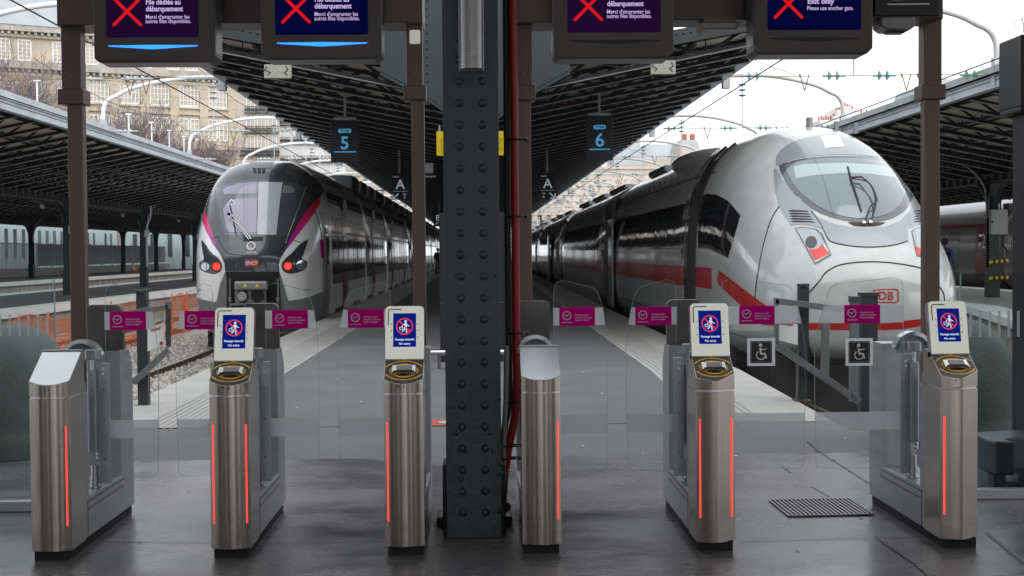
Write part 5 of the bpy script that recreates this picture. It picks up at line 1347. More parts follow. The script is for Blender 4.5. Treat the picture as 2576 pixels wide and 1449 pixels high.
for ol, lamps in (([(112, 738), (135, 755), (165, 800), (205, 848), (248, 880), (276, 930), (270, 985), (225, 1012), (165, 1004), (110, 980), (93, 945), (104, 908), (132, 890), (122, 830)], ((147, 951, 34, 0), (237, 951, 37, 1))),
                  ([(980, 730), (968, 785), (940, 860), (932, 885), (966, 905), (972, 945), (940, 985), (860, 1008), (800, 1002), (766, 965), (772, 915), (806, 876), (850, 840), (915, 770)], ((922, 940, 38, 0), (818, 948, 39, 1)))):
    hl = patch('headlight', RS, RZ(ol), camproj, 3, .006, M['anth'], REG, smooth_poly=2)
    for x, y, r, red in lamps:
        patch('lamp_ring', RS, [rz(x+(r+7)*math.cos(i*.35), y+(r+7)*math.sin(i*.35)) for i in range(18)], camproj, 2.5, .010, M['seal'], hl)
        patch('lamp_glass', RS, [rz(x+r*math.cos(i*.35), y+r*math.sin(i*.35)) for i in range(18)], camproj, 2.5, .014, mat_cached('red_tail_glass', (.35, .02, .02), .2) if red else M['lampglass'], hl)
        if red:
            b = MB()
            for rr, nn_ in ((0, 1), (12, 6), (24, 11)):
                for i in range(nn_):
                    h, q = RS.hit(*camproj(*rz(x+rr*math.cos(6.283*i/nn_), y+rr*math.sin(6.283*i/nn_)))); b.ball(h+q*.018, .014, 6, 4)
            b.build('tail_light_diode', M['ledred'], hl)
patch('coupler_shade_patch', RS, RZ([(308, 990), (748, 990), (760, 1090), (765, 1480), (318, 1480), (316, 1100)]), camproj, 4, .004, M['matblack'], REG)  # flat black patch on the body stands in for the shade of a recess
patch('skirt', RS, RZ([(72, 1205), (150, 1228), (234, 1240), (262, 1100), (306, 992), (318, 1060), (318, 1480), (75, 1480)]), camproj, 4, .005, M['tgrey'], REG)
patch('skirt', RS, RZ([(750, 992), (790, 1120), (822, 1230), (900, 1222), (1000, 1195), (1118, 1150), (1130, 1480), (765, 1480)]), camproj, 4, .005, M['tgrey'], REG)
# coupler
c0 = P(*rz(515, 1190), RY-.05)
cpl = MB().box(c0.x-.32, RY-.2, c0.z-.18, c0.x+.33, RY+.3, c0.z+.16).build('coupler', M['tgrey'], REG, bevel=.05)
MB().cyl((c0.x-.15, RY-.21, c0.z), (c0.x-.15, RY-.30, c0.z), .14, 20, .10).cyl((c0.x-.15, RY-.30, c0.z), (c0.x-.15, RY-.36, c0.z), .05, 12).build('coupler_cone', M['chrome'], cpl, smooth=40)
MB().cyl((c0.x+.17, RY-.202, c0.z), (c0.x+.17, RY-.21, c0.z), .145, 20).build('coupler_cup', M['matblack'], cpl)
p = P(*rz(518, 1108), RY-.25); MB().box(p.x-.36, RY-.3, p.z-.1, p.x+.36, RY-.1, p.z+.1).build('coupler_cover', M['barrier'], cpl, bevel=.04)
b = MB()
for s in (-1, 1): q = P(*rz(518+s*50, 1102), RY-.303); b.add([(q.x-.05, RY-.303, q.z-.04), (q.x+.05, RY-.303, q.z-.04), (q.x, RY-.303, q.z+.045)], [(0, 1, 2)])
b.build('warning_sign', M['yb'], cpl)
b = MB()
for x in (350, 740): p = P(*rz(x, 1200), RY-.02); b.cyl((p.x, RY-.05, p.z-.5), (p.x, RY-.05, p.z+.4), .02, 8).cyl((p.x, RY-.08, p.z-.1), (p.x, RY-.08, p.z), .04, 8)
p = P(*rz(430, 1255), RY-.2); b.box(p.x-.22, RY-.25, p.z-.03, p.x+.3, RY-.1, p.z+.01)
b.build('brake_hose', M['tgrey'], REG)
# roof hatch, vents, white trims
patch('roof_hatch', RS, RZ([(498, 84), (712, 84), (682, 150), (520, 150)]), camproj, 3, .01, M['tgrey'], REG)
for k in range(3): patch('roof_vent', RS, RZ([(530+38*k, 156), (560+38*k, 156), (562+34*k, 190), (540+34*k, 190)]), camproj, 3, .012, M['seal'], REG)
trace('roof_trim', RS, RZ([(225, 212), (290, 160), (380, 108), (480, 72)]), camproj, .03, M['whitetube'], REG, off=.0)
trace('roof_trim', RS, RZ([(745, 72), (860, 108), (950, 158), (1012, 205)]), camproj, .03, M['whitetube'], REG, off=.0)
b = MB().box(RX-.5, RY+5.6, 3.6, RX+.5, RY+8, 3.72); b.build('roof_equipment', M['tgrey'], REG, bevel=.05)
# wiper
def onr(x, y, off): return on(RS, *rz(x, y), off)
b = MB(); b.tube([onr(520, 735, .04), onr(440, 640, .12), onr(365, 550, .12)], .014, 6); b.tube([onr(500, 738, .04), onr(420, 640, .14), onr(330, 560, .12)], .011, 6)
b.build('wiper_arm', M['chrome'], REG, smooth=50)
b = MB(); b.tube([onr(350, 460, .06), onr(375, 580, .07), onr(395, 690, .05)], .012, 6); b.ball(onr(345, 545, .1), .04, 8, 5); b.build('wiper_blade', M['black'], REG)
# front emblems and numbers
q = [on(RS, *rz(520+32*math.cos(i*.25), 788+30*math.sin(i*.25)), .012) for i in range(26)]
MB().tube(q, .024, 6).build('emblem_ring', M['white'], REG); q = [on(RS, *rz(528+20*math.cos(i*.25), 790+18*math.sin(i*.25)), .014) for i in range(3, 18)]; MB().tube(q, .012, 6).build('emblem_ring', M['white'], REG)
emblem(RS, 'ALSTOM', rz(476, 830), rz(566, 846), M['white'], REG, 'emblem_letters', .012, False)
patch('emblem_plate', RS, RZ([(468, 893), (560, 893), (579, 905), (572, 950), (468, 950)]), camproj, 3, .010, M['tredA'], REG)
patch('emblem_plate', RS, RZ([(468, 893), (520, 893), (510, 950), (468, 950)]), camproj, 3, .012, mat('magenta_plate', (.45, .02, .2), .4), REG)
emblem(RS, 'SNCF', rz(474, 908), rz(572, 938), M['white'], REG, 'emblem_letters', .016, False)
emblem(RS, '85009 L', rz(945, 1128), rz(1018, 1154), M['tgrey'], REG, 'car_number', .006, False)
emblem(RS, '85009 L', rz(66, 1128), rz(118, 1156), M['tgrey'], REG, 'car_number', .006, False)
# sides
sideL = lambda y, z: (Vector((0, y, z)), Vector((-1, 0, 0)))
def sp_(name, y0, z0, y1, z1, m, off=.005, step=.3, par=None, surf=None): return patch(name, surf or RS, [(y0, z0), (y1, z0), (y1, z1), (y0, z1)], sideL, step, off, m, par or REG)
maroon = mat('maroon_door', (.16, .02, .045), .25, coat=.4)
def side_kit(par, surf, y0, y1, doors, n):
    sp_('side_panel', y0, 2.0, y1, 2.72, M['coachgrey'], .004, .5, par, surf); sp_('side_panel', y0, .72, y1, 1.95, M['coachgrey'], .004, .5, par, surf)
    sp_('roof_side', y0, 2.74, y1, 3.3, M['anth'], .004, .3, par, surf); sp_('red_line', y0, 1.93, y1, 2.0, M['tgvred'], .008, .6, par, surf)
    L = (y1-y0)/n
    for i in range(n): sp_('window', y0+L*i+.12, .95, y0+L*(i+1)-.12, 1.85, M['sidewin'], .009, .4, par, surf)
    for yd in doors:
        dr = sp_('door', yd-.6, -.05, yd+.6, 2.5, maroon, .014, .4, par, surf); sp_('door_window', yd-.35, 1.0, yd+.35, 1.9, M['sidewin'], .02, .4, dr, surf)
        MB().box(RX+1.40, yd-.2, 2.55, RX+1.5, yd+.2, 2.85).build('door_lamp', M['icegrey'], par, bevel=.03)
side_kit(rb, RS, 31.6, 40.8, (34.6,), 7)
sp_('cab_door', 30.3, -.1, 31.0, 2.4, M['tgrey'], .01, .2); sp_('cab_window', 30.5, 1.2, 30.9, 2.1, M['sidewin'], .016, .2)
patch('side_emblem', RS, [(29.9, 1.35), (30.2, 1.35), (30.2, 1.75), (29.9, 1.75)], sideL, .1, .012, M['magenta'], REG)
trace('body_seam', RS, [(30.1, z) for z in (-.3, .5, 1.2, 2.0, 2.6)], sideL, .012, M['seal'], REG, off=.004)
ya = 41.0
for ci in range(9):
    yb = ya+[10, 16, 16, 16, 16, 18, 18, 18, 18][ci]
    cb = coach(REG, RX, ya+.2, yb-.2, 1.45, 3.66, -.4, 1.05, 3.6, 5, rb.data.materials[0])
    if ci < 5: side_kit(cb, Surf(cb.data), ya+.4, yb-.4, (ya+3.0, yb-4) if ci else (44.2,), 8 if ci < 3 else 5)
    for k_ in range(3 if ci < 7 else 1): MB().box(RX-.9, ya+1+(yb-ya)/3*k_, 3.5, RX+1.0, ya-.3+(yb-ya)/3*(k_+1), 3.9).build('roof_equipment', mat_cached('dark_roof_box', (.09, .095, .1), .4), REG, bevel=.05)
    MB().box(RX-1.2, ya-.3, -.3, RX+1.2, ya+.3, 3.4).build('gangway', M['seal'], REG)
    ya = yb
b = MB().box(RX-1.25, RY+1.5, -.9, RX+1.25, ya, .0)
y_ = 31.5
while y_ < 150:
    b.cyl((RX-1.3, y_, -.3), (RX+1.35, y_, -.3), .42, 14).box(RX+1.2, y_+1.2, -.6, RX+1.46, y_+2.6, .1); y_ += 4.8
b.build('underframe', M['underside'], REG)
b = MB()
for s in (-1, 1): b.tube([(RX-.8, 64, 3.95), (RX+.8, 64, 3.95)], .03, 6).tube([(RX+s*.7, 64, 3.95), (RX+s*.9, 64.6, 4.5)], .02, 5)
b.tube([(RX-.9, 64.6, 4.5), (RX+.9, 64.6, 4.5)], .025, 6).tube([(RX-.9, 64.9, 4.5), (RX+.9, 64.9, 4.5)], .025, 6).tube([(RX, 62, 3.95), (RX, 63.2, 4.2), (RX, 64.7, 4.5)], .03, 5); b.build('pantograph', M['tgrey'], REG)

# ---------------------------------------------------------------- far right maroon and grey train
TG = thing('express_train', 'grey train with carmine line and maroon door beyond the right platform', 'train', (0, 0, 0))
TX = 22.0
for ci in range(4):
    y0 = 33+18.7*ci+.0; y1 = y0+18.7
    cb = coach(TG, TX, y0+.12, y1-.12, 1.45, 3.45, -.3, 1.0, 2.9, 4, M['tgvgrey'])
    S_ = Surf(cb.data); sd_ = lambda y, z: (Vector((18.5, y, z)), Vector((1, 0, 0)))
    f = lambda n, a, b1, c1, d1, m, off=.006, par=cb: patch(n, S_, rrect(a, b1, c1, d1, .12, 3) if 'window' in n else [(a, b1), (c1, b1), (c1, d1), (a, d1)], sd_, .35, off, m, par)
    f('carmine_line', y0+.2, 2.33, y1-.2, 2.45, M['tgvred']); f('lower_band', y0+.2, .65, y1-.2, 1.35, mat_cached('tgv_dark_band', (.10, .09, .095), .35), .005)
    for yd in (y0+2.2,): d_ = f('door', yd-.5, -.1, yd+.5, 2.3, M['tgvred'], .012); f('door_window', yd-.15, 1.2, yd+.15, 2.1, M['sidewin'], .018, d_)
    for k_ in range(5): f('window', y0+4.5+2.7*k_, 1.25, y0+5.9+2.7*k_, 2.15, mat_cached('tgv_window', (.12, .12, .12), .15), .01)
    MB().box(TX-1.25, y1-.3, -.4, TX+1.25, y1+.3, 3.2).build('gangway', M['seal'], TG)
    b = MB().cyl((TX-1.35, y1, -.3), (TX+1.3, y1, -.3), .45, 16).box(TX-1.2, y0, -.9, TX+1.2, y1, 0); b.build('underframe', M['underside'], TG)
d = Draw(Plane((TX-1.47, 53.6, 1.45), (0, -1, 0), (0, 0, 1))); d.text('stickerwhite', '2', 0, 0, .85, .02); d.build(TG, 'class_number')
d = Draw(Plane((TX-1.47, 50.9, 1.5), (0, -1, 0), (0, 0, 1))); d.text('stickerwhite', 'in', 0, 0, .7, .02); d.text('redtext', 'OUI', .42, 0, .7, .02); d.build(TG, 'train_lettering')

# ================================================================== SIGNS UNDER THE MIDDLE CANOPY
def tbox(name, lab, cat, x0, y0, x1, y1, Y, dpt, m, bev=.004, grp=None):
    a = P(x0, y1, Y); c = P(x1, y0, Y); g = thing(name, lab, cat, ((a.x+c.x)/2, Y, a.z), 0, grp)
    MB().box(a.x-g.location.x, 0, 0, c.x-g.location.x, dpt, c.z-a.z).build('board', M[m], g, bevel=bev); return g, a, c
def signdraw(g, Y): return Draw(Plane(Vector((0, Y-.004, 0))-g.location, (1, 0, 0), (0, 0, 1)))
def rod(g, px_, y0, y1, Y, r=.022, cap=True):
    a = P(px_, y1, Y); t = P(px_, y0, Y); b = MB().box(a.x-r, Y+.02, a.z, a.x+r, Y+.06, t.z)
    if cap: b.box(a.x-.2, Y, a.z-.0, a.x+.2, Y+.09, a.z+.05)
    b.build('hanger', M['ironedge'], g).location = -g.location
for num, x0, x1, y0, y1, lab in (('5', 832, 902, 303, 408, 'black hanging sign reading Voie 5 above the grey and white train side'), ('6', 1475, 1541, 292, 403, 'black hanging sign reading Voie 6 right of the red conduit')):
    Y = 24
    g, a, c = tbox('track_sign', lab, 'sign', x0, y0, x1, y1, Y, .08, 'signdark', grp='black track signs')
    rod(g, (x0+x1)/2, 222, y0-1, Y); d = signdraw(g, Y); cx_ = (a.x+c.x)/2; w_ = c.x-a.x; h_ = c.z-a.z
    d.rect('signblue', cx_-.235*w_, a.z+.70*h_, cx_+.235*w_, a.z+.80*h_, 0, .045*h_); d.text('signdark', 'Voie', cx_, a.z+.722*h_, .115*h_, .004, 'CENTER', .002)
    d.text('signblue', num, cx_, a.z+.315*h_, .43*h_, 0, 'CENTER', .006); d.line('signblue', [(cx_-.37*w_, a.z+.245*h_), (cx_+.37*w_, a.z+.245*h_)], .022, 0)
    d.build(g, 'sign_lettering')
for num, x0, x1, y0, y1, rx, lab, sg in (('5', 985, 1028, 437, 503, 1004, 'navy hanging sign with big A and arrow to Voie 5', -1), ('6', 1357, 1398, 435, 501, 1376, 'navy hanging sign with big A and arrow to Voie 6', 1)):
    Y = 34
    g, a, c = tbox('zone_sign', lab, 'sign', x0, y0, x1, y1, Y, .08, 'signdark', grp='navy zone signs')
    rod(g, rx, 378, y0-1, Y, .03, False); d = signdraw(g, Y); w_ = c.x-a.x; h_ = c.z-a.z; cx_ = (a.x+c.x)/2
    d.text('signwhite', 'Repère', a.x+.1*w_, a.z+.86*h_, .075*h_, 0); d.text('signwhite', 'A', cx_, a.z+.42*h_, .52*h_, 0, 'CENTER', .003); d.line('signwhite', [(a.x+.08*w_, a.z+.33*h_), (c.x-.08*w_, a.z+.33*h_)], .006, 0, False)
    xx = cx_+.25*w_*(-sg); d.text('signwhite', 'Voie', xx, a.z+.2*h_, .08*h_, 0, 'CENTER'); d.text('signwhite', num, xx, a.z+.05*h_, .17*h_, 0, 'CENTER')
    ax, az = cx_+.28*w_*sg, a.z+.13*h_; q = .065; d.line('signwhite', [(ax-sg*q, az+q), (ax+sg*q, az-q)], .03, 0); d.line('signwhite', [(ax+sg*q, az+q*.7), (ax+sg*q, az-q), (ax-sg*q*.7, az-q)], .03, .002)
    d.build(g, 'sign_lettering')
g, a, c = tbox('zone_sign', 'small navy sign with letter B far along the platform', 'sign', 1090, 536, 1122, 570, 62, .08, 'signdark', grp='navy zone signs')
d = signdraw(g, 62); d.text('signwhite', 'B', a.x+.1, a.z+.28, .38, 0); d.line('signwhite', [(a.x+.2, a.z+.2), (a.x+.1, a.z+.1)], .03, 0); d.build(g, 'sign_lettering'); rod(g, 1104, 505, 536, 62, .04, False)
# yellow notice behind the column
g, a, c = tbox('yellow_notice', 'yellow notice board with small black writing half hidden behind the riveted column', 'notice', 1098, 330, 1273, 392, 15.5, .03, 'yellowsign')
d = signdraw(g, 15.5)
for i, t_ in enumerate(('- de', '- de', '  do', '  ou', '- de', "  l'ac", '  ou', '- de')):
    d.text('black', t_, a.x+.035, c.z-.09-.024*i, .024, 0)
for i, t_ in enumerate(('rets.', 'iés', 'leur', '', 'près', 'rche')): d.text('black', t_, c.x-.05, c.z-.09-.026*i, .024, 0, 'RIGHT')
for i in range(6): d.rect('redtext', c.x-.03, a.z+.01+.045*i, c.x-.005, a.z+.035+.045*i, 0)
d.build(g, 'notice_writing'); rod(g, 1105, 315, 330, 15.5, .01, False); 
b = MB()
for xx in (a.x+.1, c.x-.1): b.box(xx-.01, 15.51, c.z, xx+.01, 15.53, 6.4)
b.build('hanger', M['irondark'], g).location = -g.location
# zigzag lamp boxes, signals, floodlight
for x0, x1, y0, y1, lab in ((664, 731, 162, 197, 'cream box with black zigzag marks under the second hanging display'), (1638, 1699, 152, 187, 'cream box with black zigzag marks under the display right of the column')):
    g, a, c = tbox('zigzag_box', lab, 'lamp box', x0, y0, x1, y1, 19.6, .12, 'signcream', .008, 'cream zigzag boxes'); d = signdraw(g, 19.6); w_ = c.x-a.x; h_ = c.z-a.z
    for s in (-1, 1):
        u = (a.x+c.x)/2+s*.3*w_; d.line('black', [(u+s*.06*w_-.04*w_, a.z+.85*h_), (u+s*.14*w_-.04*w_, a.z+.6*h_), (u-s*.04*w_, a.z+.4*h_), (u+s*.06*w_, a.z+.2*h_)], .014, 0)
    d.build(g, 'zigzag_mark'); MB().box(-.02, .04, h_, .02, .08, h_+.4).build('hanger', M['irondark'], g)
sigm = {'r': mat('dull_red_lens', (.18, .02, .015), .3), 'y': mat('dull_amber_lens', (.45, .2, .02), .3), 'g': emis('lit_green_signal', (.02, .9, .25), 2.0), 'd': mat('dull_green_lens', (.01, .08, .06), .3)}
for x0, x1, y0, y1, cols, lab in ((936, 968, 262, 273, 'ryg', 'small three lens signal lit green under the canopy'), (1405, 1437, 253, 265, 'dyr', 'small three lens signal, unlit, under the canopy')):
    Y = 25.4; g, a, c = tbox('signal_lamp', lab, 'signal', x0, y0, x1, y1, Y, .1, 'black', .004, 'three lens signals'); w_ = c.x-a.x; h_ = c.z-a.z
    for k_, q in enumerate(cols): MB().cyl((-w_/2+w_*(k_+.5)/3, -.03, h_/2), (-w_/2+w_*(k_+.5)/3, .01, h_/2), w_*.14, 12).build('lens', sigm[q], g)
    MB().box(-.015, .03, h_, .015, .06, .9).build('hanger', M['irondark'], g)
g = thing('floodlight', 'grey floodlight on a bracket left of the riveted column', 'floodlight', tuple(P(1078, 425, 26)))
MB().box(-.06, 0, -.08, .08, .2, .12).build('lamp_head', M['zinc'], g, bevel=.02); MB().box(-.14, .05, -.16, .14, .1, -.13).box(-.13, .05, -.16, -.1, .1, .9).build('bracket', M['zinc'], g)
# black information kiosk with bench rail
Y = 17.6; a = P(1107, 890, Y); c = P(1276, 535, Y)
g = thing('information_stand', 'tall black information stand behind the riveted column', 'stand', ((a.x+c.x)/2, Y, 0)); hw = (c.x-a.x)/2
MB().box(-hw, 0, .12, hw, .25, c.z).build('cabinet', M['matblack'], g, bevel=.01); MB().box(-hw, .0, 0, -hw+.14, .2, .12).box(hw-.14, 0, 0, hw, .2, .12).build('foot', M['black'], g); MB().box(-hw-.001, -.004, .78, hw, .0, .79).build('joint', M['steel_dark'], g)
g = thing('leaning_rail', 'chrome leaning rail in front of the black information stand', 'rail', (0, 16.6, 0)); b = MB(); xa = P(1084, 886, 16.6); xb = P(1290, 886, 16.6); b.cyl((xa.x, 0, .2), (xb.x, 0, .2), .035, 12); b.build('rail_bar', M['chrome'], g, smooth=50)
for x in (xa.x+.1, xb.x-.1): MB().box(x-.02, -.02, 0, x+.02, .02, .2).build('leg', M['steel_dark'], g)
# red round floor mark
p = G(1105, 1064); b = MB(); b.add([(p.x+.2*math.cos(t*.2618), p.y+.2*math.sin(t*.2618), .004) for t in range(24)], [tuple(range(24))]); o = b.build('floor_marking', mat('red_floor_paint', (.35, .06, .05), .7)); tag(o, 'round red marking on the asphalt left of the riveted column', 'floor marking')
b = MB(); b.add([(p.x+.07+.08*math.cos(t*.2618), p.y+.1*math.sin(t*.2618), .007) for t in range(24)], [tuple(range(24))]); b.build('white_symbol', M['conc'], o)

# ================================================================== BUFFERS, BARRIERS, FENCES
def dome(xc, yc, hw_, dp_, h_, lab):
    vs = []; n, m_ = 40, 22; b = MB(); r_ = random.Random(5)
    for j in range(m_+1):
        t = j/m_
        for i in range(n):
            a = 2*math.pi*i/n; rr = (1-max(0, (t-.35)/.65)**2.3)**.5 if t > .35 else 1.0
            if t < .18: rr *= 1.04+.02*math.sin(a*7)
            nz = 1+.012*math.sin(a*5+t*9)+.01*(r_.random()-.5)
            b.v.append((hw_*rr*nz*math.copysign(abs(math.cos(a))**.9, math.cos(a)), dp_*rr*nz*math.sin(a), h_*t))
    for j in range(m_):
        for i in range(n): b.f.append((j*n+i, j*n+(i+1) % n, (j+1)*n+(i+1) % n, (j+1)*n+i)); b.m.append(0)
    b.v.append((0, 0, h_)); k = len(b.v)-1
    for i in range(n): b.f.append((m_*n+i, m_*n+(i+1) % n, k)); b.m.append(0)
    o = b.build('concrete_buffer', M['domeconc'], smooth=70); o.location = (xc, yc, 0); tag(o, lab, 'buffer block', 'rounded concrete buffer blocks'); return o
dome(P(28, 950, 9.9).x, 9.95, .42, .5, P(28, 812, 9.9).z, 'rounded grey green concrete buffer block behind the left glass screen')
dome(P(2405, 950, 9.9).x, 9.95, .46, .5, P(2405, 795, 9.9).z, 'rounded grey green concrete buffer block beside the rightmost gate')

def pbar(b, x0, y0, x1, y1, Y, w_, dpt=.06, Y2=None):
    a = P(x0, y0, Y); c = P(x1, y1, Y2 or Y); b.beam(a, c, dpt, w_, up=(0, 0, 1)) if abs((c-a).normalized().z) < .9 else b.beam(a, c, w_, dpt, up=(0, 1, 0))
# left swing barrier
Y = 12.5
g = thing('swing_barrier', 'grey swing barrier with red lettered white board behind the left gates', 'barrier', tuple(G(362, 1018)))
def PB(name, args, m, Y=Y, w_=.05, dpt=.06, Y2=None, bev=.004):
    b = MB(); pbar(b, *args, Y, w_, dpt, Y2); o = b.build(name, M[m], g, bevel=bev); o.location = -g.location; return o
Y0 = g.location.y
PB('post', (358, 735, 363, 1020), 'barrierdark', Y0, .10, .10); PB('post_cap', (345, 733, 371, 731), 'barrierdark', Y0, .03, .13)
PB('base_plate', (342, 1022, 386, 1022), 'rail', Y0, .03, .2)
PB('top_bar', (303, 791, 425, 772), 'barrier', Y0-.1, .055); PB('latch', (416, 768, 431, 767), 'barrier', Y0-.1, .08); PB('side_bar', (424, 775, 424, 872), 'barrierdark', Y0-.1, .04); PB('brace', (424, 880, 336, 962), 'barrier', Y0-.1, .06)
b = MB(); L_ = [P(x, y, Y0-.06) for x, y in ((371, 796), (413, 785), (413, 868), (371, 884))]; b.add(L_+[q+Vector((0, .01, 0)) for q in L_], [(0, 1, 2, 3), (4, 7, 6, 5), (0, 4, 5, 1), (1, 5, 6, 2), (2, 6, 7, 3), (3, 7, 4, 0)]); b.build('board', M['stickerwhite'], g).location = -g.location
U = (L_[1]-L_[0]); d = Draw(Plane(L_[3]+Vector((0, -.004, 0))-g.location, U, (0, 0, 1))); d.text('redtext', 'EMBARQUEMENT', .003, .235, .036, 0, 'LEFT', .0012, sx=.56); d.text('redtext', 'TERMINÉ', .03, .18, .036, 0, 'LEFT', .0012, sx=.7); d.rect('redtext', .12, .03, .15, .06, 0); d.build(g, 'board_lettering')
# right swing barrier
g = thing('swing_barrier', 'grey swing barrier with white board in front of the white train nose', 'barrier', tuple(G(2014, 1008)))
Y0 = g.location.y
PB('post', (2020, 722, 2016, 1008), 'barrierdark', Y0, .095, .10); PB('post_cap', (2008, 718, 2032, 717), 'barrierdark', Y0, .03, .12); PB('base_plate', (1997, 1009, 2034, 1008), 'rail', Y0, .03, .2)
PB('top_bar', (1947, 756, 2165, 785), 'barrier', Y0-.1, .06, .06, Y0-.1); PB('side_bar', (1953, 752, 1953, 862), 'barrier', Y0-.1, .035); PB('brace', (1952, 868, 2160, 1010), 'barrier', Y0-.1, .065); PB('inner_bar', (2076, 800, 2074, 945), 'barrier', Y0-.1, .07)
PB('pivot_bar', (2148, 750, 2146, 1010), 'barrier', Y0-.1, .075); PB('pivot_cap', (2148, 745, 2148, 760), 'barrierdark', Y0-.14, .09, .09); PB('post', (2183, 745, 2180, 1035), 'irongreen', Y0+.05, .155, .14); PB('post_cap', (2162, 741, 2204, 740), 'irongreen', Y0+.05, .04, .16)
b = MB(); L_ = [P(x, y, Y0-.06) for x, y in ((1958, 808), (2006, 816), (2006, 868), (1958, 856))]; b.add(L_+[q+Vector((0, .01, 0)) for q in L_], [(0, 1, 2, 3), (4, 7, 6, 5), (0, 4, 5, 1), (1, 5, 6, 2), (2, 6, 7, 3), (3, 7, 4, 0)]); b.build('board', M['stickerwhite'], g).location = -g.location
U = (L_[1]-L_[0]); d = Draw(Plane(L_[3]+Vector((0, -.004, 0))-g.location, U, (0, 0, 1))); d.text('redtext', 'EMBARQUEMENT', .004, .158, .036, 0, 'LEFT', .001, sx=.50); d.build(g, 'board_lettering')

# orange netting along the track
nm = MB(); ps = []
for i in range(181):
    y = 22+38*i/180; ps.append((-7.95+.12*math.sin(y*.8)+.05*math.sin(y*2.3)-.0*(y-22), y))
for j in range(13):
    for (a, b_), (i0) in zip(zip(ps, ps[1:]), range(180)):
        f = lambda p, i: BZ+.06+(.93+.07*math.sin(i*.21)-.05*math.sin(i*.55))*j/12
        w_ = .017 if 0 < j < 12 else .03
        z0_, z1_ = f(a, i0), f(b_, i0+1); nm.add([(a[0], a[1], z0_), (b_[0], b_[1], z1_), (b_[0], b_[1], z1_+w_), (a[0], a[1], z0_+w_)], [(0, 1, 2, 3)])
for i in range(0, 900):
    t = i/900*180; k_ = int(t); fr = t-k_; x = ps[k_][0]*(1-fr)+ps[k_+1][0]*fr; y = ps[k_][1]*(1-fr)+ps[k_+1][1]*fr; zt_ = BZ+.06+(.93+.07*math.sin(t*.21)-.05*math.sin(t*.55))
    nm.add([(x, y, BZ+.05), (x, y+.02, BZ+.05), (x, y+.02, zt_), (x, y, zt_)], [(0, 1, 2, 3)])
g = thing('netting_fence', 'orange plastic netting strung on posts along the empty left track', 'netting', (0, 0, 0))
nm.build('netting', M['orange'], g)
for i in range(0, 181, 12): MB().cyl((ps[i][0], ps[i][1], BZ), (ps[i][0]+.03, ps[i][1], BZ+1.15), .022, 8).build('post', M['orange'], g)
b = MB()
for k_ in range(60):
    y = 24+rnd.random()*9; x = -8.3-rnd.random()*.5; dx = (rnd.random()-.3)*.5
    pts = smoothp([(x, y, BZ+.05), (x+dx*.5, y+.3, BZ+.1+.15*rnd.random()), (x+dx, y+.7, BZ+.06)], 3); b.tube(pts, .008, 4)
b.build('loose_netting', M['orange'], g)

# far left platform: low wall, fences, cones
o = MB().box(-31.9, 60, 0, -31.6, 138, .55).build('low_wall', M['conc']); tag(o, 'low pale concrete wall at the back of the far left platform', 'wall')
g = thing('panel_fence', 'grey sheet panel fence on the low wall of the far left platform', 'fence', (-31.75, 97, .55))
for i in range(12): MB().box(-.02, 3.3*i+.05, .15, .02, 3.3*i+3.25, 1.75).build('panel', M['fence'], g); MB().box(-.05, 3.3*i-.05, -.05, .05, 3.3*i+.05, 1.85).build('post', M['zinc'], g)
g = thing('railing_fence', 'open grey bar railing between mesh fence and panel fence', 'fence', (-31.75, 87, .55)); b = MB()
for i in range(40): b.box(-.02, .25*i, 0, .02, .25*i+.04, 1.7)
b.box(-.03, 0, 1.7, .03, 10, 1.78).box(-.03, 0, .05, .03, 10, .1).build('bars', M['zinc'], g)
g = thing('mesh_fence', 'tall grey mesh fence with brown top rail at the far left', 'fence', (-31.75, 55, 0)); b = MB()
b.box(-.03, 0, .3, .03, 32, 4.3); b.build('mesh_sheet', M['mesh'], g); MB().box(-.12, 0, 4.3, .12, 32, 4.45).build('top_rail', M['rail'], g)
for i in range(9): MB().box(.03, i*4.0-.03, .3, .06, i*4.0+.03, 4.3).build('post', M['mesh'], g)
for k_, (px_, py_) in enumerate(((336, 683.5), (331.5, 680.5))):
    p = G(px_, py_); g = thing('traffic_cone', ['orange and white traffic cone, the nearer of two on the far left platform', 'orange and white traffic cone, the farther of two on the far left platform'][k_], 'traffic cone', tuple(p), 0, 'two traffic cones')
    MB().box(-.25, -.25, 0, .25, .25, .06).build('base', M['orange'], g, bevel=.02); MB().cyl((0, 0, .06), (0, 0, .85), .19, 16, .04).build('cone', M['orange'], g, smooth=50)
    MB().cyl((0, 0, .22), (0, 0, .36), .165, 16, .135).cyl((0, 0, .52), (0, 0, .64), .112, 16, .09).build('reflective_band', M['white'], g, smooth=50)
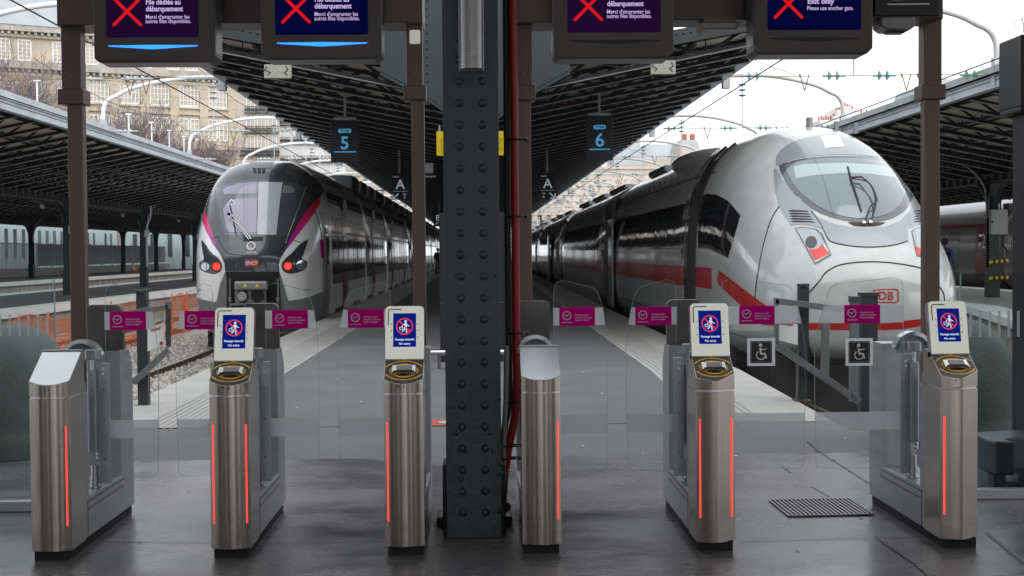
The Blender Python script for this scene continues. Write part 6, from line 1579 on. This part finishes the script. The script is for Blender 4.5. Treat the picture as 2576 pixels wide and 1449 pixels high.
# electrical cabinet and hazard arms on the right canopy column
Y = 38.6; a = P(2495, 590, Y); c = P(2535, 527, Y); g = thing('electric_cabinet', 'light grey electric cabinet on the right canopy column', 'cabinet', ((a.x+c.x)/2, Y, a.z)); hw = (c.x-a.x)/2; hh = c.z-a.z
MB().box(-hw, 0, 0, hw, .25, hh).build('body', M['greybox'], g, bevel=.02); MB().box(-hw-.03, -.02, hh*.45, -hw+.03, .0, hh*.55).build('handle', M['black'], g)
b = MB(); b.tube(smoothp([(.05, .1, hh), (.05, .1, hh+.25), (.15, .1, hh+.35), (.35, .1, hh+.3)]), .03, 8).tube(smoothp([(.1, .1, 0), (.12, .1, -.3), (.3, .1, -.5)]), .03, 8); b.build('cable', M['black'], g, smooth=50)
for k_, y in enumerate((657, 700)):
    p = P(2535, y-2, Y); q = P(2489, y+3 if k_ == 0 else y, Y); g = thing('hazard_arm', ['upper', 'lower'][k_]+' yellow and black striped arm on the right canopy column', 'hazard arm', tuple(q)); n = 7
    for i in range(n):
        aa = q.lerp(p, i/n)-q; bb_ = q.lerp(p, (i+1)/n)-q; MB().cyl(aa, bb_, .055, 12).build('stripe', M['yb'] if i % 2 == 0 else M['black'], g, smooth=50)

# ================================================================== BACKGROUND BUILDINGS
class Facade:
    """vertical wall plane through (x0, y0) at an angle; px -> (s, z) on the wall"""
    def __init__(s, x0, y0, ang): s.o = Vector((x0, y0, 0)); s.u = Vector((math.cos(R_(ang)), math.sin(R_(ang)), 0)); s.n = Vector((s.u.y, -s.u.x, 0))
    def sz(s, x, y):
        d = ray(x, y); c = Vector((0, 0, H)); t = (s.o-c).dot(s.n)/d.dot(s.n); p = c+d*t; return ((p-s.o).dot(s.u), p.z)
    def M(s): m = Matrix((s.u, -s.n, Vector((0, 0, 1)))).transposed().to_4x4(); m.translation = s.o; return m
z1 = lambda x, y: (x/2.574*.85833, y/2.574*.85833)
def win_mesh(w_, h_, arch, nx, ny, key, pane='pane'):
    if key in _mc: return _mc[key]
    pts = [(-w_/2, 0), (w_/2, 0)]+([(w_/2, h_-w_*.3)]+arc(0, h_-w_*.3, w_/2, w_*.3, 0, 180, 8)[1:-1]+[(-w_/2, h_-w_*.3)] if arch else [(w_/2, h_), (-w_/2, h_)])
    gm = MB().py(pts, .12, .16).mesh('pane', M[pane])
    fb = MB(); t = .09
    for (a, b_), (c, d) in zip(pts, pts[1:]+pts[:1]): fb.beam((a, .06, b_), (c, .06, d), .12, t, up=(0, 1, 0))
    for i in range(1, nx): fb.box(-w_/2+w_*i/nx-.04, .04, 0, -w_/2+w_*i/nx+.04, .12, h_*(.97 if arch else 1))
    for j in range(1, ny): fb.box(-w_/2, .045, h_*j/ny-.03, w_/2, .115, h_*j/ny+.03)
    fm_ = fb.mesh('frame', M['winframe']); _mc[key] = (gm, fm_); return _mc[key]
def put_win(par, sx, z, meshes):
    o = link('window', meshes[0], par, (sx, -.1, z)); link('frame', meshes[1], o); return o
# A: long limestone building with arched windows
FA = Facade(-37.5, 157, 28)
A = thing('stone_building', 'long beige limestone building with tall arched windows and zinc roof', 'building', tuple(FA.o), R_(28))
sL = FA.sz(*z1(-300, 700))[0]; sR = FA.sz(*z1(1790, 700))[0]; zE = FA.sz(*z1(250, 225))[1]; zM = FA.sz(*z1(1200, 555))[1]; zB = FA.sz(*z1(1400, 1110))[1]
MB().box(sL, 0, 0, sR, 14, zE).build('wall', M['stoneA'], A)
for z_, h_, p_ in ((zE, .7, .9), (zE-.8, .3, .4), (zM, .8, .7), (zM-1.0, .35, .3), (FA.sz(*z1(1200, 850))[1], .3, .25), (zB, .5, .4)):
    cb_ = MB().box(sL-.2, -p_, z_-h_/2, sR+.2, .0, z_+h_/2); 
    if h_ > .6:
        n_ = int((sR-sL)/.7)
        for i in range(n_): cb_.box(sL+.7*i, -p_*.8, z_-h_/2-.35, sL+.7*i+.3, 0, z_-h_/2)
    cb_.build('cornice', M['cornice'] if h_ > .6 else M['stoneA'], A)
ux = [FA.sz(*z1(x, 690))[0] for x in (745, 975, 1200, 1420, 1640)]; bay = (ux[-1]-ux[0])/4; z0w = FA.sz(*z1(745, 770))[1]; z1w = FA.sz(*z1(745, 603))[1]
print('BAY', bay); wm = win_mesh(bay*.62, z1w-z0w, True, 5, 4, 'arch', 'panelight')
for k_ in range(-3, 5):
    put_win(A, ux[0]+bay*k_, z0w, wm)
    sm_ = MB(); c = ux[0]+bay*k_; pts = arc(0, z1w-bay*.19, bay*.36, bay*.25, 0, 180, 12)
    for (a, b_), (e, f_) in zip(pts, pts[1:]): sm_.beam((c+a, -.1, b_), (c+e, -.1, f_), .25, .28, up=(0, 1, 0))
    sm_.box(c-1.6, -.25, z0w-.3, c+1.6, 0, z0w-.08).build('window_surround', M['stoneB'], A)
    pb = MB().box(c+bay/2-.5, -.22, zB, c+bay/2+.5, 0, zM-.4)
    for q in range(12): pb.box(c+bay/2-.52, -.26, zB+.3+1.1*q, c+bay/2+.52, -.2, zB+1.2+1.1*q) if zB+1.2+1.1*q < zM-.5 else None
    pb.build('pilaster', M['stoneA'], A)
z0w = FA.sz(*z1(1200, 1045))[1]; z1w = FA.sz(*z1(1200, 890))[1]; w2 = win_mesh(1.0, z1w-z0w, False, 2, 4, 'lower')
for k_ in range(-3, 5):
    for s in (-.65, .65): put_win(A, ux[0]+bay*k_+s, z0w, w2)
z0w = FA.sz(*z1(185, 455))[1]; z1w = FA.sz(*z1(185, 305))[1]; w3 = win_mesh(1.35, z1w-z0w, False, 3, 5, 'upper')
for x in (-100, 25, 185, 445, 690, 900, 1100, 1300, 1440, 1590, 1690): put_win(A, FA.sz(*z1(x, 400))[0], z0w, w3)
w5 = win_mesh(1.9, 2.6, True, 2, 2, 'ground')
for k_ in range(-3, 5): put_win(A, ux[0]+bay*k_, zB-3.6, w5)
r = MB(); r.add([(sL-.5, -1, zE+.3), (sR+.4, -1, zE+.3), (sR+.4, 14, zE+.3), (sL-.5, 14, zE+.3), (sL+2, 4.5, zE+5.5), (sR-4, 4.5, zE+5.5), (sR-4, 9, zE+5.5), (sL+2, 9, zE+5.5)], [(0, 1, 5, 4), (1, 2, 6, 5), (2, 3, 7, 6), (3, 0, 4, 7), (4, 5, 6, 7)])
rf = r.build('roof', M['roofz'], A)
c = MB()
for x in (sL+6, sL+12, sL+22): c.box(x, 5, zE+5, x+1.6, 6.2, zE+8.2)
c.build('chimney', M['stoneA'], rf)
c = MB()
for x in (sL+6, sL+12, sL+22):
    for q in range(4): c.cyl((x+.25+.35*q, 5.6, zE+8.2), (x+.25+.35*q, 5.6, zE+8.9), .12, 8)
c.build('chimney_pot', M['chimney'], rf)
# B and C: apartment houses further right
def house(name, lab, F_, xl, xr, ytop, wallm, cols, rows, w_, h_, balc, rooft=True, dpt=10, key='h', long_=()):
    s0 = F_.sz(*z1(xl, 900))[0]; s1 = F_.sz(*z1(xr, 900))[0]; zt_ = F_.sz(*z1((xl+xr)/2, ytop))[1]
    B = thing(name, lab, 'building', tuple(F_.o), math.atan2(F_.u.y, F_.u.x))
    MB().box(s0, 0, 0, s1, dpt, zt_).build('wall', M[wallm], B)
    MB().box(s0-.1, -.35, zt_-.4, s1+.1, 0, zt_).build('cornice', M['stoneB'], B)
    if rooft:
        r = MB(); r.add([(s0, 0, zt_), (s1, 0, zt_), (s1, dpt, zt_), (s0, dpt, zt_), (s0+.6, 1.2, zt_+3), (s1-.6, 1.2, zt_+3), (s1-.6, dpt-1, zt_+3), (s0+.6, dpt-1, zt_+3)], [(0, 1, 5, 4), (1, 2, 6, 5), (2, 3, 7, 6), (3, 0, 4, 7), (4, 5, 6, 7)]); r.build('roof', M['roofz'], B)
    wmx = win_mesh(w_, h_, False, 2, 3, key)
    for x in cols:
        for y in rows:
            s_, z_ = F_.sz(*z1(x, y)); put_win(B, s_, z_-h_/2, wmx)
            if balc:
                bb = MB(); bb.box(s_-w_*.75, -.5, z_-h_/2-.08, s_+w_*.75, 0, z_-h_/2)
                for q in range(9): bb.box(s_-w_*.72+q*w_*.18-.02, -.48, z_-h_/2, s_-w_*.72+q*w_*.18+.02, -.45, z_-h_/2+.85)
                bb.box(s_-w_*.75, -.5, z_-h_/2+.85, s_+w_*.75, -.43, z_-h_/2+.92); bb.box(s_-w_*.72, -.47, z_-h_/2+.25, s_+w_*.72, -.455, z_-h_/2+.6); bb.build('balcony', M['balcony'], B)
    for y in long_:
        z_ = F_.sz(*z1((xl+xr)/2, y))[1]; bb = MB().box(s0+.2, -.7, z_-.1, s1-.2, 0, z_).box(s0+.2, -.68, z_+.95, s1-.2, -.62, z_+1.0)
        for q in range(int((s1-s0)/.18)): bb.box(s0+.2+q*.18, -.67, z_, s0+.24+q*.18, -.63, z_+.95)
        bb.box(s0+.2, -.66, z_+.3, s1-.2, -.64, z_+.65).build('long_balcony', M['balcony'], B)
    return B
FB = Facade(-27.5, 190, 20)
house('apartment_house', 'beige apartment house with black iron balconies right of the long stone building', FB, 1792, 2108, 560, 'stoneB', (1888, 1970, 2052), (640, 780, 930, 1095, 1240), 1.15, 2.7, True, key='hB', long_=(1172,))
FC = Facade(-20, 196, 12)
house('apartment_house', 'white rendered apartment house behind the front of the grey and white train', FC, 2108, 2600, 760, 'stoneC', (2143, 2252, 2357, 2462, 2560), (890, 1030, 1170, 1300), 1.15, 2.1, True, key='hC')
def block(name, lab, x0, x1, ytop, Y, dpt, m, roofm=None, rh=0, base=None):
    a = P(x0, 600, Y); c = P(x1, 600, Y); zt_ = P((x0+x1)/2, ytop, Y).z
    B = thing(name, lab, 'building', ((a.x+c.x)/2, Y, 0)); hw = (c.x-a.x)/2
    MB().box(-hw, 0, 0, hw, dpt, zt_).build('wall', M[m], B)
    if rh:
        r = MB(); r.add([(-hw, 0, zt_), (hw, 0, zt_), (hw, dpt, zt_), (-hw, dpt, zt_), (-hw*.86, 1.5, zt_+rh), (hw*.86, 1.5, zt_+rh), (hw*.86, dpt-1, zt_+rh), (-hw*.86, dpt-1, zt_+rh)], [(0, 1, 5, 4), (1, 2, 6, 5), (2, 3, 7, 6), (3, 0, 4, 7), (4, 5, 6, 7)]); r.build('roof', M[roofm or 'roofz'], B)
    return B, hw, zt_
B, hw, zt_ = block('plain_building', 'blank ochre party wall house beside the lattice bridge', 805, 862, 408, 205, 8, 'ochre', rh=1.0)
B, hw, zt_ = block('office_building', 'pale office block with rows of windows behind the left end of the lattice bridge', 855, 1000, 440, 250, 20, 'stoneB', rh=3)
wq = win_mesh(1.6, 1.6, False, 2, 2, 'off')
for i in range(6):
    for j in range(4): put_win(B, -hw+1.2+i*(2*hw-2)/6, zt_-2.6-3*j, wq)
B, hw, zt_ = block('brick_building', 'grey mansard house with brick chimney stack behind the lattice bridge on the right', 1545, 1618, 415, 240, 14, 'ochre', 'roofz', 4.8)
MB().box(-hw-.1, -.15, zt_-1.5, hw+.1, 0, zt_-.4).build('brick_band', M['chimney'], B); MB().box(-hw*.2, 3, zt_+4.5, hw*.2, 4, zt_+6.2).build('chimney', M['chimney'], B)
for i in range(5): put_win(B, -hw+1+i*(2*hw-2)/4, zt_-4.5, win_mesh(.9, 1.8, False, 2, 2, 'br'))
B, hw, zt_ = block('roof_block', 'low grey roofed house right of the brick banded house', 1618, 1700, 400, 260, 14, 'stoneB', 'roofz', 3)
B, hw, zt_ = block('roof_block', 'small block with red chimneys above the roof of the white train', 1712, 1760, 368, 230, 12, 'stoneB', 'roofz', 1.2)
for x in (-1, .4): MB().box(x, 2, zt_+.6, x+.8, 2.8, zt_+2.3).build('chimney', M['chimney'], B)
# chimney building
Yc = 150; B = thing('white_gable_house', 'white stepped gable house topped by many red chimney pots', 'building', (P(2110, 500, Yc).x, Yc, 0)); ox = B.location.x
st = MB(); pots = MB()
for x0, x1, y in ((2062, 2098, 302), (2098, 2106, 292), (2106, 2118, 276), (2118, 2128, 266), (2128, 2140, 268), (2140, 2152, 274), (2152, 2162, 280), (2162, 2215, 286)):
    a = P(x0, y, Yc); c = P(x1, y, Yc); st.box(a.x-ox, 0, 0, c.x-ox, 7, a.z)
    n_ = max(1, int((x1-x0)/6))
    for i in range(n_):
        xx = a.x-ox+(c.x-a.x)*(i+.5)/n_; pots.cyl((xx, 1, a.z), (xx, 1, a.z+.3+.35*rnd.random()), .1, 8)
st.build('wall', M['stoneC'], B); pots.build('chimney_pot', M['chimney'], B)
r = MB(); a = P(2150, 290, Yc-1); c = P(2260, 300, Yc-1); r.box(a.x-ox, -.6, a.z-4, c.x-ox, 0, a.z-.2); r.build('roof', M['roofz'], B)
B, hw, zt_ = block('glass_roof_building', 'blue grey curved metal roof behind the right canopy', 2364, 2460, 226, 170, 20, 'roofz', 'roofz', 1.6)

# pale clad building on the far left
FLb = thing('clad_building', 'long pale green clad building with slit windows behind the far left platform', 'building', (-37, 50, 0))
b = MB(); b.box(-12, 0, 0, 0, 88, 13)
for i in range(44): b.box(0, 2.0*i, 0, .08, 2.0*i+1.15, 13)
for z_ in (4.3, 8.0): b.box(0, 0, z_, .1, 88, z_+.12)
b.build('wall', M['facglass'], FLb)
wg = MB().box(-37, 139, 0, -26.5, 140.5, 9.5)
for i in range(6): wg.box(-36.9+1.8*i, 138.92, 0, -35.8+1.8*i, 139, 9.5)
wgo = wg.build('wing_wall', M['facglass'], FLb); wgo.location = (37, -50, 0)
for i in range(5):
    for z_ in (1.3, 4.9): MB().box(-35.6+1.8*i, 138.9, z_, -35.2+1.8*i, 139, z_+2.3).build('window', M['facwin'], FLb).location = (37, -50, 0)
k_ = 0; fw = MB().box(0, -.32, 0, .1, .32, 2.3).mesh('window', M['facwin']); rest = MB()
for lev, zz in enumerate((1.3, 4.9, 8.6)):
    for i in range(43):
        y = 1.6+2.0*i+(.0 if lev % 2 == 0 else .0); y = 2.0*i+1.58
        if (i*7+lev*3) % 5 == 0: continue
        if 10 < y < 110 and k_ < 88 and lev < 2: link('window', fw, FLb, (0.0, y, zz)); k_ += 1
        else: rest.box(0, y-.32, zz, .1, y+.32, zz+2.3)
o = rest.build('far_windows', M['facwin'], FLb); o['kind'] = 'stuff'

# lattice bridge across the tracks
YBr = 215; LB = thing('lattice_bridge', 'pinkish concrete lattice bridge crossing the tracks in the far distance', 'bridge', (0, YBr, 0))
zt_, zb_ = P(1450, 432, YBr).z, P(1450, 515, YBr).z
b = MB()
for yy in (0, 12):
    b.box(-45, yy-.4, zt_-.7, 45, yy+.6, zt_+.3).box(-45, yy-.6, zt_+.3, 45, yy+.8, zt_+.8); b.box(-45, yy-.6, zb_-1.6, 45, yy+.8, zb_)
b.build('chord', M['bridge'], LB)
d_ = MB()
for yy in (0, 12):
    for i in range(24):
        x = -42+3.6*i; d_.beam((x, yy, zb_), (x+3.6, yy, zt_-.5), .7, .62); d_.beam((x+3.6, yy+.12, zb_), (x, yy+.12, zt_-.5), .7, .62)
d_.build('lattice', M['bridge'], LB)
MB().box(-45, 0, zb_-1.5, 45, 12, zb_-.9).build('deck', M['bridge'], LB)
for x in (-40, -14, 12, 38): MB().box(x-1.2, 0, -.9, x+1.2, 12, zb_-1.6).build('pier', M['stoneB'], LB)
b = MB()
for i in range(60): b.box(-45+1.5*i, -.7, zb_-2.4, -44.2+1.5*i, -.6, zb_-1.6)
b.build('corbel', M['bridge'], LB)

for x0_, x1_, yt_, lb_ in ((858, 960, 470, 'grey building seen through the left end of the lattice bridge'), (965, 1060, 480, 'grey building seen through the middle of the lattice bridge'), (1330, 1430, 470, 'grey building seen through the lattice bridge above the far coaches'), (1432, 1545, 452, 'grey building seen through the right end of the lattice bridge')):
    B, hw, zt_ = block('distant_building', lb_, x0_, x1_, yt_, 262, 12, 'roofz')
    for i in range(5):
        for j in range(5): put_win(B, -hw+1+i*(2*hw-2)/4, zt_-2.6-2.8*j, wq)
# bare trees behind the left canopies
def bare_tree(x, y, h_, seed, lab):
    r_ = random.Random(seed); t = thing('bare_tree', lab, 'tree', (x, y, 0), 0, 'bare winter trees behind the left canopies')
    tk = MB(); tw = MB()
    def grow(p, d, L, r, lev):
        pts = [p]; q = p.copy(); dd = d.copy()
        for i in range(4):
            dd = (dd+Vector((r_.uniform(-.16, .16), r_.uniform(-.16, .16), r_.uniform(-.02, .12)))).normalized(); q = q+dd*L/4; pts.append(q.copy())
        rs = [r*(1-.11*i) for i in range(5)]
        rs = [max(q_, .019) for q_ in rs]; (tk if lev < 2 else tw).tube(pts, rs, 6 if lev < 2 else 3, False)
        if lev < 5:
            for k in range([6, 5, 5, 4, 3][lev]):
                f = r_.uniform(.35, 1.0); pp = pts[0].lerp(pts[-1], f) if False else pts[min(4, int(f*4+.5))]
                a = r_.uniform(0, 6.28); sp = r_.uniform(.45, .95); nd = (dd+Vector((math.cos(a)*sp, math.sin(a)*sp, r_.uniform(-.05, .35)))).normalized()
                grow(pp, nd, L*r_.uniform(.55, .78), r*.52, lev+1)
    grow(Vector((0, 0, 0)), Vector((0, 0, 1)), h_*.34, h_*.0085, 0)
    tk.build('trunk', M['bark'], t, smooth=60); tw.build('twig_crown', M['bark'], t); return t
for i, (px_, Y, h_) in enumerate(((-20, 143, 22), (60, 142, 20.5), (150, 143, 17), (250, 142, 16), (330, 143, 15), (410, 144, 14.5), (490, 146, 13.5), (550, 147, 12.5))):
    x = P(px_, 600, Y).x
    bare_tree(x, Y, h_*1.5, 11+i, ['bare tree at the left picture edge behind the canopy', 'tall bare tree left of the leftmost gantry post', 'bare tree behind the leftmost gantry post', 'bare tree under the leftmost hanging display', 'fourth bare tree from the front of the grey train', 'third bare tree from the front of the grey train', 'second bare tree from the front of the grey train', 'small bare tree nearest the front of the grey train'][i])
# thin lamp masts on the left canopy edge
for i, (px_, y0, y1) in enumerate(((94, 205, 275), (324, 290, 345), (382, 310, 370), (426, 330, 382), (463, 345, 395))):
    Y = 55+i*9; p = P(px_, y1, Y); t_ = P(px_, y0, Y); g = thing('lamp_mast', ['slim white lamp mast right of the leftmost gantry post, largest of five', 'second slim lamp mast above the left canopy', 'third slim lamp mast above the left canopy', 'fourth slim lamp mast above the left canopy', 'fifth slim lamp mast above the left canopy, nearest the train'][i], 'lamp mast', (p.x, Y, 4.6), 0, 'slim lamp masts above the left canopy')
    MB().cyl((0, 0, 0), (0, 0, t_.z-4.6), .05, 8, .035).build('pole', M['whitetube'], g, smooth=50); MB().box(-.14, -.07, t_.z-4.6, .14, .07, t_.z-4.53).build('lamp_head', M['whitetube'], g, bevel=.03)

# ================================================================== PEOPLE
def person(x, y, rz, lab, shirt, seed=0, h_=1.74):
    g = bpy.data.meshes.new('person'); k = h_/1.74
    J = [(0, 0, .98), (0, 0, 1.2), (0, -.01, 1.42), (0, -.01, 1.5), (-.09, 0, .92), (-.1, -.06, .5), (-.1, .08, .08), (-.1, -.06, .03), (.09, 0, .92), (.1, .1, .5), (.1, .12, .08), (.1, -.02, .03),
         (-.19, 0, 1.4), (-.25, .02, 1.12), (-.24, -.12, .9), (-.23, -.16, .8), (.19, 0, 1.4), (.25, .04, 1.12), (.24, -.06, .88), (.23, -.08, .78)]
    Ed = [(0, 1), (1, 2), (2, 3), (0, 4), (4, 5), (5, 6), (6, 7), (0, 8), (8, 9), (9, 10), (10, 11), (2, 12), (12, 13), (13, 14), (14, 15), (2, 16), (16, 17), (17, 18), (18, 19)]
    Rd = [.14, .13, .15, .055, .1, .07, .045, .04, .1, .07, .045, .04, .065, .05, .038, .035, .065, .05, .038, .035]
    g.from_pydata([(a*k, b_*k, c*k) for a, b_, c in J], Ed, []); g.materials.append(shirt)
    o = bpy.data.objects.new('person', g); C.objects.link(o); o.location = (x, y, 0); o.rotation_euler = (0, 0, rz)
    sk = o.modifiers.new('skin', 'SKIN'); 
    for i, r in enumerate(Rd): g.skin_vertices[0].data[i].radius = (r*k, r*k*.8)
    g.skin_vertices[0].data[0].use_root = True
    ss = o.modifiers.new('sub', 'SUBSURF'); ss.levels = 1; ss.render_levels = 1
    hd = MB().ball((0, -.01, 1.62*k), .1*k, 14, 10, 1.2).ball((0, -.115*k, 1.6*k), .02, 6, 4); hd.build('head', M['skin'], o, smooth=60)
    hr_ = MB().ball((0, .02, 1.65*k), .108*k, 12, 8, 1.1); hr_.build('hair', M['cloth2'], o, smooth=60)
    MB().pz(rrect(-.14, .1, .14, .26, .04), 1.0*k, 1.42*k).build('backpack', M['cloth2'], o)
    MB().box(-.17, -.08, .0, -.05, .14, .55).box(.05, -.03, 0, .17, .2, .55).build('trousers', M['cloth2'], o, bevel=.04)
    return tag(o, lab, 'person')
if 'skin_vertices' in dir(bpy.types.Mesh): pass
def person_safe(*a, **k_):
    return person(*a, **k_)
person_safe(P(2377, 650, 38).x, 38, 2.2, 'person in a blue jacket standing behind the white train nose at the right', M['cloth1'])
person_safe(P(1101, 650, 88).x, 88, 0.3, 'tiny person in dark clothes walking far along the middle platform', M['cloth2'])
